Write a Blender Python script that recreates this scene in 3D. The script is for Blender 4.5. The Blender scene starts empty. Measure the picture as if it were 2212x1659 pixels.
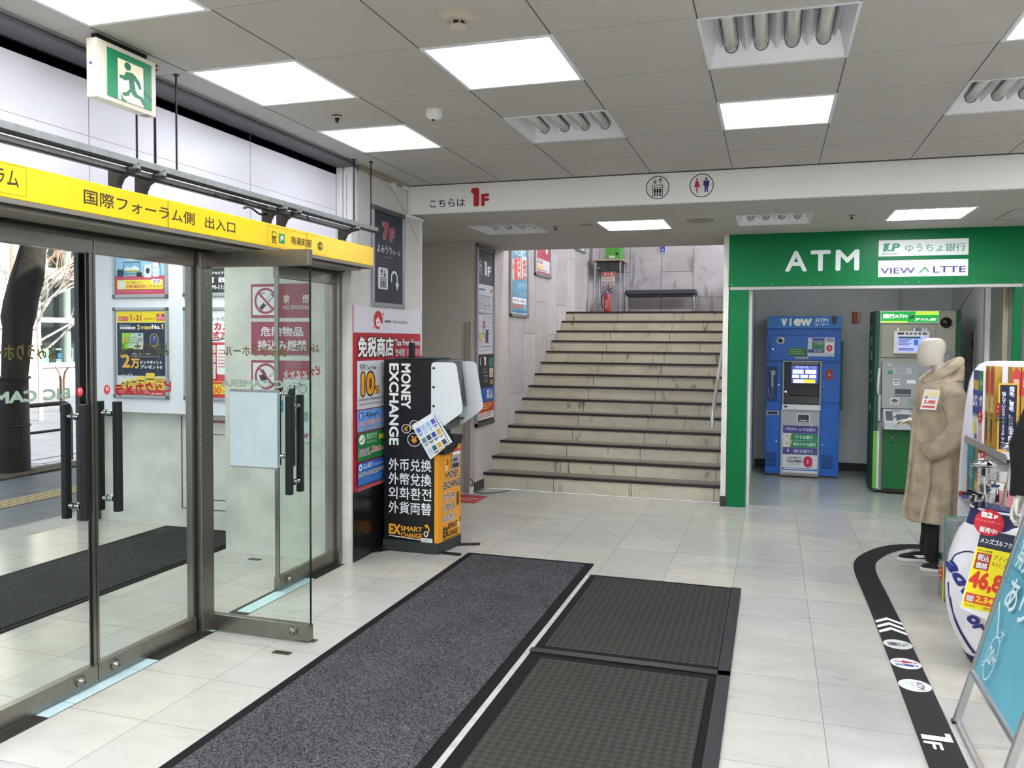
import bpy, bmesh, math, random
from mathutils import Vector, Matrix
R_ = math.radians
sc = bpy.context.scene
COL = sc.collection
random.seed(7)

# ---------------------------------------------------------------- camera
cd = bpy.data.cameras.new('camera'); cam = bpy.data.objects.new('camera', cd); COL.objects.link(cam); sc.camera = cam
yaw, pit, rol = -0.305792375, -0.0369317263, 0.00666572428
cy_, sy_ = math.cos(yaw), math.sin(yaw); cp_, sp_ = math.cos(pit), math.sin(pit)
fw = Vector((sy_*cp_, cy_*cp_, sp_)); rt = Vector((cy_, -sy_, 0)); up = rt.cross(fw)
r2 = math.cos(rol)*rt + math.sin(rol)*up; u2 = -math.sin(rol)*rt + math.cos(rol)*up
m = Matrix.Identity(4)
for i in range(3):
    m[i][0] = r2[i]; m[i][1] = u2[i]; m[i][2] = -fw[i]
m.translation = (0, 0, 1.6)
cam.matrix_world = m
cd.sensor_width = 36; cd.sensor_fit = 'HORIZONTAL'; cd.lens = 1781.84/2212*36; cd.shift_y = -30.64/2212
cd.clip_start = 0.05; cd.clip_end = 500

# ---------------------------------------------------------------- sky, sun, exposure
w = bpy.data.worlds.new('sky'); sc.world = w; w.use_nodes = True
bg = w.node_tree.nodes['Background']; bg.inputs[0].default_value = (0.80, 0.88, 1.0, 1); bg.inputs[1].default_value = 1.2
sd = bpy.data.lights.new('sun', 'SUN'); sd.energy = 15.0; sd.angle = R_(1); sd.color = (1, .95, .87)
so = bpy.data.objects.new('sun', sd); COL.objects.link(so); so.rotation_euler = (R_(48), 0, R_(100))
so.location = (-12, 8, 12)
sc.view_settings.view_transform = 'Standard'; sc.view_settings.look = 'None'
sc.view_settings.exposure = 0.55; sc.view_settings.gamma = 1.0; sc.view_settings.use_curve_mapping = False
sc.cycles.max_bounces = 10; sc.cycles.diffuse_bounces = 6; sc.cycles.transparent_max_bounces = 24

BACKP = 32.0          # unseen panels behind and to the right, strengthened as front fill
LOWP = 22.0           # the panels of the low ceiling
PANEL = 6.2          # radiance of the ceiling panels
def area(name, loc, rot, sx, sy, power, col=(1, 1, 1)):
    d = bpy.data.lights.new(name, 'AREA'); d.shape = 'RECTANGLE'; d.size = sx; d.size_y = sy; d.energy = power; d.color = col
    o = bpy.data.objects.new(name, d); COL.objects.link(o); o.location = loc; o.rotation_euler = rot
    return o
# assumed strip light behind the yellow sign, added to wash the wall above the doors
area('assumed_sign_tube', (-2.86, 3.7, 2.16), (R_(180), R_(14), 0), 0.05, 3.0, 1.5, (.95, .95, 1))
# added light, out of view, for daylight assumed from the right of the landing
area('assumed_landing_daylight', (2.2, 12.9, 4.4), (0, R_(62), 0), 2.2, 2.0, 250, (.93, .92, 1.0))
# added fill light for the stair risers, out of view behind the low ceiling
area('stairwell_fill', (-1.7, 9.2, 4.3), (R_(48), 0, 0), 1.6, .15, 48, (1, .98, .97))
# added fill to brighten the machine room, hidden up behind the fascia
area('machine_room_fill', (.9, 8.55, 2.36), (R_(28), 0, 0), 1.2, .1, 6, (.97, 1, .99))
# assumed lamp under the vestibule ceiling, unseen, added to light its walls
area('assumed_vestibule_lamp', (-4.5, 4.2, 2.62), (0, 0, 0), 0.5, 3.0, 38, (.96, 1, .97))

# ---------------------------------------------------------------- materials
def lin(h):
    h = h.lstrip('#'); o = []
    for i in (0, 2, 4):
        c = int(h[i:i+2], 16)/255
        o.append(c/12.92 if c <= .04045 else ((c+.055)/1.055)**2.4)
    return (*o, 1)
MATS = {}
def mat(name, col, rough=.5, metal=0, spec=.5, emit=0, noise=0, nscale=8, bump=0, bscale=200):
    if name in MATS: return MATS[name]
    M = bpy.data.materials.new(name); M.use_nodes = True; nt = M.node_tree; b = nt.nodes['Principled BSDF']
    c = lin(col) if isinstance(col, str) else col
    b.inputs['Base Color'].default_value = c; b.inputs['Roughness'].default_value = rough
    b.inputs['Metallic'].default_value = metal; b.inputs['Specular IOR Level'].default_value = spec
    if emit:
        b.inputs['Emission Color'].default_value = c; b.inputs['Emission Strength'].default_value = emit
    if noise or bump:
        g = nt.nodes.new('ShaderNodeNewGeometry')
    if noise:
        n = nt.nodes.new('ShaderNodeTexNoise'); n.inputs['Scale'].default_value = nscale; n.inputs['Detail'].default_value = 6
        nt.links.new(g.outputs['Position'], n.inputs['Vector'])
        r = nt.nodes.new('ShaderNodeMapRange'); r.inputs[1].default_value = .3; r.inputs[2].default_value = .7
        r.inputs[3].default_value = 1-noise; r.inputs[4].default_value = 1+noise*.5
        nt.links.new(n.outputs[0], r.inputs[0])
        x = nt.nodes.new('ShaderNodeVectorMath'); x.operation = 'SCALE'; x.inputs[0].default_value = c[:3]
        nt.links.new(r.outputs[0], x.inputs['Scale']); nt.links.new(x.outputs[0], b.inputs['Base Color'])
    if bump:
        n2 = nt.nodes.new('ShaderNodeTexNoise'); n2.inputs['Scale'].default_value = bscale; n2.inputs['Detail'].default_value = 3
        nt.links.new(g.outputs['Position'], n2.inputs['Vector'])
        bp = nt.nodes.new('ShaderNodeBump'); bp.inputs['Strength'].default_value = bump; bp.inputs['Distance'].default_value = .004
        nt.links.new(n2.outputs[0], bp.inputs['Height']); nt.links.new(bp.outputs[0], b.inputs['Normal'])
    MATS[name] = M; return M

def ink(col, rough=.45, emit=0):
    return mat('ink_%s%s' % (col.strip('#'), '_lit' if emit else ''), col, rough, emit=emit)

def glass(name, tint, gloss=1.0):
    M = bpy.data.materials.new(name); M.use_nodes = True; nt = M.node_tree; nt.nodes.clear()
    o = nt.nodes.new('ShaderNodeOutputMaterial'); mx = nt.nodes.new('ShaderNodeMixShader')
    t = nt.nodes.new('ShaderNodeBsdfTransparent'); t.inputs[0].default_value = tint
    gl = nt.nodes.new('ShaderNodeBsdfGlossy'); gl.inputs['Roughness'].default_value = .02
    fr = nt.nodes.new('ShaderNodeFresnel'); fr.inputs[0].default_value = 1.45
    ml = nt.nodes.new('ShaderNodeMath'); ml.operation = 'MULTIPLY'; ml.inputs[1].default_value = gloss
    ge = nt.nodes.new('ShaderNodeNewGeometry'); iv = nt.nodes.new('ShaderNodeMath'); iv.operation = 'SUBTRACT'; iv.inputs[0].default_value = 1
    m2 = nt.nodes.new('ShaderNodeMath'); m2.operation = 'MULTIPLY'
    nt.links.new(ge.outputs['Backfacing'], iv.inputs[1]); nt.links.new(fr.outputs[0], ml.inputs[0])      # one reflection per sheet: only where light enters
    nt.links.new(ml.outputs[0], m2.inputs[0]); nt.links.new(iv.outputs[0], m2.inputs[1]); nt.links.new(m2.outputs[0], mx.inputs[0])
    nt.links.new(t.outputs[0], mx.inputs[1]); nt.links.new(gl.outputs[0], mx.inputs[2]); nt.links.new(mx.outputs[0], o.inputs[0])
    return M

def stone(name, c1, c2, mortar, bw, rh, off, msize, axes, shift=(0, 0), rough=.3, vein=.25, vscale=3.0, stain=0.0, squash=1.0, sqf=2):
    """slabs of stone: a brick grid over two world axes, clouds, and thin veins"""
    M = bpy.data.materials.new(name); M.use_nodes = True; nt = M.node_tree; L = nt.links; b = nt.nodes['Principled BSDF']
    g = nt.nodes.new('ShaderNodeNewGeometry'); sp = nt.nodes.new('ShaderNodeSeparateXYZ'); L.new(g.outputs['Position'], sp.inputs[0])
    cb = nt.nodes.new('ShaderNodeCombineXYZ')
    for k in (0, 1):
        ad = nt.nodes.new('ShaderNodeMath'); ad.operation = 'ADD'; ad.inputs[1].default_value = shift[k]
        L.new(sp.outputs['XYZ'.index(axes[k])], ad.inputs[0]); L.new(ad.outputs[0], cb.inputs[k])
    br = nt.nodes.new('ShaderNodeTexBrick'); br.offset = off; br.squash = squash; br.squash_frequency = sqf
    br.inputs['Scale'].default_value = 1; br.inputs['Brick Width'].default_value = bw; br.inputs['Row Height'].default_value = rh
    br.inputs['Mortar Size'].default_value = msize; br.inputs['Mortar Smooth'].default_value = .2; br.inputs['Bias'].default_value = 0
    br.inputs['Color1'].default_value = lin(c1); br.inputs['Color2'].default_value = lin(c2); br.inputs['Mortar'].default_value = lin(mortar)
    L.new(cb.outputs[0], br.inputs['Vector'])
    def noise(scale, det, stretch=None, dist=0):
        n = nt.nodes.new('ShaderNodeTexNoise'); n.inputs['Scale'].default_value = scale; n.inputs['Detail'].default_value = det; n.inputs['Distortion'].default_value = dist
        if stretch:
            mp = nt.nodes.new('ShaderNodeMapping'); mp.inputs['Scale'].default_value = stretch; mp.inputs['Rotation'].default_value = (.3, .5, .6)
            L.new(g.outputs['Position'], mp.inputs[0]); L.new(mp.outputs[0], n.inputs['Vector'])
        else: L.new(g.outputs['Position'], n.inputs['Vector'])
        return n
    def rng(src, a, bb, lo, hi):
        r = nt.nodes.new('ShaderNodeMapRange'); r.inputs[1].default_value = a; r.inputs[2].default_value = bb; r.inputs[3].default_value = lo; r.inputs[4].default_value = hi
        L.new(src, r.inputs[0]); return r
    n1 = noise(vscale, 8, (1, 2.6, 1.6), .8); r1 = rng(n1.outputs[0], .25, .85, 1-vein, 1.06)
    n2 = noise(vscale*9, 5); r2_ = rng(n2.outputs[0], .15, .85, .965, 1.03)
    mu = nt.nodes.new('ShaderNodeMath'); mu.operation = 'MULTIPLY'; L.new(r1.outputs[0], mu.inputs[0]); L.new(r2_.outputs[0], mu.inputs[1])
    vm = nt.nodes.new('ShaderNodeVectorMath'); vm.operation = 'SCALE'; L.new(br.outputs['Color'], vm.inputs[0]); L.new(mu.outputs[0], vm.inputs['Scale'])
    n4 = noise(vscale*.35, 2); r4 = rng(n4.outputs[0], .35, .65, 0, 1); tx = nt.nodes.new('ShaderNodeMix'); tx.data_type = 'RGBA'; tx.inputs[6].default_value = (1.015, 1, .96, 1); tx.inputs[7].default_value = (.985, .99, 1.015, 1); L.new(r4.outputs[0], tx.inputs[0])
    tm_ = nt.nodes.new('ShaderNodeVectorMath'); tm_.operation = 'MULTIPLY'; L.new(vm.outputs[0], tm_.inputs[0]); L.new(tx.outputs[2], tm_.inputs[1]); out = tm_.outputs[0]
    n5 = noise(vscale*1.3, 9, (.5, 2.4, 1.2), 2.2); r5 = rng(n5.outputs[0], .635, .70, 0, .16); mx5 = nt.nodes.new('ShaderNodeMix'); mx5.data_type = 'RGBA'; mx5.inputs[7].default_value = lin('#5a5852'); L.new(r5.outputs[0], mx5.inputs[0]); L.new(out, mx5.inputs[6]); out = mx5.outputs[2]
    if stain:
        n3 = noise(vscale*.9, 10, (2.2, 2.2, .7), 1.6); r3 = rng(n3.outputs[0], .60, .72, 0, stain)
        mx = nt.nodes.new('ShaderNodeMix'); mx.data_type = 'RGBA'; mx.inputs[7].default_value = lin('#4a4238')
        L.new(r3.outputs[0], mx.inputs[0]); L.new(out, mx.inputs[6]); out = mx.outputs[2]
    L.new(out, b.inputs['Base Color']); b.inputs['Roughness'].default_value = rough
    rr = rng(n2.outputs[0], .1, .9, rough-.02, rough+.03); L.new(rr.outputs[0], b.inputs['Roughness'])
    return M

# ---------------------------------------------------------------- mesh building
class MB:
    def __init__(s): s.v = []; s.f = []; s.mi = []; s.mats = []
    def m(s, M):
        if M not in s.mats: s.mats.append(M)
        return s.mats.index(M)
    def add(s, vs, fs, M):
        k = len(s.v); i = s.m(M); s.v += [tuple(p) for p in vs]
        for f in fs: s.f.append([k+j for j in f]); s.mi.append(i)
        return s
    def box(s, x0, x1, y0, y1, z0, z1, M):
        x0, x1 = sorted((x0, x1)); y0, y1 = sorted((y0, y1)); z0, z1 = sorted((z0, z1))
        return s.add([(x0,y0,z0),(x1,y0,z0),(x1,y1,z0),(x0,y1,z0),(x0,y0,z1),(x1,y0,z1),(x1,y1,z1),(x0,y1,z1)],
              [(0,3,2,1),(4,5,6,7),(0,1,5,4),(1,2,6,5),(2,3,7,6),(3,0,4,7)], M)
    def hexa(s, p, M):      # eight corners: bottom ring, top ring
        return s.add(p, [(0,3,2,1),(4,5,6,7),(0,1,5,4),(1,2,6,5),(2,3,7,6),(3,0,4,7)], M)
    def quad(s, a, b, c, d, M): return s.add([a, b, c, d], [(0,1,2,3)], M)
    def prism(s, poly, d, M):      # a 3D polygon pushed along vector d
        n = len(poly); P = [Vector(p) for p in poly]; d = Vector(d)
        nr = Vector((0,0,0))
        for i in range(n): nr += P[i].cross(P[(i+1) % n])
        if nr.dot(d) > 0: P.reverse()
        vs = P + [p+d for p in P]
        fs = [tuple(range(n)), tuple(range(2*n-1, n-1, -1))] + [(j, i, n+i, n+j) for i in range(n) for j in [(i+1) % n]]
        return s.add(vs, fs, M)
    def ring(s, c, ax, r, n=16, sx=1, sy=1, ph=0):
        ax = Vector(ax).normalized(); a = ax.orthogonal().normalized(); 
        if abs(ax.z) > .9: a = Vector((1,0,0))
        b = ax.cross(a); c = Vector(c)
        return [c + r*(sx*math.cos(2*math.pi*i/n+ph)*a + sy*math.sin(2*math.pi*i/n+ph)*b) for i in range(n)]
    def loft(s, rings, M, cap=True):
        n = len(rings[0]); k = []
        fs = []
        for a in range(len(rings)-1):
            for i in range(n):
                j = (i+1) % n; fs.append((a*n+i, a*n+j, (a+1)*n+j, (a+1)*n+i))
        if cap: fs += [tuple(range(n-1, -1, -1)), tuple((len(rings)-1)*n+i for i in range(n))]
        return s.add([p for r in rings for p in r], fs, M)
    def cyl(s, p0, p1, r, M, n=16, r1=None, cap=True):
        d = Vector(p1)-Vector(p0)
        return s.loft([s.ring(p0, d, r, n), s.ring(p1, d, r if r1 is None else r1, n)], M, cap)
    def lathe(s, c, ax, prof, M, n=24, cap=True):   # prof: (distance along axis, radius)
        ax = Vector(ax).normalized(); c = Vector(c)
        return s.loft([s.ring(c+ax*t, ax, max(r, 1e-4), n) for t, r in prof], M, cap)
    def tube(s, pts, r, M, n=10, cap=True):
        P = [Vector(p) for p in pts]; rings = []
        rs = r if isinstance(r, (list, tuple)) else [r]*len(P)
        t0 = (P[1]-P[0]).normalized(); a = t0.orthogonal().normalized()
        for i, p in enumerate(P):
            t = ((P[min(i+1, len(P)-1)]-p).normalized() + (p-P[max(i-1, 0)]).normalized())
            t = t.normalized() if t.length > 1e-6 else t0
            a = (a - t*a.dot(t)); a = a.normalized() if a.length > 1e-6 else t.orthogonal().normalized()
            b = t.cross(a)
            rings.append([p + rs[i]*(math.cos(2*math.pi*k/n)*a + math.sin(2*math.pi*k/n)*b) for k in range(n)])
        return s.loft(rings, M, cap)
    def ball(s, c, rx, ry, rz, M, n=20, k=12, e=1.0):
        rings = []
        for i in range(k+1):
            t = -math.pi/2 + math.pi*i/k
            cz = math.sin(t); cr = max(math.cos(t), 1e-3)
            rings.append([(c[0]+rx*cr*math.cos(2*math.pi*j/n), c[1]+ry*cr*math.sin(2*math.pi*j/n), c[2]+rz*cz) for j in range(n)])
        return s.loft(rings, M)

def link(o, parent=None):
    COL.objects.link(o)
    if parent: o.parent = parent
    return o
def root_of(o):
    while o.parent: o = o.parent
    return o
def build(name, mb, parent=None, smooth=False, bevel=0, sub=0, local=False):
    me = bpy.data.meshes.new(name)
    off = Vector((0, 0, 0))
    if parent and not local: off = Vector(root_of(parent).location)
    me.from_pydata([tuple(Vector(p)-off) for p in mb.v], [], mb.f)
    for M in mb.mats: me.materials.append(M)
    me.polygons.foreach_set('material_index', mb.mi)
    if smooth:
        me.polygons.foreach_set('use_smooth', [True]*len(me.polygons))
        if not sub: me.set_sharp_from_angle(angle=R_(38))
    me.update()
    o = link(bpy.data.objects.new(name, me), parent)
    if bevel:
        b = o.modifiers.new('bevel', 'BEVEL'); b.width = bevel; b.segments = 2; b.limit_method = 'ANGLE'; b.angle_limit = R_(50)
    if sub:
        b = o.modifiers.new('sub', 'SUBSURF'); b.levels = sub; b.render_levels = sub
    return o
def tag(o, label, cat, group=None):
    o['label'] = label; o['category'] = cat
    if group: o['group'] = group
    return o
def thing(name, label, cat, loc, group=None):
    o = link(bpy.data.objects.new(name, None)); o.location = loc; o.empty_display_size = .1
    return tag(o, label, cat, group)
def struct(name, mb, parent=None, **k):
    o = build(name, mb, parent, **k)
    if not parent: o['kind'] = 'structure'
    return o
def sgroup(name, loc):
    o = link(bpy.data.objects.new(name, None)); o.location = loc; o['kind'] = 'structure'; return o
def dup(o, loc=None, parent=None, label=None):
    c = o.copy(); COL.objects.link(c)
    if parent: c.parent = parent
    if loc is not None: c.location = loc
    if label: c['label'] = label
    for ch in list(o.children):
        dup(ch, parent=c)
    return c

# ---------------------------------------------------------------- printing: flat ink shapes laid on a surface
TC = {}
_tc = bpy.data.curves.new('glyphs', 'FONT'); _to = bpy.data.objects.new('glyphs', _tc); _tc.resolution_u = 3
def glyphs(s, bold=0, sl=1.0):
    if s == '1': return [(.14,0),(.31,0),(.31,.73),(0,.73),(0,.60),(.14,.60)], [(0,1,2,3,4,5)]
    k = (s, round(bold, 4), sl)
    if k not in TC:
        _tc.body = s; _tc.offset = bold; _tc.space_line = sl; _tc.align_x = 'CENTER' if '\n' in s else 'LEFT'
        me = _to.to_mesh()
        TC[k] = ([(v.co.x, v.co.y) for v in me.vertices], [tuple(p.vertices) for p in me.polygons])
        _to.to_mesh_clear()
    return TC[k]
class Print:
    """draws in the pixel frame src=(x0,y0,x1,y1) (y down) of a rectangle with corner o (top left), edges u (right) and v (down)"""
    def __init__(s, mb, o, u, v, src, eps=.00012, lift=.0004):
        s.mb = mb; s.o = Vector(o); s.u = Vector(u); s.v = Vector(v); s.src = src; s.n = -(s.u.cross(s.v)).normalized(); s.k = lift; s.eps = eps
        s.w = src[2]-src[0]; s.h = src[3]-src[1]
    def at(s, x, y, k=None):
        return s.o + s.u*((x-s.src[0])/s.w) + s.v*((y-s.src[1])/s.h) + s.n*(s.k if k is None else k)
    def _clip(s, pts): return pts
    def poly(s, pts, M):
        s.k += s.eps; P = [s.at(*p) for p in pts]
        a = sum(pts[i][0]*pts[(i+1) % len(pts)][1]-pts[(i+1) % len(pts)][0]*pts[i][1] for i in range(len(pts)))
        if a > 0: P.reverse()
        s.mb.add(P, [tuple(range(len(P)))], M); return s
    def rect(s, x0, y0, x1, y1, M, r=0):
        if not r: return s.poly([(x0,y0),(x1,y0),(x1,y1),(x0,y1)], M)
        pts = []
        for cx, cy, a in ((x1-r,y0+r,-90),(x1-r,y1-r,0),(x0+r,y1-r,90),(x0+r,y0+r,180)):
            pts += [(cx+r*math.cos(R_(a+t)), cy+r*math.sin(R_(a+t))) for t in (0, 30, 60, 90)]
        return s.poly(pts, M)
    def ell(s, cx, cy, rx, ry, M, n=28):
        return s.poly([(cx+rx*math.cos(2*math.pi*i/n), cy+ry*math.sin(2*math.pi*i/n)) for i in range(n)], M)
    def ring(s, cx, cy, rx, ry, t, M, n=32, a0=0, a1=360):
        s.k += s.eps; vs = []; fs = []
        full = a1-a0 >= 360
        for i in range(n+1):
            a = R_(a0+(a1-a0)*i/n)
            vs += [s.at(cx+(rx-t)*math.cos(a), cy+(ry-t)*math.sin(a)), s.at(cx+rx*math.cos(a), cy+ry*math.sin(a))]
        for i in range(n): fs.append((2*i, 2*i+2, 2*i+3, 2*i+1))
        s.mb.add(vs, fs, M); return s
    def line(s, pts, t, M):
        for (ax, ay), (bx, by) in zip(pts, pts[1:]):
            d = math.hypot(bx-ax, by-ay) or 1; nx, ny = -(by-ay)/d*t/2, (bx-ax)/d*t/2
            s.poly([(ax+nx, ay+ny), (bx+nx, by+ny), (bx-nx, by-ny), (ax-nx, ay-ny)], M)
        return s
    def txt(s, body, x0, y0, x1, y1, M, b=0.0, out=None, ob=.05, rot=0, mirror=False, sl=1.0, shear=0):
        base, fs = glyphs(body, 0, sl)
        if not base: return s
        gx0 = min(p[0] for p in base); gx1 = max(p[0] for p in base); gy0 = min(p[1] for p in base); gy1 = max(p[1] for p in base)
        cx, cy = (x0+x1)/2, (y0+y1)/2; W, H = x1-x0, y1-y0
        ar = rot % 360
        if ar in (90, 270): W, H = H, W
        ca, sa = math.cos(R_(rot)), math.sin(R_(rot))
        sx, sy = W/max(gx1-gx0, 1e-6), H/max(gy1-gy0, 1e-6); r = b*.9; bx, by = r*sx, r*sy
        W2, H2 = max(W-2*bx, W*.4), max(H-2*by, H*.4)
        def lay(M, dx, dy, step):
            s.k += step; P = []
            for x, y in base:
                a = ((x-gx0)/max(gx1-gx0, 1e-6)-.5); c = .5-((y-gy0)/max(gy1-gy0, 1e-6))
                if mirror: a = -a
                X = a*W2 + dx - shear*c*H2; Y = c*H2 + dy
                P.append(s.at(cx+X*ca+Y*sa, cy-X*sa+Y*ca))
            s.mb.add(P, [tuple(reversed(f)) for f in fs] if mirror else fs, M)
        def stack(M, q, n):
            for i in range(n):
                a = 2*math.pi*i/n+.2; lay(M, q*sx*math.cos(a), q*sy*math.sin(a), s.eps if i == 0 else 2e-5)
        if out: stack(out, r+ob, 10)
        if b: stack(M, r, 8 if b > .028 else 4)
        lay(M, 0, 0, s.eps if not b else 2e-5); return s
    def lines(s, x0, y0, x1, y1, n, M, fill=.5, jag=0.0):      # a block of small print too fine to read
        h = (y1-y0)/n
        for i in range(n):
            e = x1-(x1-x0)*(jag*random.random())
            s.rect(x0, y0+h*i, e, y0+h*(i+fill), M)
        return s

K = dict
WHITE = mat('white_paint', '#e4e3e0', .45); BLACK = mat('black_plastic', '#0e0f11', .4); STEEL = mat('brushed_steel', '#8f8b84', .32, 1, noise=.1, nscale=30)
DSTEEL = mat('dark_steel', '#4a4741', .38, 1, noise=.1, nscale=20); CHROME = mat('chrome', '#d6d6d6', .08, 1); ALU = mat('satin_aluminium', '#b4b5b6', .35, .9)
GREYM = mat('galvanised_grey', '#9a9d9c', .5, .5, noise=.15, nscale=25); RUBBER = mat('black_rubber', '#0c0d0e', .75, noise=.15, nscale=40, spec=.2)
iW = ink('#f2f2f2'); iK = ink('#151515'); iR = ink('#c81e28'); iY = ink('#ffdf10'); iN = ink('#1b2438'); iB = ink('#1f55b4'); iG = ink('#008a55'); iGr = ink('#8b8f93')
# ================================================================ the setting
ZC, ZS = 2.83, 2.61
M_floor = stone('floor_stone', '#c2bdb2', '#b5b2ad', '#8a857c', .45, .434, 0, .0018, 'XY', (2.47+4.5, 1.136+4.34), .2, .12, 2.2)
M_ceil = mat('ceiling_paint', '#b3b0aa', .7, noise=.04, nscale=2)
M_joint = mat('ceiling_joint', '#4a4743', .8)
M_wall = mat('wall_paint', '#cfccc8', .5, noise=.06, nscale=3)
M_white = mat('white_panel', '#e4e2ea', .35, noise=.03, nscale=2)
M_beige = mat('beige_paint', '#b5aea5', .6, noise=.06, nscale=2)
M_dirty = mat('scuffed_white_paint', '#dbdad0', .5, noise=.18, nscale=4)
M_marble = stone('stair_wall_marble', '#cbc7c8', '#b8b4b5', '#6e6868', 1.15, .56, .37, .004, 'ZY', (0.2, 1.42), .35, .2, 2.0)
M_marble2 = stone('landing_wall_marble', '#c9c5ca', '#b8b5bb', '#6e6868', .95, .525, .45, .005, 'ZX', (0.1, 2.33), .35, .24, 1.6, .5)
M_riser = stone('stair_marble', '#cdc6b2', '#bfb8a4', '#665e50', .82, 20, 0, .004, 'XZ', (2.99, 0), .4, .26, 3.0, .75)
M_tread = mat('stair_tread_stone', '#7d766b', .4, noise=.15, nscale=6)
M_nose = mat('stair_nosing', '#241d1d', .5, noise=.2, nscale=30)

b = MB(); b.box(-5.66, 5, -3, 8.34, -.12, 0, M_floor); b.box(-.46, 5, 8.34, 11.1, -.12, 0, M_floor); b.box(-4.2, -2.95, 8.34, 8.6, -.12, 0, M_floor)
struct('floor', b)
b = MB(); b.box(-.22, 2.05, 8.3, 10.95, 0, .003, mat('machine_room_vinyl', '#a9aea9', .18, noise=.08, nscale=3)); struct('floor', b)

def holed(b, x0, x1, y0, y1, z0, z1, holes, M):
    xs = sorted({x0, x1, *[h[0] for h in holes], *[h[1] for h in holes]}); ys = sorted({y0, y1, *[h[2] for h in holes], *[h[3] for h in holes]})
    for i in range(len(xs)-1):
        for j in range(len(ys)-1):
            cx, cy = (xs[i]+xs[i+1])/2, (ys[j]+ys[j+1])/2
            if any(h[0] < cx < h[1] and h[2] < cy < h[3] for h in holes): continue
            b.box(xs[i], xs[i+1], ys[j], ys[j+1], z0, z1, M)
# ceiling fittings: (x0, x1, y0, y1)
A_, B_, C_, D_, E_ = (-2.602, -2.030), (-1.451, -.869), (-.300, .288), (.863, 1.443), (2.02, 2.60)
LIT = [(*A_, 2.06, 2.655), (*A_, 3.228, 3.818), (*B_, 3.258, 3.858), (*A_, 4.362, 4.952), (*C_, 4.425, 5.0), (*D_, 3.245, 3.85)]
DEAD = [(*C_, 3.264, 3.876), (*B_, 4.402, 5.01), (*D_, 4.395, 5.005)]
BACK = [(*B_, .9, 1.5), (*C_, .9, 1.5), (*D_, .9, 1.5), (*A_, .4, 1.0), (*E_, 2.1, 2.7), (*E_, 4.4, 5.0), (*B_, -1.4, -.8), (*C_, -1.4, -.8), (*D_, -1.4, -.8), (*A_, -1.4, -.8), (3.2, 3.8, .9, 1.5), (3.2, 3.8, 3.2, 3.8)]
SLIT = [(-1.467, -.873, 6.965, 7.566), (.865, 1.447, 6.918, 7.526)]
SDEAD = [(-2.628, -2.03, 6.963, 7.57), (-.306, .286, 6.93, 7.543)]
b = MB(); holed(b, -2.84, 5, -3, 6.155, ZC, ZC+.1, LIT+DEAD+BACK, M_ceil)
for k in range(-3, 12):
    x = -.875+.5785*k
    if -2.8 < x < 5:
        ys = [-3, 6.155]; cuts = sorted([(h[2], h[3]) for h in LIT+DEAD+BACK if h[0]-.02 < x < h[1]+.02])
        y = -3
        for c0, c1 in cuts+[(6.155, 6.155)]:
            if c0 > y: b.box(x-.0022, x+.0022, y, c0, ZC-.0012, ZC, M_joint)
            y = max(y, c1)
M_seam = mat('ceiling_seam', '#97948e', .8)
for y in (2.06, 2.655, 3.25, 3.855, 4.395, 5.005, 5.58):
    x = -2.84; cuts = sorted([(h[0]-.02, h[1]+.02) for h in LIT+DEAD+BACK if h[2]-.05 < y < h[3]+.05])
    for c0, c1 in cuts+[(5, 5)]:
        if c0 > x: b.box(x, c0, y-.001, y+.001, ZC-.0008, ZC, M_seam)
        x = max(x, c1)
struct('ceiling', b)
b = MB(); holed(b, -4.2, 5, 6.19, 9.0, ZS, ZS+.1, SLIT+SDEAD, M_ceil); b.box(-4.2, 5, 8.9, 9.0, ZS+.1, 4.7, M_ceil)
# access hatch outline in the low ceiling
for x0, x1, y0, y1 in ((-3.3, -2.88, 7.01, 7.018), (-3.3, -2.88, 7.485, 7.493), (-2.888, -2.88, 7.01, 7.493), (1.72, 2.3, 7.15, 7.165), (1.72, 1.735, 7.15, 7.75), (1.72, 2.3, 7.735, 7.75)): b.box(x0, x1, y0, y1, ZS-.001, ZS, mat('hatch_edge', '#7d766e', .6))
struct('ceiling', b)
b = MB(); b.box(-2.84, 5, 6.155, 6.20, ZS-.004, ZC+.1, mat('bulkhead_white', '#efedeb', .5))
P = Print(b, (-2.83, 6.155, ZC), (7.83, 0, 0), (0, 0, -(ZC-ZS)), (-2.83, 0, 5, .22))
def bx(x0, z0, x1, z1): return (x0, ZC-z1, x1, ZC-z0)
P.txt('こちらは', *bx(-2.642, 2.652, -2.342, 2.712), iK, .012)
P.txt('1', *bx(-2.292, 2.645, -2.222, 2.79), ink('#b3131d'), .06); P.txt('F', *bx(-2.208, 2.645, -2.140, 2.742), ink('#b3131d'), .055)
struct('wall_bulkhead', b)
b = MB(); b.box(-3.2, 5, 6.13, 6.155, ZC-.004, ZC, M_joint); struct('trim_1', b)

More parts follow.
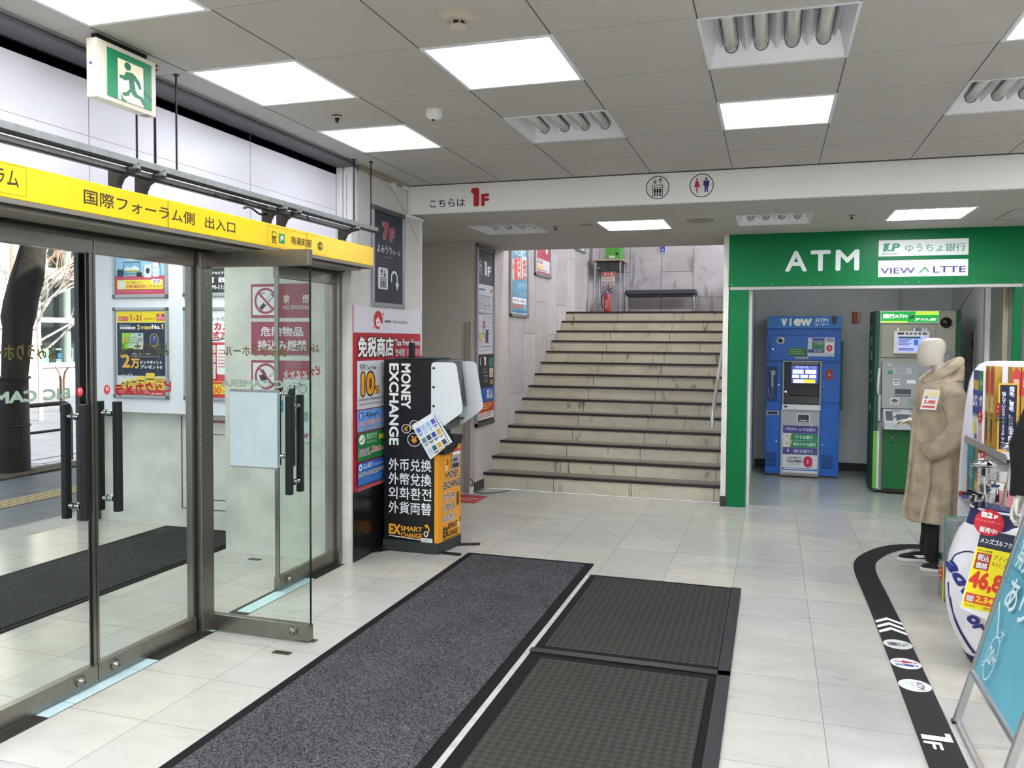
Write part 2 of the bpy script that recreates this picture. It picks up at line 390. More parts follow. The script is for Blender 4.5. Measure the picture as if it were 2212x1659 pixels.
# left wall: panels above the doors, pier, wall strip up to the alcove
b = MB(); b.box(-3.05, -2.95, -3, 5.26, 2.10, 3.4, M_white)
for y in (.6, 1.8, 2.998, 4.2): b.box(-2.9502, -2.949, y-.0015, y+.0015, 2.1, 2.83, M_seam)
b.box(-2.9502, -2.949, -3, 5.2, 2.50, 2.502, M_seam)
struct('wall_left', b)
b = MB(); b.box(-3.3, -2.83, 5.3, 6.39, 0, 3.4, M_wall); struct('wall_left', b)
b = MB(); b.box(-3.88, -2.95, 5.2, 6.38, 0, 3.0, M_dirty); struct('wall_pier', b)
b = MB(); b.box(-2.95, -2.83, 5.2, 5.3, 0, 2.2, M_dirty); struct('wall_pier', b)
b = MB(); b.box(-2.83, -2.815, 6.378, 6.392, 1.46, 2.6, WHITE); struct('trim_10', b)
b = MB(); b.box(-2.95, -2.905, 5.2, 5.3, 2.2, 2.80, WHITE); b.box(-2.9, -2.875, 5.21, 5.30, 2.2, 2.80, M_white); b.box(-2.87, -2.83, 5.205, 5.30, 2.2, 2.78, WHITE); b.box(-2.885, -2.825, 5.2, 5.27, 2.76, 2.80, WHITE)
struct('trim_2', b, bevel=.006)
b = MB(); b.box(-2.945, -2.79, -3, 5.20, 2.797, 2.812, mat('trim_underside', '#5b5c61', .6)); b.box(-2.95, -2.944, -3, 5.20, 2.793, 2.812, mat('dark_gap', '#141416', .6)); b.box(-2.84, -2.80, -3, 5.20, 2.800, ZC, GREYM); b.box(-2.80, -2.785, -3, 5.2, 2.818, ZC, ALU)
b.box(-2.835, -2.805, 5.3, 6.12, 2.795, 2.828, mat('beige_duct', '#9a917f', .6))
struct('trim_3', b)
b = MB(); b.box(-2.828, -2.8, 6.13, 6.153, 2.60, 2.83, WHITE); b.box(-2.828, -2.8, 6.1, 6.40, 2.575, 2.60, WHITE); b.box(-2.828, -2.80, 6.0, 6.13, 2.79, 2.81, WHITE)
struct('trim_4', b, bevel=.003)
b = MB(); b.box(-2.829, -2.822, 5.22, 6.37, 0, .50, mat('black_skirting_panel', '#131214', .22, noise=.3, nscale=5)); struct('baseboard_left', b)
# alcove wall facing the room, stair-side wall
b = MB(); b.box(-4.2, -3.1, 8.06, 8.2, 0, 2.65, M_beige); b.box(-3.1, -2.99, 8.06, 8.075, 0, 2.65, M_beige); b.box(-3.055, -2.992, 8.04, 8.06, 0, 1.78, mat('door_edge_brown', '#92877e', .5)); struct('wall_alcove', b)
b = MB(); b.box(-4.3, -4.2, 6.3, 8.2, 0, 2.65, M_beige); struct('wall_alcove', b)
b = MB(); b.box(-3.1, -2.95, 8.075, 9.18, 0, 4.7, mat('stair_side_paint', '#bfb6b2', .55, noise=.08, nscale=3)); b.box(-3.1, -2.945, 9.18, 14.1, 0, 4.7, M_marble)
struct('wall_stair_left', b)
b = MB(); b.box(-2.95, -2.938, 8.05, 8.33, 0, .10, mat('dark_skirting', '#2c2a2b', .5)); struct('baseboard_stair', b)
b = MB(); b.box(-3.1, 3.2, 14.0, 14.15, 1.9, 4.7, M_marble2); struct('wall_landing', b)
b = MB(); b.box(-3.1, 3.2, 8.9, 14.15, 4.7, 4.8, M_ceil); struct('ceiling', b)
b = MB(); b.box(3.1, 3.2, 8.9, 14.1, 1.9, 3.2, M_wall); b.box(3.1, 3.2, 8.9, 14.1, 4.5, 4.7, M_wall); struct('wall_landing_right', b)  # unseen wall with an assumed opening left for daylight
b = MB(); b.box(-2.95, 3.1, 11.99+.03, 14.0, 1.89, 2.015, M_tread); b.box(-.46, 3.1, 9.0, 12.05, 2.55, 2.60, M_tread); struct('floor', b)
# staircase
st = sgroup('staircase', (-1.7, 8.34, 0))
for k in range(14):
    y = 8.34+.2812*k; z1 = .162+.1425*k; z0 = max(0, z1-.1425)
    b = MB(); b.box(-2.95, -.3, y+.012, y+.30, z0-.02 if k else 0, z1-.004, M_riser); b.box(-2.95, -.3, y+.05, y+.30, z1-.004, z1, M_tread)
    s_ = build('stair_step', b, st)
    b = MB(); b.box(-2.95, -.3, y, y+.055, z1-.022, z1+.003, M_nose); build('nosing', b, s_)
# wall between the stairs and the machine room
b = MB(); b.box(-.46, -.41, 8.17, 8.3, 0, 2.62, M_dirty); b.box(-.462, -.405, 8.165, 8.20, 0, .10, mat('dark_skirting', '#2c2a2b', .5)); struct('wall_stair_end', b)
b = MB(); b.box(-.46, -.24, 8.3, 14.0, 0, 2.62, M_wall); struct('wall_stair_right', b)
# machine room
M_room = mat('machine_room_paint', '#dadcdb', .45, noise=.06, nscale=2)
b = MB(); b.box(-.42, -.22, 8.24, 10.95, 0, 2.5, M_room); struct('wall_room_left', b)
b = MB(); b.box(-.42, 2.2, 10.95, 11.1, 0, 2.5, M_room); struct('wall_room_back', b)
b = MB(); b.box(2.02, 2.2, 9.2, 10.95, 0, 2.5, M_room); b.box(2.03, 2.2, 8.2, 9.2, 0, 2.5, mat('grey_door_paint', '#6f6e68', .5)); b.box(2.0, 2.04, 9.14, 9.2, 0, 2.3, WHITE); b.box(1.99, 2.04, 9.20, 9.23, 0, 2.3, GREYM); b.box(2.0, 2.04, 8.5, 8.54, 0, 2.3, mat('cream_door_frame', '#b8ae96', .5))
struct('wall_room_right', b)
b = MB(); b.box(-.42, 2.2, 8.28, 11.1, 2.38, 2.5, M_room); struct('ceiling', b)
b = MB(); b.box(-.2, 2.02, 10.93, 10.95, 0, .10, mat('dark_skirting', '#2c2a2b', .5)); struct('baseboard_room', b)
b = MB(); b.box(-.215, -.195, 8.27, 8.30, 0, 2.11, WHITE); b.box(-.215, -.20, 8.28, 8.31, 1.95, 2.02, STEEL); struct('trim_5', b)
# unseen sides of the shop
b = MB(); b.box(-5.7, 5.1, -3.1, -3, 0, 3, M_wall); struct('wall_behind', b)
b = MB(); b.box(5, 5.1, -3, 11, 0, 3, M_wall); struct('wall_right', b)
b = MB(); b.box(2.2, 5, 9.0, 9.1, 0, 2.7, M_wall); struct('wall_far_right', b)
b = MB(); b.box(-5.66, 5.1, -3.1, 9.0, 3.4, 4.6, M_wall); b.box(-2.95, 5.1, -3.1, 9.0, 2.93, 3.4, M_wall); struct('ceiling', b)  # unseen upper block, added so the building keeps sun off the pavement

# ---------------------------------------------------------------- entrance vestibule
b = MB(); b.box(-5.66, -3.3, 5.78, 5.95, 0, 2.75, M_dirty)
M_ln = mat('panel_line', '#6a665f', .6)
for x0, x1, z0, z1 in ((-4.75, -4.74, .16, .94), (-4.66, -4.655, .24, .79), (-4.75, -3.9, .155, .162), (-4.66, -3.9, .24, .246), (-4.66, -3.9, .79, .795)): b.box(x0, x1, 5.776, 5.78, z0, z1, M_ln)
b.box(-4.44, -4.22, 5.775, 5.78, .89, .91, ink('#9a3d4e')); b.box(-4.655, -4.63, 5.77, 5.78, .78, .93, GREYM)
b.box(-4.64, -4.63, 5.76, 5.78, .50, .56, DSTEEL); b.cyl((-4.65, 5.77, .53), (-4.65, 5.78, .53), .008, DSTEEL)
struct('wall_vestibule', b)
b = MB(); b.box(-5.7, -3.88, 5.66, 5.78, .965, 2.75, M_white); struct('trim_6', b)
b = MB(); b.box(-5.7, -2.95, -3, 5.8, 2.75, 2.9, M_ceil); b.box(-5.75, -5.66, -3, 6.4, 2.55, 4.6, M_wall); struct('ceiling', b)  # strip above the street opening, unseen, carried up to block the sun
b = MB(); b.box(-5.75, -5.6, 5.66, 6.5, 0, 2.75, mat('facade_grey', '#26272a', .5)); struct('wall_facade', b)
# frame of the doors
b = MB()
for y0, y1 in ((2.20, 2.29), (3.685, 3.785), (5.155, 5.2)): b.box(-3.0, -2.90, y0, y1, 0, 2.055, STEEL)
b.box(-3.0, -2.93, 5.13, 5.16, 0, 2.07, STEEL)
struct('trim_7', b, bevel=.003)
b = MB(); b.box(-3.02, -2.88, -3, 5.2, 2.062, 2.12, DSTEEL); b.box(-2.93, -2.90, 2.3, 5.15, 2.05, 2.064, BLACK); b.box(-3.02, -2.9, -3, 2.2, 0, 2.07, STEEL); struct('trim_8', b)
b = MB(); b.box(-2.99, -2.865, 2.2, 5.2, 0, .0015, mat('sill_steel', '#3d3a36', .4, .6)); cy = mat('pale_blue_tape', '#bfd9da', .4, noise=.1, nscale=9)
for y0, y1 in ((2.66, 2.80), (2.80, 3.18), (3.18, 3.315), (4.06, 4.46), (4.463, 4.78), (3.735, 3.77), (5.17, 5.2)): b.box(-2.96, -2.868, y0+.002, y1-.002, .0015, .0028, cy)
struct('trim_9', b)

# ---------------------------------------------------------------- door leaves
M_glass = glass('door_glass', (.93, .97, .945, 1), 1.15)
gold = mat('gold_lettering', '#7c6c33', .35, .4); cream = mat('grey_green_lettering', '#a9b3a6', .5); redl = ink('#c41f26')
def leaf(name, hinge, rot, W, flip, texts, stile=True):
    """leaf along local +Y from its hinge, shop side on local +X (flip: hinge at the far end)"""
    r = sgroup(name, hinge); r.rotation_euler = (0, 0, rot)
    s = -1 if flip else 1
    def Y(t): return s*t
    b = MB(); b.box(-.006, .006, Y(.01), Y(W-.004), .09, 1.98, M_glass); build('glass_pane', b, r, local=True)
    b = MB(); b.box(-.021, .021, Y(.006), Y(W), .012, .096, STEEL)
    br = build('bottom_rail', b, r, bevel=.002, local=True)
    b = MB(); b.lathe((.021, Y(W-.10), .055), (1, 0, 0), [(0, .027), (.006, .027), (.007, .023), (.024, .016), (.0245, .013), (.0245, 0)], STEEL, 20); b.box(.0455, .047, Y(W-.102), Y(W-.098), .049, .061, BLACK)
    build('lock', b, br, smooth=True, local=True)
    b = MB(); b.box(-.021, .021, Y(.006), Y(W), 1.975, 2.058, STEEL); build('top_rail', b, r, bevel=.002, local=True)
    if stile:
        b = MB(); b.box(-.014, .014, Y(W-.014), Y(W), .096, 1.975, STEEL); b.box(-.004, .004, Y(W-.02), Y(W-.014), .096, 1.975, RUBBER); build('stile', b, r, local=True)
        b = MB(); b.box(-.014, .014, Y(.008), Y(.026), .096, 1.975, STEEL); build('stile', b, r, local=True)
    else:
        b = MB(); b.box(-.0062, .0062, Y(W-.004), Y(W), .096, 1.975, mat('glass_edge', '#12221d', .2)); build('glass_edge', b, r, local=True)
    for sd in (1, -1):
        b = MB(); b.box(sd*.036, sd*.068, Y(W-.111), Y(W-.079), .785, 1.30, BLACK); h = build('pull_handle', b, r, bevel=.004, local=True)
        for z in (.845, 1.245):
            b = MB(); b.lathe((0, Y(W-.095), z), (sd, 0, 0), [(.006, .016), (.012, .016), (.014, .010), (.018, .010), (.02, .015), (.028, .015), (.03, .009), (.037, .009)], CHROME, 18); build('standoff', b, h, smooth=True, local=True)
    b = MB(); d = -1 if (not flip) else 1
    for (kind, body, t0, t1, z0, z1, M) in texts:
        # lettering stuck on the street side: read from the street, mirrored from inside
        P = Print(b, (-.0064, Y(0), 2), (0, -1 if not flip else 1, 0), (0, 0, -1), (0, 0, 1, 1), eps=.0001)
        if not flip:
            x0, x1 = -t1, -t0
        else: x0, x1 = -t1, -t0
        P = Print(b, (-.0064, 0, 2), (0, -1, 0), (0, 0, -1), (0, 0, 1, 1))
        a0, a1 = sorted((-Y(t0), -Y(t1)))
        P.txt(body, a0, 2-z1, a1, 2-z0, M, .05 if kind != 'gold' else .028)
    build('lettering', b, r, local=True)
    return r
YH = 'よみうりホール'
d1 = leaf('door_1', (-2.95, 2.30, 0), 0, .694, False, [('c', 'BIC CAMERA', .03, .582, 1.325, 1.375, cream), ('gold', YH, .15, .51, 1.50, 1.565, gold)])
d2 = leaf('door_2', (-2.95, 3.68, 0), 0, .682, True, [('r', 'ビックカメラ', .155, .54, 1.315, 1.378, redl), ('gold', YH, .17, .51, 1.505, 1.572, gold)])
d3 = leaf('door_3', (-2.95, 3.765, 0), R_(-90), .665, False, [('c', 'BIC CAMERA', .11, .56, 1.334, 1.375, cream), ('gold', YH, .13, .52, 1.50, 1.555, gold)], False)
d4 = leaf('door_4', (-2.95, 5.15, 0), 0, .69, True, [('r', 'ビックカメラ', .16, .55, 1.345, 1.41, redl), ('gold', YH, .17, .54, 1.50, 1.56, gold)])
b = MB(); M_fr = mat('frosted_acrylic', '#b9c7c9', .35, noise=.06, nscale=6)
b.box(-.016, -.007, .178, .47, .913, 1.322, M_fr); b.box(-.006, -.0075+.0, .178, .47, .913, 1.322, M_fr); b.box(.0062, .0072, .176, .472, 1.31, 1.325, GREYM); b.box(.0062, .0072, .176, .472, .905, .913, ALU); b.box(.0062, .0068, .322, .332, .92, 1.31, mat('frosted_fold', '#b3c2c4', .4))
b.box(.0062, .0067, .178, .47, .913, 1.322, M_fr)
build('notice_holder', b, d3, local=True)
for dr, y in ((d1, .622), (d2, -.60)):
    b = MB(); P = Print(b, (.0062, 0, 2), (0, 1, 0), (0, 0, -1), (0, 0, 1, 1))
    P.ell(y, .646, .019, .0225, ink('#c5202b')); P.txt('引', y-.009, .632, y+.010, .652, iW, .02); P.txt('Pull', y-.007, .656, y+.008, .661, ink('#f0a0a0'))
    build('pull_sticker', b, dr, local=True)
# ================================================================ ceiling fittings
EM = mat('lamp_diffuser', '#f1f7ff', .5, emit=PANEL); FRW = mat('lamp_frame', '#dcdce0', .4)
HOUS = mat('lamp_housing', '#e3e3e8', .3, .1); TUBE = mat('unlit_tube', '#c9c9bf', .15, .0); CLIP = mat('tube_clip', '#2c2c30', .4)
EML = mat('lamp_diffuser_low', '#f1f7ff', .5, emit=LOWP); EMB = mat('lamp_diffuser_bright', '#f1f7ff', .5, emit=BACKP)
def ceiling_light(f, z, label, group, em=None):
    x0, x1, y0, y1 = f; t = thing('ceiling_light', label, 'ceiling light', ((x0+x1)/2, (y0+y1)/2, z), group)
    b = MB(); w = .018
    for a in ((x0, x1, y0, y0+w), (x0, x1, y1-w, y1), (x0, x0+w, y0+w, y1-w), (x1-w, x1, y0+w, y1-w)): b.box(a[0], a[1], a[2], a[3], z-.006, z+.05, FRW)
    build('frame', b, t, bevel=.002)
    b = MB(); b.box(x0+w, x1-w, y0+w, y1-w, z-.002, z+.012, em or EM); build('diffuser', b, t)
    return t
def dead_light(f, z, label):
    x0, x1, y0, y1 = f; t = thing('unlit_ceiling_light', label, 'ceiling light', ((x0+x1)/2, (y0+y1)/2, z), 'unlit four tube ceiling lights')
    b = MB(); d = .095; i = .085
    w = .012
    for a in ((x0, x1, y0, y0+w), (x0, x1, y1-w, y1), (x0, x0+w, y0+w, y1-w), (x1-w, x1, y0+w, y1-w)): b.box(a[0], a[1], a[2], a[3], z-.004, z+.02, FRW)
    b.quad((x0+w,y0+w,z), (x0+w,y1-w,z), (x0+i*.5,y1-i,z+d), (x0+i*.5,y0+i,z+d), HOUS); b.quad((x1-w,y1-w,z), (x1-w,y0+w,z), (x1-i*.5,y0+i,z+d), (x1-i*.5,y1-i,z+d), HOUS)
    b.quad((x1-w,y0+w,z), (x0+w,y0+w,z), (x0+i*.5,y0+i,z+d), (x1-i*.5,y0+i,z+d), HOUS); b.quad((x0+w,y1-w,z), (x1-w,y1-w,z), (x1-i*.5,y1-i,z+d), (x0+i*.5,y1-i,z+d), HOUS)
    b.box(x0+.01, x1-.01, y0+.01, y1-.01, z+d, z+d+.02, HOUS)
    # ridges of the reflector between the tubes
    W = (x1-x0-i)/4
    for k in range(5):
        cx = x0+i*.5+W*k; h = .055 if k % 4 else .03
        l, r = max(cx-W*.27, x0+i*.5), min(cx+W*.27, x1-i*.5)
        b.prism([(l, y0+i*.75, z+d), (r, y0+i*.75, z+d), ((l+r)/2, y0+i*.75, z+d-h)], (0, y1-y0-1.4*i, 0), HOUS)
    build('housing', b, t)
    for k in range(4):
        cx = x0+i*.5+W*(k+.5); b = MB()
        pts = [(cx, y0+.06, z+.055), (cx, y1-.115, z+.055), (cx, y1-.10, z+.062)]
        b.tube(pts, [.026, .026, .024], TUBE, 16)
        tb = build('tube', b, t, smooth=True)
        b = MB()
        for yy in (y1-.118,): b.tube([(cx+.0285*math.cos(a), yy+.012*math.sin(max(a-math.pi, 0)*1.0), z+.055+.0285*math.sin(a)) for a in [math.pi+math.pi*j/8 for j in range(9)]], .0022, CLIP, 6)
        for s_ in (-1, 1): b.box(cx+s_*.029, cx+s_*.033, y0+.06, y1-.12, z+.055, z+.060, CLIP)
        build('tube_holder', b, tb)
    return t
G = 'lit square ceiling lights'
for f, l in zip(LIT, ('lit square ceiling light above the door nearest the viewer, cut by the top edge', 'lit square ceiling light just right of the green exit sign', 'lit square ceiling light in the middle, beside the round smoke detector',
        'lit square ceiling light nearest the pier, beyond the small dark sprinkler', 'lit square ceiling light farthest right before the white beam', 'lit square ceiling light cut off by the right edge at the top')):
    ceiling_light(f, ZC, l, G)
for f in BACK: ceiling_light(f, ZC, 'added lit square ceiling light behind the viewpoint or out to the right', 'added ceiling lights outside the view', EMB)  # assumed panels out of view, added to light the room
for f, l in zip(SLIT, ('lit square light in the low ceiling in front of the stairs', 'lit square light in the low ceiling above the green fascia')): ceiling_light(f, ZS, l, 'lit lights in the low ceiling', EML)
for f, l in zip(DEAD+SDEAD, ('unlit four tube ceiling light at the top, largest of the dark ones', 'unlit four tube ceiling light in the middle in front of the white beam', 'unlit four tube ceiling light cut off by the right edge',
        'unlit light in the low ceiling left of the lit one over the stairs', 'unlit light in the low ceiling above the left end of the green fascia')):
    dead_light(f, ZC if f in DEAD else ZS, l)

CRM = mat('aged_cream_plastic', '#b9b0a2', .45); PLW = mat('white_plastic', '#dedcd8', .4)
t = thing('smoke_detector', 'cream round smoke detector on the ceiling at the top centre', 'smoke detector', (-1.165, 2.981, ZC))
b = MB(); b.lathe((-1.165, 2.981, ZC), (0,0,-1), [(0,.084),(.006,.084),(.010,.074),(.010,.06)], CRM, 32); build('base_ring', b, t, smooth=True)
b = MB(); b.lathe((-1.165, 2.981, ZC-.008), (0,0,-1), [(0,.06),(.008,.056),(.014,.040)], CRM, 32); b.lathe((-1.165, 2.981, ZC-.022), (0,0,-1), [(0,.026),(.014,.026)], BLACK, 24)
for k in range(6):
    a = k*math.pi/3; b.box(-1.165+.03*math.cos(a)-.003, -1.165+.03*math.cos(a)+.003, 2.981+.03*math.sin(a)-.003, 2.981+.03*math.sin(a)+.003, ZC-.037, ZC-.02, CRM)
b.lathe((-1.165, 2.981, ZC-.036), (0,0,-1), [(0,.033),(.006,.033),(.010,.024),(.011,.006)], CRM, 28); build('sensor_head', b, t, smooth=True)
t = thing('smoke_detector', 'round detector cut off by the top edge of the picture', 'smoke detector', (-.585, 2.93, ZC))
b = MB(); b.lathe((-.585, 2.93, ZC), (0,0,-1), [(0,.062),(.010,.060),(.018,.03),(.020,.01)], CRM, 28); build('base_ring', b, t, smooth=True)
t = thing('motion_sensor', 'white cylindrical ceiling sensor with a small dome', 'sensor', (-1.76, 4.152, ZC))
b = MB(); b.lathe((-1.76, 4.152, ZC), (0,0,-1), [(0,.044),(.034,.044),(.038,.041)], PLW, 28); build('body', b, t, smooth=True)
b = MB(); b.lathe((-1.76, 4.152, ZC-.037), (0,0,-1), [(0,.032),(.010,.026),(.018,.012),(.019,.002)], PLW, 24); b.box(-1.768, -1.752, 4.135, 4.15, ZC-.058, ZC-.05, BLACK); build('dome', b, t, smooth=True)
def sprinkler(x, y, z, label, s=1):
    t = thing('sprinkler_head', label, 'sprinkler', (x, y, z), 'fire sprinklers'); 
    b = MB(); b.lathe((x, y, z), (0,0,-1), [(0,.026*s),(.003,.028*s),(.006,.028*s)], DSTEEL, 20); b.lathe((x, y, z-.006), (0,0,-1), [(0,.026*s),(.007*s,.020*s)], CRM, 20); build('escutcheon', b, t, smooth=True)
    b = MB(); b.lathe((x, y, z-.012*s), (0,0,-1), [(0,.013*s),(.010*s,.013*s),(.012*s,.010*s),(.022*s,.010*s),(.024*s,.006*s),(.026*s,.006*s)], DSTEEL, 16); build('nozzle', b, t, smooth=True)
sprinkler(-2.321, 4.105, ZC, 'small dark sprinkler head between two lit ceiling lights')
sprinkler(-1.872, 7.20, ZS, 'small sprinkler in the low ceiling left of the lit light', .9)
sprinkler(.585, 7.15, ZS, 'small sprinkler in the low ceiling above the green fascia', .9)
def speaker(x, y, z, r, label):
    t = thing('ceiling_speaker', label, 'ceiling speaker', (x, y, z)); b = MB(); b.lathe((x, y, z), (0,0,-1), [(0,r),(.004,r),(.006,r-.008)], mat('speaker_grey', '#8b877f', .6), 32); build('rim', b, t, smooth=True)
    b = MB(); b.lathe((x, y, z-.003), (0,0,-1), [(0,r-.01),(.002,r-.012)], mat('speaker_mesh', '#77736c', .7), 28); build('grille', b, t)
speaker(-1.58, 7.16, ZS, .055, 'small round grille in the low ceiling beside the lit light')
speaker(-.60, 7.13, ZS, .115, 'large round speaker grille in the low ceiling right of the lit light')

# ================================================================ exit sign
def FX(b, X, y0, z0, y1, z1, **k):      # a print on a plane X = const seen from +X; drawing units are metres (y, -z)
    return Print(b, (X, y0, z1), (0, y1-y0, 0), (0, 0, z0-z1), (y0, -z1, y1, -z0), **k)
def FY(b, Y, x0, z0, x1, z1, **k):      # on a plane Y = const seen from -Y; units (x, -z)
    return Print(b, (x0, Y, z1), (x1-x0, 0, 0), (0, 0, z0-z1), (x0, -z1, x1, -z0), **k)
def T(P, s, a0, z0, a1, z1, M, *r, **k): return P.txt(s, a0, -z1, a1, -z0, M, *r, **k)
def RC(P, a0, z0, a1, z1, M, r=0): return P.rect(a0, -z1, a1, -z0, M, r)

t = thing('exit_sign', 'green and white running figure exit sign hung under the ceiling', 'exit sign', (-2.63, 2.86, ZC))
b = MB(); b.box(-2.655, -2.605, 2.69, 3.025, 2.565, 2.800, mat('cream_case', '#e0d8c4', .4)); b.box(-2.66, -2.63, 2.72, 3.0, 2.80, ZC-.001, mat('dark_steel', '#4a4741'))
b.box(-2.65, -2.61, 2.97, 3.0, 2.562, 2.566, GREYM); case = build('case', b, t, bevel=.003)
b = MB(); b.cyl((-2.632, 2.69, 2.70), (-2.632, 2.688, 2.70), .006, ink('#5b66b4'), 12); build('test_button', b, t)
b = MB(); b.box(-2.606, -2.602, 2.745, 2.995, 2.585, 2.78, ink('#0a8a58'))
P = Print(b, (-2.602, 2.745, 2.78), (0, .25, 0), (0, 0, -.195), (0, 0, 100, 100)); cr = ink('#f3e3c6', .15, .22); gr = ink('#0a7a4c')
P.rect(22, 14, 80, 100, cr)
P.ell(44, 24, 7.5, 8.5, gr)
P.poly([(40,36),(54,34),(62,38),(72,48),(76,62),(70,64),(64,54),(58,48),(62,66),(48,72),(46,52),(38,56),(26,54),(25,48),(36,46)], gr)
P.poly([(48,70),(60,66),(66,76),(78,78),(84,92),(78,95),(72,85),(58,84),(50,76),(46,86),(34,90),(30,84),(40,80)], gr)
P.poly([(84,60),(100,72),(100,80),(84,68)], ink('#0a7a4c')); P.poly([(26,84),(34,96),(44,100),(30,100)], gr)
build('panel', b, t)

# ================================================================ rail hung from the ceiling
t = thing('suspended_rail', 'long grey double rail hung on threaded rods above the yellow sign', 'rail', (-2.69, 2.5, 2.35))
b = MB(); b.box(-2.712, -2.670, -1, 5.30, 2.352, 2.382, GREYM); b.box(-2.708, -2.674, -1, 5.298, 2.344, 2.352, BLACK); build('upper_channel', b, t, bevel=.002)
b = MB(); b.box(-2.742, -2.716, -1, 5.02, 2.322, 2.342, GREYM); b.box(-2.74, -2.718, -1, 5.018, 2.314, 2.322, BLACK); build('lower_channel', b, t)
for (x, y) in ((-2.70, 1.2), (-2.69, 3.002), (-2.69, 3.117), (-2.735, 3.165), (-2.69, 3.257), (-2.765, 5.12), (-2.69, 5.225)):
    b = MB(); b.cyl((x, y, 2.375 if x > -2.72 else 2.335), (x, y, ZC), .0045, mat('threaded_rod', '#2b2929', .5, .6), 8); b.cyl((x, y, ZC-.006), (x, y, ZC), .014, DSTEEL, 10); build('rod', b, t)
bk = mat('bracket_steel', '#4c473f', .5, .5, noise=.3, nscale=30)
for y in (2.965, 3.125, 4.115, 4.262, 4.985):
    b = MB(); pr = [(-2.815, 2.2325), (-2.775, 2.2325), (-2.772, 2.27), (-2.755, 2.30), (-2.72, 2.318), (-2.668, 2.326), (-2.668, 2.346), (-2.76, 2.342), (-2.815, 2.338)]
    b.prism([(x, y, z) for x, z in pr], (0, .036, 0), bk); br = build('bracket', b, t)
    b = MB(); b.box(-2.70, -2.655, y-.002, y+.02, 2.335, 2.352, GREYM); b.cyl((-2.665, y+.018, 2.325), (-2.665, y+.018, 2.36), .004, DSTEEL, 8); build('clamp', b, br)
b = MB(); b.tube([(-2.78, 3.9+.03*i, 2.31+.012*math.sin(i*.9)) for i in range(8)]+[(-2.785, 4.125, 2.30), (-2.79, 4.125, 2.24)], .006, BLACK, 6); build('cable', b, t, smooth=True)
b = MB(); b.tube([(-2.70, 3.55+.05*i, 2.322-.006*math.sin(i*1.3)) for i in range(10)], .005, BLACK, 6); build('cable', b, t, smooth=True)
b = MB(); b.tube([(-2.69, 4.40, 2.345), (-2.69, 4.41, 2.31)], .004, BLACK, 6); build('cable', b, t, smooth=True)

# ================================================================ yellow sign
t = thing('entrance_sign', 'long yellow illuminated sign box with black lettering above the glass doors', 'sign', (-2.75, 3.8, 2.1))
YEL = mat('yellow_acrylic', '#f6c908', .35, emit=.10); SB = mat('sign_case', '#b9b6ae', .5); ky = ink('#3b3522')
for y0, y1 in ((-.5, 3.161), (3.167, 4.345), (4.351, 5.205)):
    b = MB(); b.box(-2.84, -2.668, y0+.002, y1-.002, 2.103, 2.229, SB); b.box(-2.668, -2.66, y0+.002, y1-.002, 2.103, 2.231, YEL); build('face_panel', b, t, bevel=.003)
b = MB(); b.box(-2.90, -2.662, -.5, 5.205, 2.083, 2.103, mat('sign_trim', '#8d877c', .45, .5)); b.box(-2.89, -2.70, -.5, 5.10, 2.064, 2.083, mat('sign_trim', '#8d877c')); b.box(-2.93, -2.67, -.5, 5.15, 2.079, 2.0835, BLACK); build('bottom_trim', b, t, bevel=.002)
b = MB(); P = FX(b, -2.66, -.5, 2.103, 5.205, 2.231)
T(P, '国際フォーラム側', 2.672, 2.136, 3.342, 2.196, ky, .016); T(P, '出入口', 3.418, 2.136, 3.657, 2.194, ky, .016); T(P, 'ラム', 2.27, 2.145, 2.372, 2.205, ky, .016)
for a0, a1, z0, z1 in ((1.6, 2.404, 2.118, 2.224), (3.939, 4.567, 2.113, 2.218)):
    P.line([(a0,-z0),(a1,-z0),(a1,-z1),(a0,-z1),(a0,-z0)], .0016, ink('#8a7a10'))
# train, railway emblem, station name, arrow
RC(P, 3.984, 2.140, 4.024, 2.192, ky, .008); RC(P, 3.989, 2.166, 4.019, 2.183, ink('#f5dd30'), .002); P.ell(3.994, -2.150, .005, .005, ink('#f5dd30')); P.ell(4.014, -2.150, .005, .005, ink('#f5dd30')); RC(P, 3.995, 2.185, 4.013, 2.189, ink('#f5dd30'))
P.line([(3.994,-2.139),(3.981,-2.122)], .005, ky); P.line([(4.014,-2.139),(4.030,-2.122)], .005, ky); P.line([(3.990,-2.131),(4.018,-2.131)], .004, ky)
RC(P, 4.052, 2.134, 4.106, 2.188, ink('#12955c')); T(P, 'JR', 4.060, 2.146, 4.098, 2.177, iW, .045)
T(P, '有楽町駅', 4.172, 2.141, 4.397, 2.189, ky, .012); P.ell(4.494, -2.164, .029, .026, ink('#4a432f')); P.line([(4.474,-2.164),(4.510,-2.164)], .005, ink('#f5dd30')); P.line([(4.496,-2.180),(4.513,-2.164),(4.496,-2.148)], .005, ink('#f5dd30'))
build('lettering', b, t)

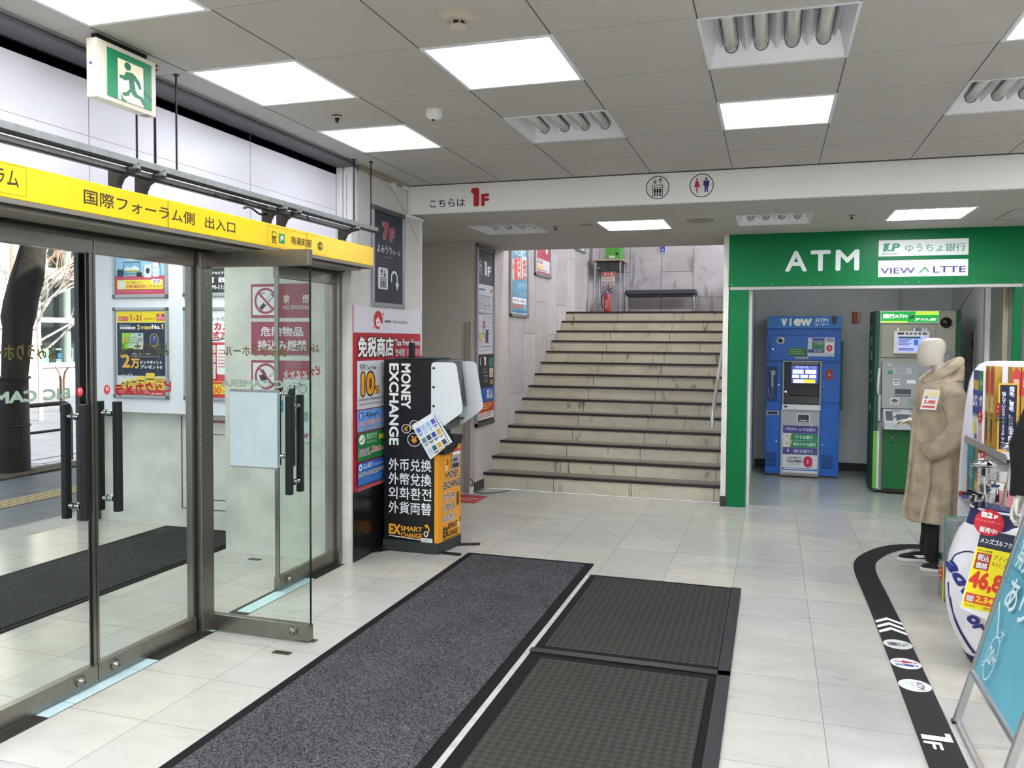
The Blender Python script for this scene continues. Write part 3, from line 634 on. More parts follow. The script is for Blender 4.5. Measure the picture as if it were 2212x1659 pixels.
# ================================================================ framed poster, detector and tax free panels on the wall strip
ALF = mat('poster_frame_aluminium', '#a3a4a6', .35, .7); ALD = mat('poster_frame_dark', '#5e5f60', .4, .6)
def frame_x(t, X, y0, z0, y1, z1, w=.03, d=.02, M=None):
    b = MB(); M = M or ALF
    b.box(X, X+d, y0, y1, z1-w, z1, ALD); b.box(X, X+d, y0, y1, z0, z0+w, M); b.box(X, X+d, y0, y0+w*.8, z0+w, z1-w, M); b.box(X, X+d, y1-w*.8, y1, z0+w, z1-w, M)
    return build('frame', b, t, bevel=.004)
t = thing('framed_poster', 'navy framed floor guide poster with a red 7F on the white wall strip', 'poster', (-2.83, 5.78, 2.2))
frame_x(t, -2.83, 5.497, 1.835, 6.052, 2.585, .035)
b = MB(); b.box(-2.83, -2.822, 5.52, 6.03, 1.862, 2.56, ink('#182033')); P = FX(b, -2.822, 5.52, 1.862, 6.03, 2.56)
r7 = ink('#b23a42'); w7 = ink('#d6d9dd')
P.line([(5.525,-1.868),(6.025,-1.868),(6.025,-2.553),(5.525,-2.553),(5.525,-1.868)], .006, iW)
T(P, '7', 5.668, 2.349, 5.775, 2.478, r7, .055, out=w7, ob=.014); T(P, 'F', 5.792, 2.345, 5.878, 2.444, r7, .055, out=w7, ob=.016)
T(P, 'よみうり', 5.575, 2.245, 5.825, 2.305, w7, .014); T(P, 'ホール', 5.84, 2.247, 5.978, 2.288, w7, .014); T(P, 'YOMIURI HALL', 5.70, 2.214, 5.85, 2.226, ink('#8a90a0'))
RC(P, 5.592, 1.972, 5.758, 2.135, w7, .018); dk = ink('#182033')
P.line([(5.655,-2.118),(5.655,-2.072)], .012, dk); P.line([(5.637,-2.10),(5.655,-2.122),(5.673,-2.10)], .010, dk); P.line([(5.70,-2.12),(5.70,-2.072)], .012, dk); P.line([(5.682,-2.09),(5.70,-2.068),(5.718,-2.09)], .010, dk)
RC(P, 5.628, 1.985, 5.728, 2.062, dk, .006); RC(P, 5.637, 1.991, 5.719, 2.055, w7)
for k in range(3): P.ell(5.654+.024*k, -2.044, .009, .007, dk); RC(P, 5.645+.024*k, 1.993, 5.663+.024*k, 2.036, dk)
P.ring(5.866, -2.075, .06, .05, .02, w7, a0=180, a1=360); RC(P, 5.806, 2.035, 5.826, 2.076, w7); RC(P, 5.906, 2.02, 5.926, 2.076, w7); P.poly([(5.88,-2.03),(5.952,-2.03),(5.916,-1.972)], w7)
P.line([(5.78,-1.875),(5.90,-1.91),(5.95,-1.96)], .003, ink('#3f4a63')); build('print', b, t)
t = thing('wall_sensor', 'small white lamp socket on the wall under the ceiling corner duct', 'sensor', (-2.81, 5.83, 2.78))
b = MB(); b.box(-2.83, -2.80, 5.80, 5.86, 2.765, 2.80, PLW); b.lathe((-2.80, 5.83, 2.768), (0,0,-1), [(0,.018),(.014,.018),(.016,.013),(.034,.012)], PLW, 18); build('body', b, t, smooth=True)
b = MB(); b.tube([(-2.825, 5.80, 2.77), (-2.825, 5.76, 2.785), (-2.826, 5.70, 2.79)], .003, PLW, 6); b.tube([(-2.827, 5.85, 2.75), (-2.8285, 6.0, 2.67), (-2.8285, 6.2, 2.52), (-2.8285, 6.36, 2.40)], .002, mat('thin_wire', '#a9a6a2', .6), 6); build('wire', b, t)

t = thing('tax_free_sign', 'red and white tax free sign panel behind the currency machine', 'sign', (-2.83, 5.8, 1.17))
tr = ink('#b0192a'); b = MB(); b.box(-2.83, -2.8245, 5.222, 6.385, .485, 1.836, tr); P = FX(b, -2.8245, 5.222, .485, 6.385, 1.836)
RC(P, 5.222, 1.641, 6.385, 1.836, ink('#d9d7de')); rc = ink('#c02431')
P.ell(5.605, -1.738, .075, .070, rc); P.ell(5.69, -1.785, .012, .010, rc); P.ell(5.53, -1.683, .010, .009, rc)
for cx, cy, rr in ((5.60, -1.722, .036), (5.645, -1.695, .026)):
    for k in range(5):
        a = math.pi/2+k*2*math.pi/5; P.ell(cx+rr*.62*math.cos(a), cy-rr*.62*math.sin(a), rr*.36, rr*.42, iW, 10)
    P.ell(cx, cy, rr*.14, rr*.14, rc, 8)
T(P, 'Japan.', 5.706, 1.718, 5.832, 1.746, iK, .02); T(P, 'Tax-free Shop', 5.85, 1.712, 6.117, 1.744, ink('#55565c'))
T(P, '免税商店', 5.282, 1.462, 5.862, 1.612, iW, .035, out=iK, ob=.05); T(P, 'Tax Free Store', 5.883, 1.543, 6.357, 1.596, iW, .03, out=iK, ob=.05); T(P, '면세점', 5.895, 1.462, 6.06, 1.520, iW, .02, out=iK, ob=.05); P.lines(6.1, -1.512, 6.357, -1.456, 3, ink('#e8a8ae'), .5)
RC(P, 5.267, 1.088, 5.692, 1.437, ink('#d5d4da')); T(P, '免税', 5.305, 1.368, 5.395, 1.418, iK, .015); T(P, 'Tax Free', 5.41, 1.37, 5.563, 1.402, iK, .02)
T(P, '10', 5.330, 1.185, 5.535, 1.352, ink('#f0a21c'), .05, out=iK, ob=.055); T(P, '%', 5.545, 1.19, 5.615, 1.245, ink('#f0a21c'), .03, out=iK, ob=.06)
T(P, '※特定商品を除く消費税相当額を免税', 5.28, 1.146, 5.685, 1.166, ink('#4a4a50')); T(P, 'Some items have 8% consumption tax', 5.30, 1.112, 5.67, 1.132, ink('#4a4a50')); P.ell(5.70, -1.29, .022, .028, iK); T(P, '+', 5.688, 1.276, 5.712, 1.304, ink('#c8c8c8'), .01)
RC(P, 5.75, 1.088, 6.18, 1.437, ink('#e6b23a'))
RC(P, 5.265, .925, 6.30, 1.082, ink('#6f9fdd'), .01); RC(P, 5.284, 1.012, 5.353, 1.066, ink('#1a58c8'), .008); T(P, '支', 5.296, 1.018, 5.342, 1.060, iW, .02); P.line([(5.372,-1.02),(5.372,-1.06)], .004, ink('#2c4c98')); T(P, 'Alipay+', 5.391, 1.012, 5.60, 1.062, ink('#12306e'), .025)
T(P, '【Alipay】扫码领50人民币红包', 5.284, .962, 5.72, 1.004, iR, .015, out=iW, ob=.05); T(P, '【Alipay+】Spend 10,000JPY and more get', 5.284, .932, 5.74, .960, iK, .01, out=iW, ob=.05)
RC(P, 5.265, .712, 6.30, .915, ink('#1d7a3c'), .01); P.ell(5.334, -.868, .046, .036, iW); P.line([(5.310,-.866),(5.330,-.850),(5.362,-.888)], .009, ink('#1d7a3c')); T(P, '微信支付', 5.399, .862, 5.566, .905, ink('#cfe6d2'), .005); T(P, 'WeChat Pay', 5.399, .825, 5.56, .852, ink('#a9d2b0')); RC(P, 5.60, .845, 5.72, .88, ink('#e8c83c')); T(P, '扫码有礼，', 5.284, .745, 5.47, .80, iK, .02, out=iW, ob=.06); T(P, '享BicCamera', 5.48, .755, 5.74, .805, iR, .02, out=iW, ob=.06)
RC(P, 5.265, .535, 6.30, .700, ink('#1463bb'), .01); P.ell(5.307, -.668, .026, .026, ink('#d8e6f4')); P.poly([(5.288,-.66),(5.307,-.68),(5.326,-.66)], ink('#1463bb')); T(P, '玉山銀行', 5.345, .650, 5.50, .69, iW, .015); T(P, 'E.SUN BANK', 5.52, .655, 5.68, .675, ink('#cfe0f2')); T(P, '熊本銀行卡,日本消费最高享', 5.277, .597, 5.60, .632, iK, .015, out=iW, ob=.06); T(P, '8.5%回馈', 5.605, .605, 5.70, .635, iR, .02, out=iW, ob=.06); P.lines(5.285, -.585, 5.69, -.545, 3, ink('#5f9ade'), .4, .3)
P.lines(5.26, -.525, 6.2, -.497, 3, ink('#e2909a'), .35)
build('print', b, t)

# ================================================================ framed boards and posters beyond
t = thing('floor_map_board', 'tall narrow framed floor map with white 1F on its dark top', 'floor map', (-2.95, 8.3, 1.6))
b = MB(); X = -2.95; y0, y1, z0, z1 = 8.06, 8.63, .675, 2.585
b.box(X, X+.03, y0, y1, z1-.03, z1, ALD); b.box(X, X+.03, y0, y1, z0, z0+.045, ALD); b.box(X, X+.03, y0, y0+.03, z0, z1, ALF); b.box(X, X+.03, y1-.03, y1, z0, z1, ALF); build('frame', b, t, bevel=.004)
b = MB(); b.box(X, X+.012, y0+.02, y1-.02, z0+.03, z1-.02, ink('#c9c8ce')); P = FX(b, X+.012, 8.06, .70, 8.63, 2.57); g1 = ink('#33353f'); q = 8.085; r = 8.605
RC(P, q, 2.18, r, 2.55, g1); T(P, '1', 8.30, 2.28, 8.385, 2.43, iW, .05); T(P, 'F', 8.41, 2.275, 8.51, 2.385, iW, .05); P.ring(8.18, -2.37, .045, .06, .014, ink('#c9ccd4')); P.ell(8.18, -2.37, .018, .02, ink('#c9ccd4')); P.lines(8.13, -2.30, 8.24, -2.27, 2, ink('#8d909a'), .4)
ln = ink('#7d7f88')
RC(P, 8.11, 2.115, 8.33, 2.135, ink('#55609c')); RC(P, 8.50, 2.105, 8.56, 2.14, ink('#c2464c'))
for a, z_, c_, d_ in ((8.13, 2.06, 8.30, 1.88), (8.32, 2.06, 8.56, 1.88), (8.12, 1.86, 8.28, 1.62), (8.34, 1.84, 8.57, 1.70)):
    P.line([(a,-z_),(c_,-z_),(c_,-d_),(a,-d_),(a,-z_)], .006, ln)
for z_ in (1.87, 1.66, 1.52): P.line([(8.10,-z_),(8.58,-z_)], .012, ink('#9a9ca4'))
RC(P, 8.27, 1.71, 8.32, 1.79, ink('#d4604a')); RC(P, 8.17, 1.58, 8.24, 1.66, ink('#d8b04a')); RC(P, 8.36, 1.56, 8.44, 1.70, g1); P.lines(8.15, -2.04, 8.28, -1.9, 5, ln, .25, .5); P.lines(8.38, -2.04, 8.54, -1.9, 5, ln, .25, .5); P.line([(8.14,-1.62),(8.2,-1.47),(8.58,-1.5)], .005, ln)
for a in (8.135, 8.215, 8.30, 8.345, 8.42): P.line([(a,-2.10),(a+.012,-1.50)], .004, ln)
for z_ in (2.06, 1.97, 1.93, 1.79, 1.74, 1.57): P.line([(8.11,-z_),(8.58,-z_+.01)], .003, ln)
for k in range(26): P.rect(8.13+.017*k, -1.62-.45*((k*7) % 11)/11, 8.14+.017*k, -1.605-.45*((k*7) % 11)/11, ink('#6a6c78'))
RC(P, q, .80, r, 1.44, ink('#26262a')); P.line([(8.17,-1.33),(8.17,-1.41)], .012, iW); T(P, '1', 8.28, 1.32, 8.34, 1.41, iW, .05); RC(P, 8.44, 1.30, 8.58, 1.40, ink('#2c7a56')); RC(P, 8.46, 1.19, 8.58, 1.285, ink('#cfc8bc')); RC(P, 8.49, 1.20, 8.55, 1.25, ink('#c89a30')); RC(P, 8.48, 1.11, 8.57, 1.16, ink('#a88430')); P.line([(8.30,-1.15),(8.38,-1.15),(8.38,-1.21),(8.30,-1.21),(8.30,-1.15)], .008, ink('#b8b8bc')); P.lines(8.24, -1.29, 8.4, -1.23, 4, ink('#85868c'), .35, .4)
RC(P, 8.20, .925, r, 1.08, ink('#2456a8')); T(P, '安心\n保証', 8.36, .96, 8.57, 1.06, iW, .02); RC(P, q, .82, r, .925, ink('#b83a2c')); P.lines(8.2, -.91, 8.56, -.84, 3, ink('#e8b060'), .4, .4); RC(P, q, .745, r, .82, ink('#d9d2cf')); P.lines(8.11, -.81, 8.58, -.755, 3, ink('#b04850'), .4, .3); RC(P, q, .70, r, .745, ink('#26262a'))
build('print', b, t)
def stair_poster(y0, z0, y1, z1, label, draw):
    t = thing('stair_poster', label, 'poster', (-2.945, (y0+y1)/2, (z0+z1)/2), 'framed posters on the stair wall')
    b = MB(); X = -2.945; b.box(X, X+.03, y0, y1, z1-.035, z1, ALD); b.box(X, X+.03, y0, y1, z0, z0+.04, ALF); b.box(X, X+.03, y0, y0+.035, z0, z1, ALF); b.box(X, X+.03, y1-.035, y1, z0, z1, ALF); build('frame', b, t, bevel=.006)
    b = MB(); b.box(X, X+.01, y0+.02, y1-.02, z0+.02, z1-.02, ink('#d8d6da')); P = FX(b, X+.01, y0, z0, y1, z1); draw(P); build('print', b, t)
def dr1(P):
    RC(P, 9.245, 1.92, 9.89, 3.12, ink('#5b9dba')); T(P, '今なら最大', 9.29, 2.60, 9.82, 2.72, iW, .015)
    P.poly([(9.30,-2.30),(9.30,-2.55),(9.86,-2.62),(9.86,-2.37)], ink('#e4e6ea')); T(P, '値引き', 9.315, 2.31, 9.85, 2.60, ink('#d8624a'), .05, rot=4); T(P, 'キャンペーン', 9.52, 2.21, 9.87, 2.30, iW, .01, rot=4)
    T(P, 'DUALの家電工事で', 9.28, 2.115, 9.86, 2.175, ink('#2a6488'), .005, out=ink('#cfe0ea'), ob=.03); RC(P, 9.29, 2.03, 9.86, 2.10, iW, .02); T(P, '対象の洗濯、冷蔵庫から', 9.31, 2.045, 9.84, 2.085, ink('#33425c'), .015); T(P, '3,300', 9.28, 1.965, 9.72, 2.022, ink('#e0663c'), .04); T(P, '円引', 9.73, 1.97, 9.87, 2.01, ink('#d0e0ea'), .01); P.ell(9.57, -1.935, .28, .018, ink('#3a7ea2'))
def dr2(P):
    RC(P, 10.29, 2.66, 10.98, 3.2, ink('#b2475c')); RC(P, 10.29, 2.475, 10.98, 2.50, ink('#b2475c')); P.lines(10.33, -2.64, 10.62, -2.59, 2, ink('#8d5664'), .5); RC(P, 10.33, 2.53, 10.62, 2.575, ink('#e2c860')); P.lines(10.33, -2.525, 10.8, -2.505, 1, ink('#7b6f8c'), .6)
    for k in range(3): P.ell(10.82, -2.80+.06*k*0, .06, .05, ink('#d8c8cc'))
stair_poster(9.2, 1.868, 9.935, 3.15, 'blue framed discount poster on the stair wall, nearest the floor map', dr1)
stair_poster(10.25, 2.43, 11.02, 3.25, 'crimson and white framed poster higher up the stair wall', dr2)
stair_poster(12.45, 2.99, 13.17, 3.75, 'framed poster on the stair wall of which only the bottom corner shows', lambda P: P)
# ================================================================ signs on the white beam
def disc_sign(x, label, draw):
    t = thing('round_pictogram', label, 'pictogram', (x, 6.155, 2.723)); b = MB(); b.lathe((x, 6.155, 2.723), (0, -1, 0), [(0, .0845), (.002, .0845)], ink('#e9e8e6'), 40)
    P = FY(b, 6.153, x-.09, 2.633, x+.09, 2.813); P.ring(x, -2.723, .0855, .0855, .006, iK, 40); draw(P, x); build('disc', b, t)
def lift(P, x):
    P.line([(x-.02,-2.788),(x-.02,-2.757)], .005, iK); P.line([(x-.034,-2.770),(x-.02,-2.754),(x-.006,-2.770)], .005, iK); P.line([(x+.02,-2.754),(x+.02,-2.787)], .005, iK); P.line([(x+.006,-2.772),(x+.02,-2.789),(x+.034,-2.772)], .005, iK)
    P.line([(x-.037,-2.663),(x-.037,-2.741),(x+.037,-2.741),(x+.037,-2.663),(x-.04,-2.663)], .005, iK)
    for d in (-.02, 0, .02): P.ell(x+d, -2.721, .006, .006, iK); RC(P, x+d-.008, 2.688, x+d+.008, 2.713, iK, .003); RC(P, x+d-.005, 2.668, x+d+.005, 2.69, iK)
def wc(P, x):
    c = ink('#bb2a33'); n = ink('#232a78'); P.line([(x,-2.775),(x,-2.675)], .002, iGr)
    P.ell(x-.033, -2.769, .007, .008, c); P.poly([(x-.042,-2.758),(x-.024,-2.758),(x-.012,-2.713),(x-.028,-2.713),(x-.029,-2.672),(x-.037,-2.672),(x-.038,-2.713),(x-.054,-2.713)], c)
    P.ell(x+.033, -2.771, .008, .009, n); P.poly([(x+.012,-2.758),(x+.054,-2.758),(x+.054,-2.72),(x+.046,-2.718),(x+.045,-2.674),(x+.036,-2.674),(x+.033,-2.715),(x+.030,-2.674),(x+.021,-2.674),(x+.020,-2.718),(x+.012,-2.72)], n)
disc_sign(-.828, 'round lift pictogram on the white beam', lift)
disc_sign(-.511, 'round toilet pictogram with red and blue figures on the white beam', wc)

# ================================================================ currency exchange machine
t = thing('currency_exchange_machine', 'black and orange money exchange machine with white side screens', 'exchange machine', (-2.55, 5.78, 0))
KB = mat('kiosk_black', '#0d0f14', .4); KG = mat('kiosk_base', '#2b3030', .5); OR = mat('kiosk_orange', '#e79a1c', .4); WP = mat('white_acrylic', '#dfe3e6', .25)
b = MB(); b.hexa([(-2.79,5.61,.0),(-2.338,5.612,.0),(-2.285,5.955,.0),(-2.79,5.955,0),(-2.79,5.61,.085),(-2.338,5.612,.085),(-2.285,5.955,.085),(-2.79,5.955,.085)], KG); build('base', b, t, bevel=.004)
b = MB(); b.box(-2.785, -2.372, 5.62, 5.95, .085, 1.446, KB); build('body', b, t, bevel=.008)
b = MB(); b.hexa([(-2.372,5.616,.065),(-2.338,5.616,.065),(-2.288,5.95,.065),(-2.372,5.95,.065),(-2.372,5.616,.74),(-2.338,5.616,.74),(-2.292,5.95,.79),(-2.372,5.95,.79)], OR); fp = build('front_panel', b, t, bevel=.006)
b = MB(); P = Print(b, (-2.3375, 5.616, .74), (.0475, .334, .0), (0, 0, -.675), (0, 0, 100, 100), lift=.0008)
ko = ink('#26221c')
P.txt('MONEY', 40, 20, 88, 29, ko, .04, out=iW, ob=.03); P.txt('EXCHANGE', 23, 31, 99, 40, ko, .04, out=iW, ob=.03)
for i, s_ in enumerate(('外币兑换', '外幣兌換', '외화환전')): P.txt(s_, 21, 44+12*i, 71, 53+12*i, ko, .02, out=iW, ob=.05)
P.txt('EX', 20, 82, 44, 94, ko, .05); P.txt('SMART', 42, 79, 84, 85.5, ko, .03); P.txt('CHANGE', 44, 87.5, 84, 94, ko, .03); P.rect(20, 95.5, 96, 96.5, ko)
P.ring(88, 84, 5, 3, 1.4, iW); P.ring(90, 79, 8, 4, 2.5, ko, a0=-70, a1=60); P.ring(33, 16, 5, 3, 1.6, iW); P.ring(34, 10, 7, 4, 2.5, ko, a0=-70, a1=70); P.ring(33, 22, 6, 3.5, 2, ko, a0=60, a1=200)
P.rect(56, 4, 92, 19, ink('#9a9c9f')); P.rect(62, 7, 82, 11, ink('#4d4f52')); P.rect(60, 13, 88, 18, ink('#3a3a3c')); P.rect(58, -3, 96, 0, ink('#d9452c')); P.rect(58, 0, 96, 3.5, ink('#e6e0da')); P.rect(40, -1.5, 46, 1.5, iK)
P.rect(80, 46, 90, 62, ink('#5a4a2a'), 3); build('print', b, fp)
b = MB(); P = Print(b, (-2.785, 5.62, 1.446), (.413, 0, 0), (0, 0, -1.361), (828, 776, 938, 1170), lift=.0006)
P.txt('MONEY', 866, 785, 887, 883, iW, .035, rot=-90); P.txt('EXCHANGE', 840, 785, 861, 963, iW, .035, rot=-90)
for i, s_ in enumerate(('外币兑换', '外幣兌換', '외화환전', '外貨両替')): P.txt(s_, 839, 991+31.3*i, 932, 1018+31.3*i, iW, .012)
ri = ink('#e9a22a')
for cx, cy, r_, s_ in ((895, 917, 10, '£'), (877.5, 926, 10, '€'), (895, 949, 15, '¥')):
    P.ring(cx, cy, r_, r_, 1.5, iW); P.txt(s_, cx-r_*.42, cy-r_*.55, cx+r_*.42, cy+r_*.55, ri, .04)
P.txt('EX', 840, 1135, 866, 1158, ri, .05); P.txt('SMART', 866, 1138, 913, 1149, ri, .03); P.txt('CHANGE', 867, 1152, 912, 1163, ri, .03); P.line([(840, 1161), (912, 1166)], 1.6, iW)
P.ring(921, 1152, 5, 6, 2, iW); P.ring(921, 1142, 8, 9, 3, ri, a0=-80, a1=80); P.poly([(917,1134),(925,1130),(923,1140)], ri)
P.rect(911, 1161, 935, 1174, ink('#d9dcd9')); P.lines(913, 1163, 931, 1172, 4, iGr, .4, .4)
build('side_lettering', b, t)
# upper unit, screen and cash tray
b = MB(); b.box(-2.70, -2.372, 5.63, 5.94, 1.446, 1.456, KG); b.box(-2.62, -2.58, 5.70, 5.74, 1.456, 1.57, KB); build('camera_post', b, t, bevel=.004)
b = MB(); b.hexa([(-2.40,5.66,1.09),(-2.235,5.66,1.09),(-2.215,5.90,1.09),(-2.40,5.90,1.09),(-2.40,5.66,1.445),(-2.275,5.66,1.445),(-2.262,5.90,1.445),(-2.40,5.90,1.445)], mat('kiosk_grey', '#55585b', .4)); sc_ = build('screen_housing', b, t, bevel=.012)
b = MB(); b.quad((-2.2395,5.69,1.12),(-2.2165,5.88,1.12),(-2.2615,5.88,1.42),(-2.272,5.69,1.42), mat('screen_glass', '#2c3138', .08)); build('screen', b, sc_)
b = MB(); b.box(-2.39, -2.28, 5.66, 5.90, .93, 1.06, mat('kiosk_grey', '#55585b')); b.box(-2.38, -2.25, 5.68, 5.92, .985, 1.0, KG); P = FY(b, 5.659, -2.36, .93, -2.27, 1.05); RC(P, -2.34, .955, -2.29, 1.03, ink('#d3c8c6')); P.lines(-2.335, -1.025, -2.295, -.96, 6, ink('#a0626a'), .4, .3); build('note_unit', b, t, bevel=.004)
b = MB(); b.box(-2.39, -2.27, 5.64, 5.92, .80, .83, KB); b.box(-2.38, -2.26, 5.72, 5.92, .83, .87, KB); b.box(-2.40, -2.3, 5.64, 5.93, .74, .80, KB); build('tray', b, t, bevel=.006)
def wing(Y, pts):
    b = MB(); P0 = []
    n = len(pts)
    for i, p in enumerate(pts):      # round every corner
        a, c = Vector(pts[i-1]), Vector(pts[(i+1) % n]); p = Vector(p); r = .035
        d0 = (a-p).normalized()*r; d1 = (c-p).normalized()*r
        for k in range(5):
            s_ = k/4; P0.append((p+d0)*(1-s_)**2 + p*2*s_*(1-s_) + (p+d1)*s_*s_)
    b.prism([(p.x, Y, p.y) for p in P0], (0, -.006, 0), WP); w_ = build('privacy_wing', b, t)
    for z in (1.385, 1.245, 1.105):
        b = MB(); b.lathe((-2.374, Y-.006, z), (0, -1, 0), [(0, .009), (.006, .009), (.009, .005)], BLACK, 14); build('bolt', b, w_, smooth=True)
wing(5.616, [(-2.395,1.43),(-2.20,1.428),(-2.142,1.07),(-2.31,.95),(-2.395,1.02)])
wing(5.962, [(-2.395,1.43),(-2.172,1.428),(-2.108,1.07),(-2.285,.935),(-2.395,1.02)])
for (x, y, x2, y2) in ((-2.32, 5.66, -2.19, 5.655), (-2.30, 5.93, -2.165, 6.0), (-2.76, 5.62, -2.83+.02, 5.54)):
    b = MB(); d = Vector((x2-x, y2-y, 0)).normalized(); n = Vector((-d.y, d.x, 0))*.022
    p0, p1 = Vector((x, y, .001)), Vector((x2, y2, .001)); pl = [p0+n, p0-n, p1-n*.9] + [p1+d*.02*math.sin(a)+n*.9*math.cos(math.pi-a) for a in (R_(30), R_(60), R_(90), R_(120), R_(150))] + [p1+n*.9]
    b.prism(pl, (0, 0, .011), KB); build('foot_plate', b, t)
t = thing('leaflet_stack', 'white stapled leaflet with small pictures hung askew on the black machine', 'leaflet', (-2.37, 5.60, .72))
c4 = [Vector((-2.366,5.596,1.062)), Vector((-2.208,5.57,.852)), Vector((-2.373,5.556,.717)), Vector((-2.534,5.58,.957))]
b = MB(); n_ = (c4[1]-c4[0]).cross(c4[3]-c4[0]).normalized(); n_ = n_ if n_.y < 0 else -n_
b.hexa([c4[3], c4[2], c4[1], c4[0]]+[p+n_*.010 for p in (c4[3], c4[2], c4[1], c4[0])], ink('#e6e7e8'))
P = Print(b, c4[3]+n_*.010, c4[0]-c4[3], c4[2]-c4[3], (0, 0, 100, 100), lift=.005)
cols = ('#5a78c8', '#aac0e6', '#8cc0ea', '#4a56b8', '#6c7c86', '#34404e', '#2e3c96', '#c8a23a', '#b8c0d8', '#2d5a5e', '#d79b2c', '#3c4048')
for r_ in range(3):
    for c_ in range(4): P.rect(8+22*c_, 14+30*r_, 24+22*c_, 34+30*r_, ink(cols[r_*4+c_])); P.rect(9+22*c_, 27+30*r_, 23+22*c_, 31+30*r_, ink('#d5dbe2')); (P.rect(12+22*c_, 36+30*r_, 20+22*c_, 38+30*r_, iGr) if r_ < 2 else None)
P.rect(96, 6, 98.5, 92, iK)
build('sheets', b, t)

# ================================================================ machine room front
GRN = mat('green_panel', '#006f3c', .35, spec=.2)
t = thing('fascia_sign', 'wide green fascia with white ATM lettering over the machine room', 'sign', (.8, 8.2, 2.11))
b = MB(); b.box(-.412, .92+.61, 8.16, 8.24, 2.114, 2.640, GRN); b.box(.92+.612, 2.06, 8.16, 8.24, 2.114, 2.640, GRN); build('panel', b, t)
b = MB(); b.box(-.40, 2.06, 8.17, 8.3, 2.085, 2.114, mat('steel_soffit', '#a7a6a2', .35, .7)); build('bottom_edge', b, t)
b = MB(); P = FY(b, 8.16, -.412, 2.114, 2.06, 2.640); [T(P, c, a0, 2.25, a1, 2.442, ink('#dfe6e1'), .025) for c, a0, a1 in (('A', .098, .292), ('T', .32, .495), ('M', .538, .74))]
for x in (-.38, -.02, .31, .41, .77, 1.13, 1.24, 1.68, 2.0):
    for z in (2.135, 2.622): P.ell(x, -z, .004, .004, ink('#b9c4be'), 8)
build('lettering', b, t); b = MB(); P = FY(b, 8.16, -.412, 2.114, 2.06, 2.640)
RC(P, .90, 2.372, 1.628, 2.516, ink('#e8ebea')); gj = ink('#1d8f62')
P.poly([(.945,-2.487),(1.00,-2.49),(.985,-2.415),(.935,-2.415)], gj); T(P, 'J', .968, 2.418, .996, 2.480, ink('#e8ebea'), .03, shear=.15); T(P, 'P', 1.012, 2.415, 1.075, 2.487, gj, .04, shear=.15); P.line([(.975,-2.424),(1.02,-2.424)], .010, gj); T(P, 'BANK', .932, 2.387, 1.065, 2.402, ink('#3f5f50')); T(P, 'ゆうちょ銀行', 1.12, 2.405, 1.605, 2.478, gj)
build('logo_panel', b, t); b = MB(); P = FY(b, 8.16, -.412, 2.114, 2.06, 2.640); RC(P, .90, 2.187, 1.628, 2.335, ink('#e8ebea'))
vi = ink('#352f86'); T(P, 'VIEW', .918, 2.215, 1.205, 2.268, vi, .015); T(P, 'LTTE', 1.35, 2.218, 1.61, 2.274, vi, .015); P.line([(1.24,-2.218),(1.285,-2.268),(1.315,-2.225)], .012, gj); T(P, 'ビューアルッテ', 1.145, 2.286, 1.365, 2.302, ink('#5a5a62'))
build('logo_panel', b, t)
b = MB(); b.box(-.41, 2.06, 8.19, 8.26, 2.641, 2.662, BLACK); build('shadow_gap', b, t)
b = MB(); b.box(-.405, -.225, 8.18, 8.24, 0, 2.085, GRN); o = build('green_post', b); tag(o, 'tall green post at the left of the machine room opening', 'post', 'green posts of the machine room')
b = MB(); b.box(2.00, 2.06, 8.18, 8.24, 0, 2.085, GRN); o = build('green_post', b); tag(o, 'green post at the right edge of the machine room opening', 'post', 'green posts of the machine room')

# ================================================================ blue cash machine
t = thing('cash_machine', 'blue cash machine with a handset at the left in the machine room', 'cash machine', (.34, 10.5, 0))
BL = mat('machine_blue', '#155fb8', .4); BL2 = mat('machine_blue_light', '#1c72bd', .4); SIL = mat('machine_silver', '#a3a6a8', .4, .3)
X0, X1, Yf = -.065, .752, 10.2
b = MB(); b.box(X0+.0, X1, Yf+.03, 10.86, .03, 1.75, BL); b.box(X0+.03, X1-.03, Yf+.05, 10.85, 0, .03, DSTEEL); b.box(X1, X1+.03, Yf+.06, 10.8, .80, 1.60, mat('machine_green_side', '#1d5146', .5)); body = build('body', b, t, bevel=.004)
b = MB(); b.box(X0, X1, Yf-.01, 10.86, 1.75, 1.893, BL2); P = FY(b, Yf-.01, X0, 1.75, X1, 1.893)
def sx(x): return X0+(x-218)*.00135
def sz(y): return 1.895-(y-160)*.001445
def cb(P, x0, y0, x1, y1, M, r=0): return RC(P, sx(x0), sz(y1), sx(x1), sz(y0), M, r)
def ct(P, s, x0, y0, x1, y1, M, *r, **k): return T(P, s, sx(x0), sz(y1), sx(x1), sz(y0), M, *r, **k)
ct(P, 'v', 333, 180, 382, 242, iW, .05); cb(P, 402, 178, 411, 242, iW); cb(P, 414, 178, 419, 242, iW); ct(P, 'ew', 436, 180, 585, 242, iW, .05); ct(P, 'ATM', 610, 180, 712, 210, iW, .03); ct(P, 'コーナー', 608, 216, 718, 242, iW, .02)
build('header', b, t)
b = MB(); b.box(sx(748), sx(780), Yf-.03, Yf-.01, sz(222), sz(165), BLACK); build('camera', b, t)
b = MB(); b.box(sx(243), sx(785), Yf+.012, Yf+.03, sz(518), sz(318), BL); up_ = build('upper_door', b, t, bevel=.003)
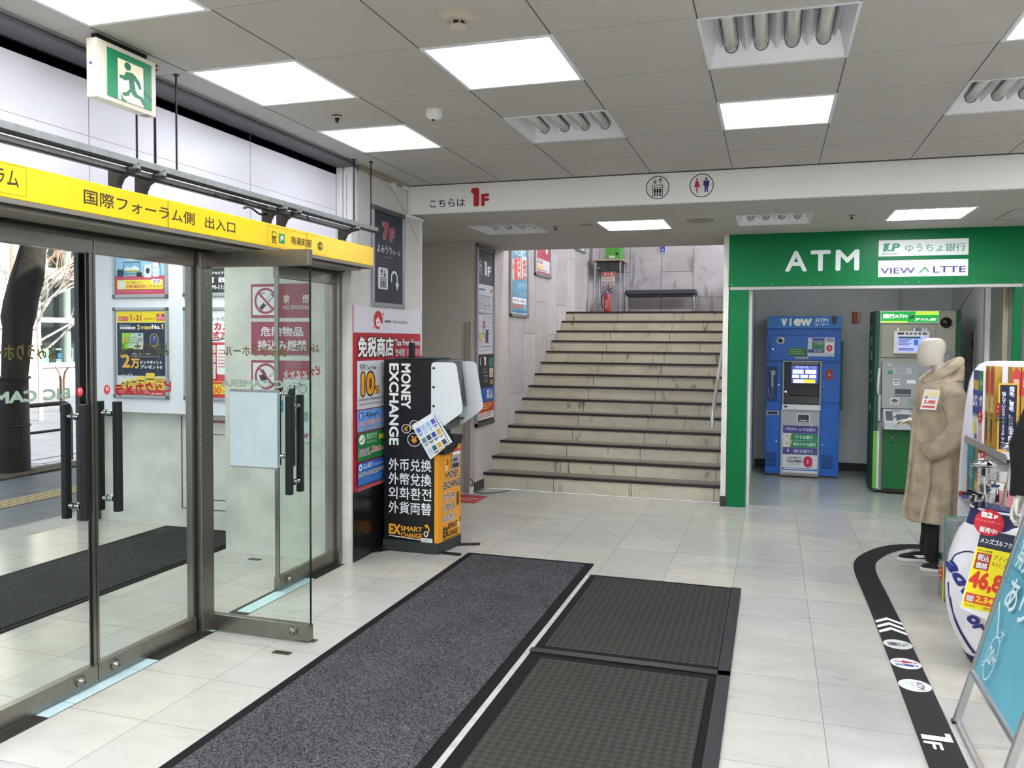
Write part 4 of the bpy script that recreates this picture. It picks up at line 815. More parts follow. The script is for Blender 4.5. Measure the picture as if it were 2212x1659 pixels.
b = MB(); P = FY(b, Yf+.012, sx(243), sz(518), sx(785), sz(318)); cb(P, 555, 335, 770, 485, ink('#c3c7cf')); cb(P, 590, 340, 690, 360, ink('#40468e')); cb(P, 590, 365, 690, 398, ink('#2b7a58')); cb(P, 590, 398, 690, 428, ink('#2b7a58')); cb(P, 558, 430, 690, 455, ink('#363c78')); ct(P, 'りそな銀行', 605, 372, 680, 390, ink('#cfe6da')); ct(P, '横浜銀行', 605, 434, 680, 450, ink('#ccd0e0'))
cb(P, 697, 333, 768, 458, ink('#e2e2e4')); ct(P, '0', 705, 390, 755, 446, ink('#c02a4c'), .06); cb(P, 700, 340, 765, 372, ink('#c9c9cf')); P.lines(sx(703), -sz(342), sx(762), -sz(370), 3, iK, .45); cb(P, 397, 420, 545, 483, ink('#2f6b2c')); P.lines(sx(405), -sz(428), sx(538), -sz(478), 3, ink('#88b07a'), .35, .3); cb(P, 457, 492, 562, 508, ink('#b9ac84')); ct(P, '取扱時間のご案内', 470, 495, 550, 505, iK)
build('stickers', b, up_)
b = MB(); b.lathe((sx(330), Yf+.012, sz(360)), (0,-1,0), [(0,.046),(.006,.046),(.010,.034)], SIL, 24); b.lathe((sx(330), Yf+.004, sz(360)), (0,-1,0), [(0,.026),(.006,.022),(.010,.01)], BLACK, 20); build('lens', b, up_, smooth=True)
b = MB(); b.cyl((sx(270), Yf+.012, sz(430)), (sx(270), Yf+.004, sz(430)), .010, CHROME, 14); build('lock', b, up_)
# centre: bezel with screen over a slanted desk
b = MB(); x0, x1 = sx(352), sx(670); z0, z1 = sz(880), sz(522)
b.box(x0, x0+.018, Yf-.02, Yf+.03, z0, z1, SIL); b.box(x1-.018, x1, Yf-.02, Yf+.03, z0, z1, SIL); b.box(x0, x1, Yf-.02, Yf+.03, z1-.014, z1, SIL); bez = build('bezel', b, t, bevel=.006)
b = MB(); b.box(x0+.018, x1-.018, Yf+.02, Yf+.04, z0, z1-.014, BLACK); b.hexa([(x0+.018,Yf-.03,z0-.005),(x1-.018,Yf-.03,z0-.005),(x1-.018,Yf+.02,z0-.005),(x0+.018,Yf+.02,z0-.005),(x0+.018,Yf-.03,z0+.02),(x1-.018,Yf-.03,z0+.02),(x1-.018,Yf+.02,z0+.15),(x0+.018,Yf+.02,z0+.15)], mat('black_plastic', '#0e0f11'))
b.box(sx(420), sx(580), Yf-.012, Yf+.02, sz(800), sz(740), mat('slot_dark', '#1c1d20', .3)); b.box(sx(585), sx(655), Yf-.012, Yf+.02, sz(805), sz(735), mat('slot_dark', '#1c1d20')); build('recess', b, bez)
b = MB(); b.box(sx(425), sx(645), Yf+.012, Yf+.02, sz(705), sz(560), ink('#2a46a8', .3, .55)); P = FY(b, Yf+.012, sx(425), sz(705), sx(645), sz(560)); sw = ink('#e8ecf4', .4, .6)
ct(P, 'ご希望のお取引を選択してください', 450, 566, 630, 584, sw)
for q in ((435,593,525,628),(540,593,628,628),(433,635,490,662),(500,635,560,662),(570,635,628,662)): cb(P, *q, sw, .006)
cb(P, 440, 672, 535, 702, sw); cb(P, 525, 672, 622, 702, ink('#e6d23c', .4, .6)); cb(P, 428, 533, 642, 552, ink('#8a7a78')); build('screen', b, bez)
b = MB(); b.cyl((sx(381), Yf+.02, sz(775)), (sx(381), Yf+.008, sz(775)), .014, CHROME, 16); build('lock', b, bez)
b = MB(); b.box(sx(352), sx(668), Yf-.035, Yf+.03, sz(920), sz(876), mat('silver_lip', '#d3d6da', .35, .2)); P = FY(b, Yf-.035, x0, sz(920), x1, sz(876)); cb(P, 366, 888, 396, 900, iK); build('shelf_lip', b, t, bevel=.004)
b = MB(); b.box(sx(345), sx(662), Yf-.005, Yf+.03, sz(1440), sz(920), SIL); b.box(sx(340), sx(662), Yf-.01, Yf+.03, .02, sz(1440), mat('kick_plate', '#8a8580', .4, .5)); lp = build('lower_panel', b, t, bevel=.003)
b = MB(); P = FY(b, Yf-.005, sx(345), .02, sx(662), sz(920))
cb(P, 365, 1048, 652, 1110, ink('#3f3b86')); ct(P, 'MIZUHO', 385, 1066, 480, 1086, ink('#d8d8e8'), .015); ct(P, 'みずほ銀行', 492, 1066, 633, 1092, ink('#d8d8e8'), .01)
for y, s_, xx in ((1112, 'りそな銀行', 472), (1170, '埼玉りそな銀行', 450)):
    cb(P, 365, y, 652, y+55, ink('#1f8457')); cb(P, 365, y, 430, y+55, ink('#d9dbd2')); P.ring(sx(400), -sz(y+24), .018, .016, .006, ink('#5b7a70')); P.poly([(sx(430),-sz(y)),(sx(440),-sz(y)),(sx(428),-sz(y+55)),(sx(418),-sz(y+55))], ink('#d9a23a')); ct(P, s_, xx, y+14, 612 if xx > 460 else 635, y+42, ink('#dff0e6'), .02)
cb(P, 365, 1226, 650, 1282, ink('#4a4c86')); ct(P, '横浜銀行', 455, 1240, 608, 1270, ink('#c9cce2'), .005); P.poly([(sx(402),-sz(1235)),(sx(420),-sz(1252)),(sx(405),-sz(1268))], ink('#d8dae8'))
cb(P, 362, 1284, 648, 1430, ink('#d9d9db')); ct(P, '上記の銀行は、', 400, 1300, 525, 1320, iK, .025); ct(P, '引出手数料', 400, 1325, 525, 1352, iK, .035); ct(P, '10:00~18:00', 425, 1358, 500, 1368, iK); ct(P, '0', 535, 1292, 612, 1384, ink('#c1204a'), .07); ct(P, '円', 590, 1366, 612, 1386, ink('#c1204a'), .02); cb(P, 362, 1392, 648, 1412, ink('#2f68b4')); P.lines(sx(375), -sz(1397), sx(635), -sz(1408), 1, iW, .5)
build('bank_stickers', b, lp)
b = MB(); b.box(sx(475), sx(585), Yf-.014, Yf-.004, sz(1025), sz(948), ink('#d8d9da')); b.box(sx(486), sx(575), Yf-.016, Yf-.01, sz(1018), sz(957), ink('#2a2b2d')); b.box(sx(498), sx(562), Yf-.02, Yf-.012, sz(1012), sz(998), ink('#b0b1b3')); build('statement_slot', b, lp, bevel=.003)
b = MB(); b.cyl((sx(601), Yf-.005, sz(1038)), (sx(601), Yf-.014, sz(1038)), .012, CHROME, 14); build('lock', b, lp)
# handset in its niche, side panel details
b = MB(); nb = mat('machine_blue_dark', '#0d3a74', .5); b.box(sx(228), sx(312), Yf+.015, Yf+.032, sz(850), sz(570), nb); ni = build('handset_niche', b, t)
b = MB(); hs = mat('handset_grey', '#a9aaa6', .4); b.tube([(sx(262), Yf-.0, sz(612)), (sx(266), Yf-.02, sz(640)), (sx(268), Yf-.022, sz(690)), (sx(268), Yf-.0, sz(735))], [.016, .013, .013, .016], hs, 12); b.box(sx(255), sx(292), Yf+.0, Yf+.018, sz(640), sz(605), hs); hs_ = build('handset', b, t, smooth=True)
b = MB(); b.tube([(sx(268), Yf+.005, sz(740)), (sx(272), Yf+.003, sz(800)), (sx(258), Yf+.002, sz(828)), (sx(240), Yf+.004, sz(800)), (sx(238), Yf+.008, sz(745))], .004, hs, 8); build('cord', b, hs_, smooth=True)
b = MB(); b.box(sx(223), sx(330), Yf+.02, Yf+.034, sz(968), sz(935), ink('#b5b7b8')); b.box(sx(233), sx(318), Yf+.018, Yf+.03, sz(962), sz(942), ink('#1f2022')); build('ticket_slot', b, t)
b = MB(); b.box(sx(708), sx(760), Yf+.02, Yf+.034, sz(668), sz(592), ink('#a3222e')); b.cyl((sx(735), Yf+.02, sz(631)), (sx(735), Yf+.012, sz(631)), .012, CHROME, 14); build('call_button', b, t)
for x0, x1 in ((225, 315), (685, 776)):
    b = MB(); b.box(sx(x0), sx(x1), Yf+.024, Yf+.032, sz(1390), sz(1275), nb)
    for k in range(7): b.box(sx(x0), sx(x1), Yf+.022, Yf+.026, sz(1283+15*k), sz(1279+15*k), BL)
    build('vent', b, t)
for x, y in ((322, 720), (310, 1185), (690, 728), (692, 1198)):
    b = MB(); b.cyl((sx(x), Yf+.03, sz(y)), (sx(x), Yf+.022, sz(y)), .009, CHROME, 12); build('lock', b, t)
b = MB(); b.box(X0-.005, X1+.005, Yf+.02, Yf+.03, .885, .89, nb); b.box(X0, X1, Yf+.02, Yf+.032, 1.355, 1.36, nb); build('seam', b, t)

# ================================================================ green and grey cash machine
t = thing('cash_machine', 'grey and green cash machine with a lit screen behind the mannequin', 'cash machine', (1.44, 9.7, 0))
Yj = 9.45; BG = mat('machine_beige', '#9a968a', .45); GY = mat('machine_grey', '#8a8c8d', .45); DG = mat('machine_dark_green', '#0d4a2e', .45); GD = mat('machine_green', '#04602a', .45)
def jx(x): return 1.065+(x-400)*.000824
def jz(y): return 1.93-(y-150)*.000914
b = MB(); b.box(1.07, 1.80, Yj+.02, 10.2, .03, 1.925, BG); b.box(1.09, 1.78, Yj+.05, 10.1, 0, .03, DSTEEL); build('body', b, t, bevel=.005)
b = MB(); b.box(1.03, 1.07, Yj+.0, 10.0, .02, 1.925, DG); b.box(1.022, 1.03, Yj+.10, 9.9, .02, 1.92, mat('machine_side_green', '#14402c', .5)); P = Print(b, (1.022, 9.9, 1.92), (0, -.35, 0), (0, 0, -1.9), (0, 0, 100, 100))
for y0, y1 in ((8, 10), (14, 19), (22, 27), (33, 35), (38, 40), (52, 56)): P.rect(25, y0, 80, y1, ink('#8fa79a'))
build('side_panel', b, t)
b = MB(); b.box(jx(1282), jx(1335), Yj, 10.0, .02, 1.93, DG); build('side_panel', b, t)
b = MB(); b.box(jx(412), jx(1088), Yj-.0, Yj+.03, jz(298), jz(155), ink('#d7dccf')); P = FY(b, Yj, jx(412), jz(298), jx(1088), jz(155))
def jb(P, x0, y0, x1, y1, M, r=0): return RC(P, jx(x0), jz(y1), jx(x1), jz(y0), M, r)
def jt(P, s, x0, y0, x1, y1, M, *r, **k): return T(P, s, jx(x0), jz(y1), jx(x1), jz(y0), M, *r, **k)
g1 = ink('#159a3e', .4, .5); g2 = ink('#a8d83c', .4, .6); w1 = ink('#f2f7f0', .4, .8)
jb(P, 420, 165, 1080, 288, g1); P.poly([(jx(825),-jz(163)),(jx(1080),-jz(163)),(jx(1080),-jz(202)),(jx(810),-jz(202))], g2); P.poly([(jx(420),-jz(272)),(jx(730),-jz(272)),(jx(722),-jz(290)),(jx(420),-jz(290))], g2); P.poly([(jx(735),-jz(258)),(jx(755),-jz(218)),(jx(812),-jz(200)),(jx(800),-jz(240))], ink('#0b6a38', .4))
jt(P, '銀行ATM', 442, 192, 722, 242, w1, .03); jt(P, 'JP', 815, 240, 872, 268, w1, .04); jt(P, 'ゆうちょ銀行', 882, 240, 1055, 270, w1, .02); build('header', b, t)
b = MB(); b.box(jx(430), jx(1055), Yj+.008, Yj+.02, jz(690), jz(308), BG); b.box(jx(428), jx(1058), Yj+.016, Yj+.021, jz(694), jz(304), M_joint); up_ = build('upper_door', b, t, bevel=.002)
b = MB(); b.box(jx(570), jx(980), Yj-.035, Yj+.008, jz(645), jz(388), ink('#dcdcd8')); mo = build('monitor', b, t, bevel=.005)
b = MB(); b.box(jx(612), jx(945), Yj-.037, Yj-.03, jz(620), jz(440), ink('#8f96dc', .3, .75)); P = FY(b, Yj-.037, jx(612), jz(620), jx(945), jz(440)); jb(P, 620, 450, 875, 472, ink('#1c5a34')); P.lines(jx(625), -jz(480), jx(790), -jz(555), 5, ink('#34386a'), .45, .5); jb(P, 800, 482, 850, 548, ink('#1f62b4', .4, .4)); P.lines(jx(622), -jz(582), jx(800), -jz(615), 2, ink('#34386a'), .5); build('screen', b, mo)
b = MB(); P = FY(b, Yj-.035, jx(570), jz(645), jx(980), jz(388)); jb(P, 612, 403, 685, 428, ink('#3c3f40'))
for k in range(5): jb(P, 705+48*k, 404, 735+48*k, 428, ink('#5a5c5e'), .004)
P.ell(jx(935), -jz(416), .013, .013, ink('#2f74b0')); build('icons', b, mo)
for x in (618, 806, 840, 905, 940):
    b = MB(); b.box(jx(x)-.010, jx(x)+.010, Yj-.03, Yj-.01, jz(392), jz(352), ink('#d5d8da' if x != 840 else '#3a78b8')); build('camera_arm', b, mo, bevel=.004)
b = MB(); b.ball((jx(1172), Yj+.02, jz(290)), .056, .045, .056, mat('dome_black', '#0a0b0c', .08)); build('camera_dome', b, t, smooth=True)
b = MB(); b.box(jx(1115), jx(1250), Yj+.012, Yj+.02, jz(740), jz(612), ink('#7f8083')); P = FY(b, Yj+.012, jx(1115), jz(740), jx(1250), jz(612)); P.lines(jx(1120), -jz(660), jx(1245), -jz(735), 4, ink('#a5a7aa'), .5, .3); build('notice', b, t)
b = MB(); b.hexa([(jx(440),Yj-.09,jz(1270)),(jx(1260),Yj-.09,jz(1270)),(jx(1260),Yj+.03,jz(1270)),(jx(440),Yj+.03,jz(1270)),(jx(440),Yj-.02,jz(735)),(jx(1260),Yj-.02,jz(735)),(jx(1260),Yj+.03,jz(735)),(jx(440),Yj+.03,jz(735))], GY); fa = build('front', b, t, bevel=.006)
b = MB(); P = Print(b, (jx(440), Yj-.02, jz(735)), (jx(1260)-jx(440), 0, 0), (0, -.07, jz(1270)-jz(735)), (440, 735, 1260, 1270), lift=.001)
P.rect(575, 810, 785, 878, ink('#a3a6ac')); P.lines(590, 818, 770, 875, 4, ink('#5c5f6a'), .35, .4); P.rect(508, 842, 562, 882, ink('#1f7a3c')); P.rect(570, 935, 642, 1000, ink('#d9d9d4')); P.lines(577, 945, 636, 995, 3, iK, .5); P.rect(592, 1048, 775, 1130, ink('#26272a')); P.rect(596, 1105, 770, 1118, ink('#8d8e92')); P.rect(538, 1152, 638, 1222, ink('#cdccc5')); P.ell(588, 1180, 42, 20, ink('#5a3a2c')); P.rect(540, 1205, 636, 1212, iK); P.rect(730, 945, 830, 982, ink('#d5d7da')); P.rect(862, 850, 960, 910, ink('#7b7d80')); P.rect(745, 1155, 900, 1232, ink('#7b7d80')); P.rect(508, 768, 550, 780, ink('#c9cacc')); build('slots', b, fa)
b = MB(); b.hexa([(jx(455),Yj-.20,jz(1500)),(jx(1265),Yj-.20,jz(1500)),(jx(1265),Yj+.03,jz(1500)),(jx(455),Yj+.03,jz(1500)),(jx(455),Yj-.20,jz(1425)),(jx(1265),Yj-.20,jz(1425)),(jx(1265),Yj-.07,jz(1270)),(jx(455),Yj-.07,jz(1270))], mat('machine_light_grey', '#b2b4b6', .4)); kd = build('keypad_desk', b, t, bevel=.006)
b = MB(); P = Print(b, (jx(455), Yj-.07, jz(1270)), (jx(1265)-jx(455), 0, 0), (0, -.13, jz(1425)-jz(1270)), (455, 1270, 1265, 1425), lift=.001); P.rect(480, 1300, 560, 1400, ink('#4a4e58')); P.rect(560, 1285, 660, 1310, ink('#8d8f92')); P.rect(600, 1330, 800, 1410, ink('#4c5660')); P.rect(565, 1350, 600, 1372, ink('#6d6f72')); P.rect(760, 1285, 900, 1310, ink('#8d8f92')); build('keys', b, kd)
b = MB(); b.box(jx(470), jx(1265), Yj-.05, Yj+.03, .06, jz(1502), GD); b.box(jx(470), jx(1265), Yj-.03, Yj+.03, .02, .06, DSTEEL); lo = build('lower_panel', b, t, bevel=.003)
b = MB(); b.cyl((jx(578), Yj-.05, .60), (jx(578), Yj-.058, .60), .008, CHROME, 12); build('lock', b, lo)
b = MB(); b.cyl((jx(578), Yj-.05, .545), (jx(578), Yj-.058, .545), .010, mat('black_plastic', '#0e0f11'), 12); build('lock', b, lo)
b = MB(); b.box(jx(358), jx(400), Yj-.004, Yj+.02, .05, jz(1540), ink('#5cae2c')); b.box(jx(402), jx(432), Yj-.004, Yj+.02, .05, jz(1540), ink('#c9cbc6')); build('corner_strip', b, t)
b = MB(); b.tube([(jx(412), Yj-.02, jz(820)), (jx(402), Yj-.05, jz(900)), (jx(396), Yj-.05, jz(1050)), (jx(405), Yj-.02, jz(1110))], [.012, .014, .014, .012], ink('#c6c8c9'), 12); h_ = build('handset', b, t, smooth=True)
b = MB(); b.box(jx(408), jx(438), Yj-.012, Yj+.0, jz(1420), jz(1118), ink('#b9bbbd')); build('leaflet_holder', b, t)
b = MB(); P0 = [(jx(1275),.95),(jx(1275),jz(745)),(jx(1320),jz(755)),(jx(1365),jz(830)),(jx(1380),jz(950)),(jx(1370),.95)]
b.prism([(x, Yj-.05, z) for x, z in P0], (0, .02, 0), mat('grey_screen', '#5f6561', .4)); P = FY(b, Yj-.05, jx(1275), .95, jx(1380), jz(745)); jb(P, 1285, 870, 1335, 940, ink('#6f8a74')); jb(P, 1280, 970, 1338, 1015, ink('#c4c8c2')); build('privacy_wing', b, t)

t = thing('alarm_lamp', 'small red alarm lamp on the machine room back wall', 'alarm lamp', (.93, 10.94, 1.86))
b = MB(); b.box(.975, 1.02, 10.90, 10.95, 1.955-.12, 1.955, CRM); build('base', b, t, bevel=.004)
b = MB(); b.box(.925, .975, 10.89, 10.945, 1.955-.13, 1.965, ink('#d2442a', .3)); build('lens', b, t, bevel=.008)
t = thing('wall_pipe', 'white pipe bent along the top of the machine room back wall', 'pipe', (1.2, 10.9, 2.2))
b = MB(); b.tube([(.93, 10.9, 2.38), (.93, 10.9, 2.30), (.94, 10.9, 2.285), (1.42, 10.9, 2.285), (1.435, 10.9, 2.27), (1.435, 10.9, 1.93)], .016, WHITE, 12); build('pipe', b, t, smooth=True)
b = MB(); b.box(.905, .955, 10.88, 10.92, 2.33, 2.37, GREYM); build('clip', b, t)
b = MB(); b.box(2.014, 2.02, 9.72, 9.86, 1.32, 1.72, ink('#c6c5bc')); P = Print(b, (2.014, 9.86, 1.72), (0, -.14, 0), (0, 0, -.4), (0, 0, 100, 100)); P.rect(8, 4, 92, 14, ink('#a04a50')); P.rect(8, 18, 92, 52, ink('#8f8448')); P.ring(50, 74, 30, 14, 8, ink('#b03a44')); P.lines(15, 22, 85, 48, 4, iK, .3)
o = build('warning_strip', b); tag(o, 'narrow warning notice on the white wall right of the grey cash machine', 'notice')
t = thing('wall_conduit', 'thin white conduit bent down the right wall of the machine room', 'conduit', (2.0, 9.8, 2.1)); b = MB(); b.tube([(2.01, 9.35, 2.38), (2.01, 9.35, 2.22), (2.01, 9.85, 2.18), (2.01, 10.5, 1.98)], .008, WHITE, 8); build('conduit', b, t, smooth=True)

# ================================================================ upper landing
t = thing('handrail', 'grey tubular handrail along the right side of the stairs', 'handrail', (-.52, 8.6, .9))
b = MB(); b.tube([(-.555, 8.29, .75), (-.555, 8.30, .84), (-.55, 8.36, .925), (-.53, 9.3, 1.45), (-.515, 12.0, 2.85), (-.515, 12.6, 2.89)], .018, mat('satin_rail', '#b9b9bb', .35, .6), 14); build('rail', b, t, smooth=True)
for y in (8.5, 9.8, 11.1):
    z = .925+(y-8.36)*.54; b = MB(); b.tube([(-.54, y, z-.01), (-.53, y, z-.06), (-.46, y, z-.07)], .008, STEEL, 8); b.cyl((-.46, y, z-.07), (-.468, y, z-.07), .025, STEEL, 14); build('wall_bracket', b, t, smooth=True)
ZL = 2.015
t = thing('side_table', 'small desk with grey legs in the corner of the upper landing', 'desk', (-2.5, 13.7, ZL))
WD = mat('desk_top_beige', '#b3a68c', .5, noise=.1, nscale=6); GL = mat('desk_leg_grey', '#a9abb0', .4, .4); DK = mat('desk_drawer_dark', '#2e3036', .5)
b = MB(); b.box(-2.86, -2.36, 13.42, 13.95, ZL+.885, ZL+.91, WD); build('desk_top', b, t, bevel=.003)
b = MB(); b.box(-2.80, -2.42, 13.5, 13.9, ZL+.73, ZL+.885, DK); b.box(-2.62, -2.60, 13.49, 13.5, ZL+.78, ZL+.84, BLACK); b.box(-2.79, -2.75, 13.495, 13.5, ZL+.765, ZL+.785, GL); build('drawer', b, t)
for x in (-2.84, -2.40):
    for y in (13.48, 13.88):
        b = MB(); b.tube([(x, y, ZL), (x+.01*(1 if x < -2.6 else -1), y, ZL+.84), (x, y, ZL+.885)], .011, GL, 10); build('leg', b, t, smooth=True)
t = thing('public_telephone', 'bright green public telephone on the desk on the upper landing', 'telephone', (-2.52, 13.65, ZL+.91))
PG = mat('telephone_green', '#3f9a1f', .4); z = ZL+.911
b = MB(); b.hexa([(-2.66,13.50,z),(-2.41,13.50,z),(-2.41,13.78,z),(-2.66,13.78,z),(-2.65,13.56,z+.34),(-2.42,13.56,z+.34),(-2.42,13.78,z+.34),(-2.65,13.78,z+.34)], PG)
P = Print(b, (-2.66, 13.50, z+.34), (.25, 0, 0), (0, 0, -.34), (0, 0, 100, 100), lift=-.03); 
tb = build('body', b, t, bevel=.008)
b = MB(); b.box(-2.60, -2.50, 13.492, 13.52, z+.02, z+.06, ink('#c9d4c4')); b.box(-2.49, -2.455, 13.498, 13.53, z+.07, z+.115, iK); build('key_pad', b, t)
b = MB(); b.tube([(-2.68, 13.6, z+.33), (-2.715, 13.58, z+.2), (-2.72, 13.58, z+.09), (-2.69, 13.6, z+.012)], .006, ink('#c9c9c4'), 8); build('cord', b, t, smooth=True)
b = MB(); b.tube([(-2.69, 13.6, z+.36), (-2.67, 13.6, z+.37), (-2.67, 13.74, z+.37)], .018, PG, 10); build('handset', b, t, smooth=True)
t = thing('fire_extinguisher', 'red fire extinguisher standing under the desk on the landing', 'fire extinguisher', (-2.60, 13.42, ZL))
RD = mat('extinguisher_red', '#a3121c', .3); x, y = -2.60, 13.40
b = MB(); b.lathe((x, y, ZL), (0,0,1), [(0,.045),(.01,.052),(.03,.052),(.30,.052),(.33,.045),(.345,.02),(.35,.016)], RD, 24); P = None; build('cylinder', b, t, smooth=True)
b = MB(); 
for k in range(7):
    zz = ZL+.10+.022*k; b.quad((x-.028, y-.0535, zz), (x+.028, y-.0535, zz), (x+.028, y-.0535, zz+.009), (x-.028, y-.0535, zz+.009), ink('#d6b09a' if k else '#d7b05a'))
build('label', b, t)
b = MB(); b.lathe((x, y, ZL+.348), (0,0,1), [(0,.016),(.03,.016),(.035,.01)], GL, 14); b.tube([(x-.01, y, ZL+.385), (x+.03, y, ZL+.40), (x+.075, y, ZL+.425)], .007, BLACK, 8); b.tube([(x-.01, y, ZL+.375), (x+.05, y, ZL+.375), (x+.085, y, ZL+.355)], .007, BLACK, 8); build('valve', b, t, smooth=True)
b = MB(); b.tube([(x-.01, y, ZL+.365), (x-.06, y-.01, ZL+.36), (x-.095, y-.01, ZL+.28), (x-.09, y-.01, ZL+.18), (x-.075, y, ZL+.10)], .008, BLACK, 8); build('hose', b, t, smooth=True)
t = thing('extinguisher_sign', 'red and white fire extinguisher notice above the red cylinder', 'sign', (-2.60, 13.49, ZL+.55))
b = MB(); b.box(-2.71, -2.485, 13.44, 13.45, ZL+.51, ZL+.705, ink('#cfc3bc')); P = FY(b, 13.44, -2.71, ZL+.51, -2.485, ZL+.705); RC(P, -2.705, ZL+.63, -2.49, ZL+.70, ink('#9a1a26')); T(P, '消火器', -2.68, ZL+.648, -2.51, ZL+.69, ink('#e3c6c0'), .02); P.lines(-2.69, -ZL-.645, -2.505, -ZL-.635, 1, ink('#d0a0a0')); P.lines(-2.70, -ZL-.625, -2.50, -ZL-.56, 4, ink('#8a7a78'), .35, .2)
for k in range(4): RC(P, -2.69+.05*k, ZL+.52, -2.665+.05*k, ZL+.545, ink('#6b5c5c'))
build('plate', b, t); b = MB(); b.box(-2.605, -2.59, 13.445, 13.455, ZL+.43, ZL+.51, RD); b.lathe((-2.5975, 13.45, ZL+.42), (0, -1, 0), [(0, .012), (.004, .012)], mat('extinguisher_red', '#a3121c'), 14); build('strap', b, t)
t = thing('bench', 'dark grey padded bench with grey legs on the upper landing', 'bench', (-1.75, 13.75, ZL))
b = MB(); b.box(-2.34, -1.19, 13.55, 13.92, ZL+.33, ZL+.41, mat('bench_pad', '#3d404b', .55, noise=.1, nscale=20)); build('seat', b, t, bevel=.02)
b = MB(); b.box(-2.32, -1.21, 13.58, 13.90, ZL+.30, ZL+.332, BLACK); build('frame', b, t)
for x in (-2.315, -1.225):
    for y in (13.59, 13.88):
        b = MB(); b.cyl((x, y, ZL), (x, y, ZL+.31), .016, GL, 14); build('leg', b, t, smooth=True)
b = MB(); b.box(-1.83, -1.74, 13.985, 14.0, 3.06, 3.18, ink('#d5d8e2')); P = FY(b, 13.985, -1.83, 3.06, -1.74, 3.18); RC(P, -1.825, 3.07, -1.745, 3.18, ink('#1c3f9c')); T(P, '所', -1.80, 3.085, -1.765, 3.13, ink('#d6dcf0'), .02); o = build('blue_sign', b); tag(o, 'small blue sign on the back wall above the bench, cut by the low ceiling', 'sign')
# ================================================================ mats and floor markings
def carpet(name, c1, c2, scale, weave=False):
    M = bpy.data.materials.new(name); M.use_nodes = True; nt = M.node_tree; L = nt.links; b = nt.nodes['Principled BSDF']; g = nt.nodes.new('ShaderNodeNewGeometry')
    b.inputs['Roughness'].default_value = .9; b.inputs['Specular IOR Level'].default_value = .2
    if weave:
        mp = nt.nodes.new('ShaderNodeMapping'); mp.inputs['Rotation'].default_value = (0, 0, R_(45)); mp.inputs['Scale'].default_value = (scale, scale, 0); L.new(g.outputs['Position'], mp.inputs[0])
        t_ = nt.nodes.new('ShaderNodeTexChecker'); t_.inputs['Scale'].default_value = 1; L.new(mp.outputs[0], t_.inputs['Vector']); src = t_.outputs['Fac']
        n = nt.nodes.new('ShaderNodeTexNoise'); n.inputs['Scale'].default_value = 120; n.inputs['Detail'].default_value = 2; L.new(g.outputs['Position'], n.inputs['Vector'])
        a = nt.nodes.new('ShaderNodeMath'); a.operation = 'MULTIPLY_ADD'; a.inputs[1].default_value = .62; L.new(src, a.inputs[0]); 
        h = nt.nodes.new('ShaderNodeMath'); h.operation = 'MULTIPLY'; h.inputs[1].default_value = .6; L.new(n.outputs[0], h.inputs[0]); L.new(h.outputs[0], a.inputs[2]); fac = a.outputs[0]
    else:
        n = nt.nodes.new('ShaderNodeTexNoise'); n.inputs['Scale'].default_value = scale; n.inputs['Detail'].default_value = 4; n.inputs['Roughness'].default_value = .8; L.new(g.outputs['Position'], n.inputs['Vector'])
        n2 = nt.nodes.new('ShaderNodeTexNoise'); n2.inputs['Scale'].default_value = 3; n2.inputs['Detail'].default_value = 3; L.new(g.outputs['Position'], n2.inputs['Vector'])
        r = nt.nodes.new('ShaderNodeMapRange'); r.inputs[1].default_value = .42; r.inputs[2].default_value = .60; L.new(n.outputs[0], r.inputs[0])
        r2 = nt.nodes.new('ShaderNodeMapRange'); r2.inputs[1].default_value = .3; r2.inputs[2].default_value = .7; r2.inputs[3].default_value = .8; r2.inputs[4].default_value = 1.1; L.new(n2.outputs[0], r2.inputs[0])
        a = nt.nodes.new('ShaderNodeMath'); a.operation = 'MULTIPLY'; L.new(r.outputs[0], a.inputs[0]); L.new(r2.outputs[0], a.inputs[1]); fac = a.outputs[0]
    x = nt.nodes.new('ShaderNodeMix'); x.data_type = 'RGBA'; x.inputs[6].default_value = lin(c1); x.inputs[7].default_value = lin(c2); L.new(fac, x.inputs[0]); L.new(x.outputs[2], b.inputs['Base Color'])
    bp = nt.nodes.new('ShaderNodeBump'); bp.inputs['Strength'].default_value = .5; bp.inputs['Distance'].default_value = .004; L.new(fac, bp.inputs['Height']); L.new(bp.outputs[0], b.inputs['Normal'])
    return M
CARP = carpet('charcoal_carpet', '#101012', '#69676b', 130); WEAVE = carpet('basket_weave', '#262421', '#3d3b36', 36, True); DCARP = carpet('dark_carpet', '#141413', '#4a4a47', 130)
def mat_thing(label, x0, x1, y0, y1, pile, bw, tapes=()):
    t = thing('floor_mat', label, 'mat', ((x0+x1)/2, (y0+y1)/2, 0)); b = MB()
    for a in ((x0, x1, y0, y0+bw), (x0, x1, y1-bw, y1), (x0, x0+bw, y0+bw, y1-bw), (x1-bw, x1, y0+bw, y1-bw)): b.box(*a, .0005, .006, RUBBER)
    build('rubber_border', b, t, bevel=.002)
    b = MB(); b.box(x0+bw, x1-bw, y0+bw, y1-bw, .0005, .011, pile); build('pile', b, t)
    return t
mat_thing('long charcoal carpet mat running from the doors side towards the stairs', -2.143, -1.185, 1.6, 5.735, CARP, .055)
t = mat_thing('dark basket weave mat beside the long charcoal mat, the half farther from the viewer', -1.153, -.179, 4.035, 5.462, WEAVE, .05)
mat_thing('dark basket weave mat nearest the viewer, taped to the one beyond it', -1.153, -.185, 1.6, 4.0, WEAVE, .075)
TAPE = mat('black_tape', '#1d1e20', .5, noise=.25, nscale=30)
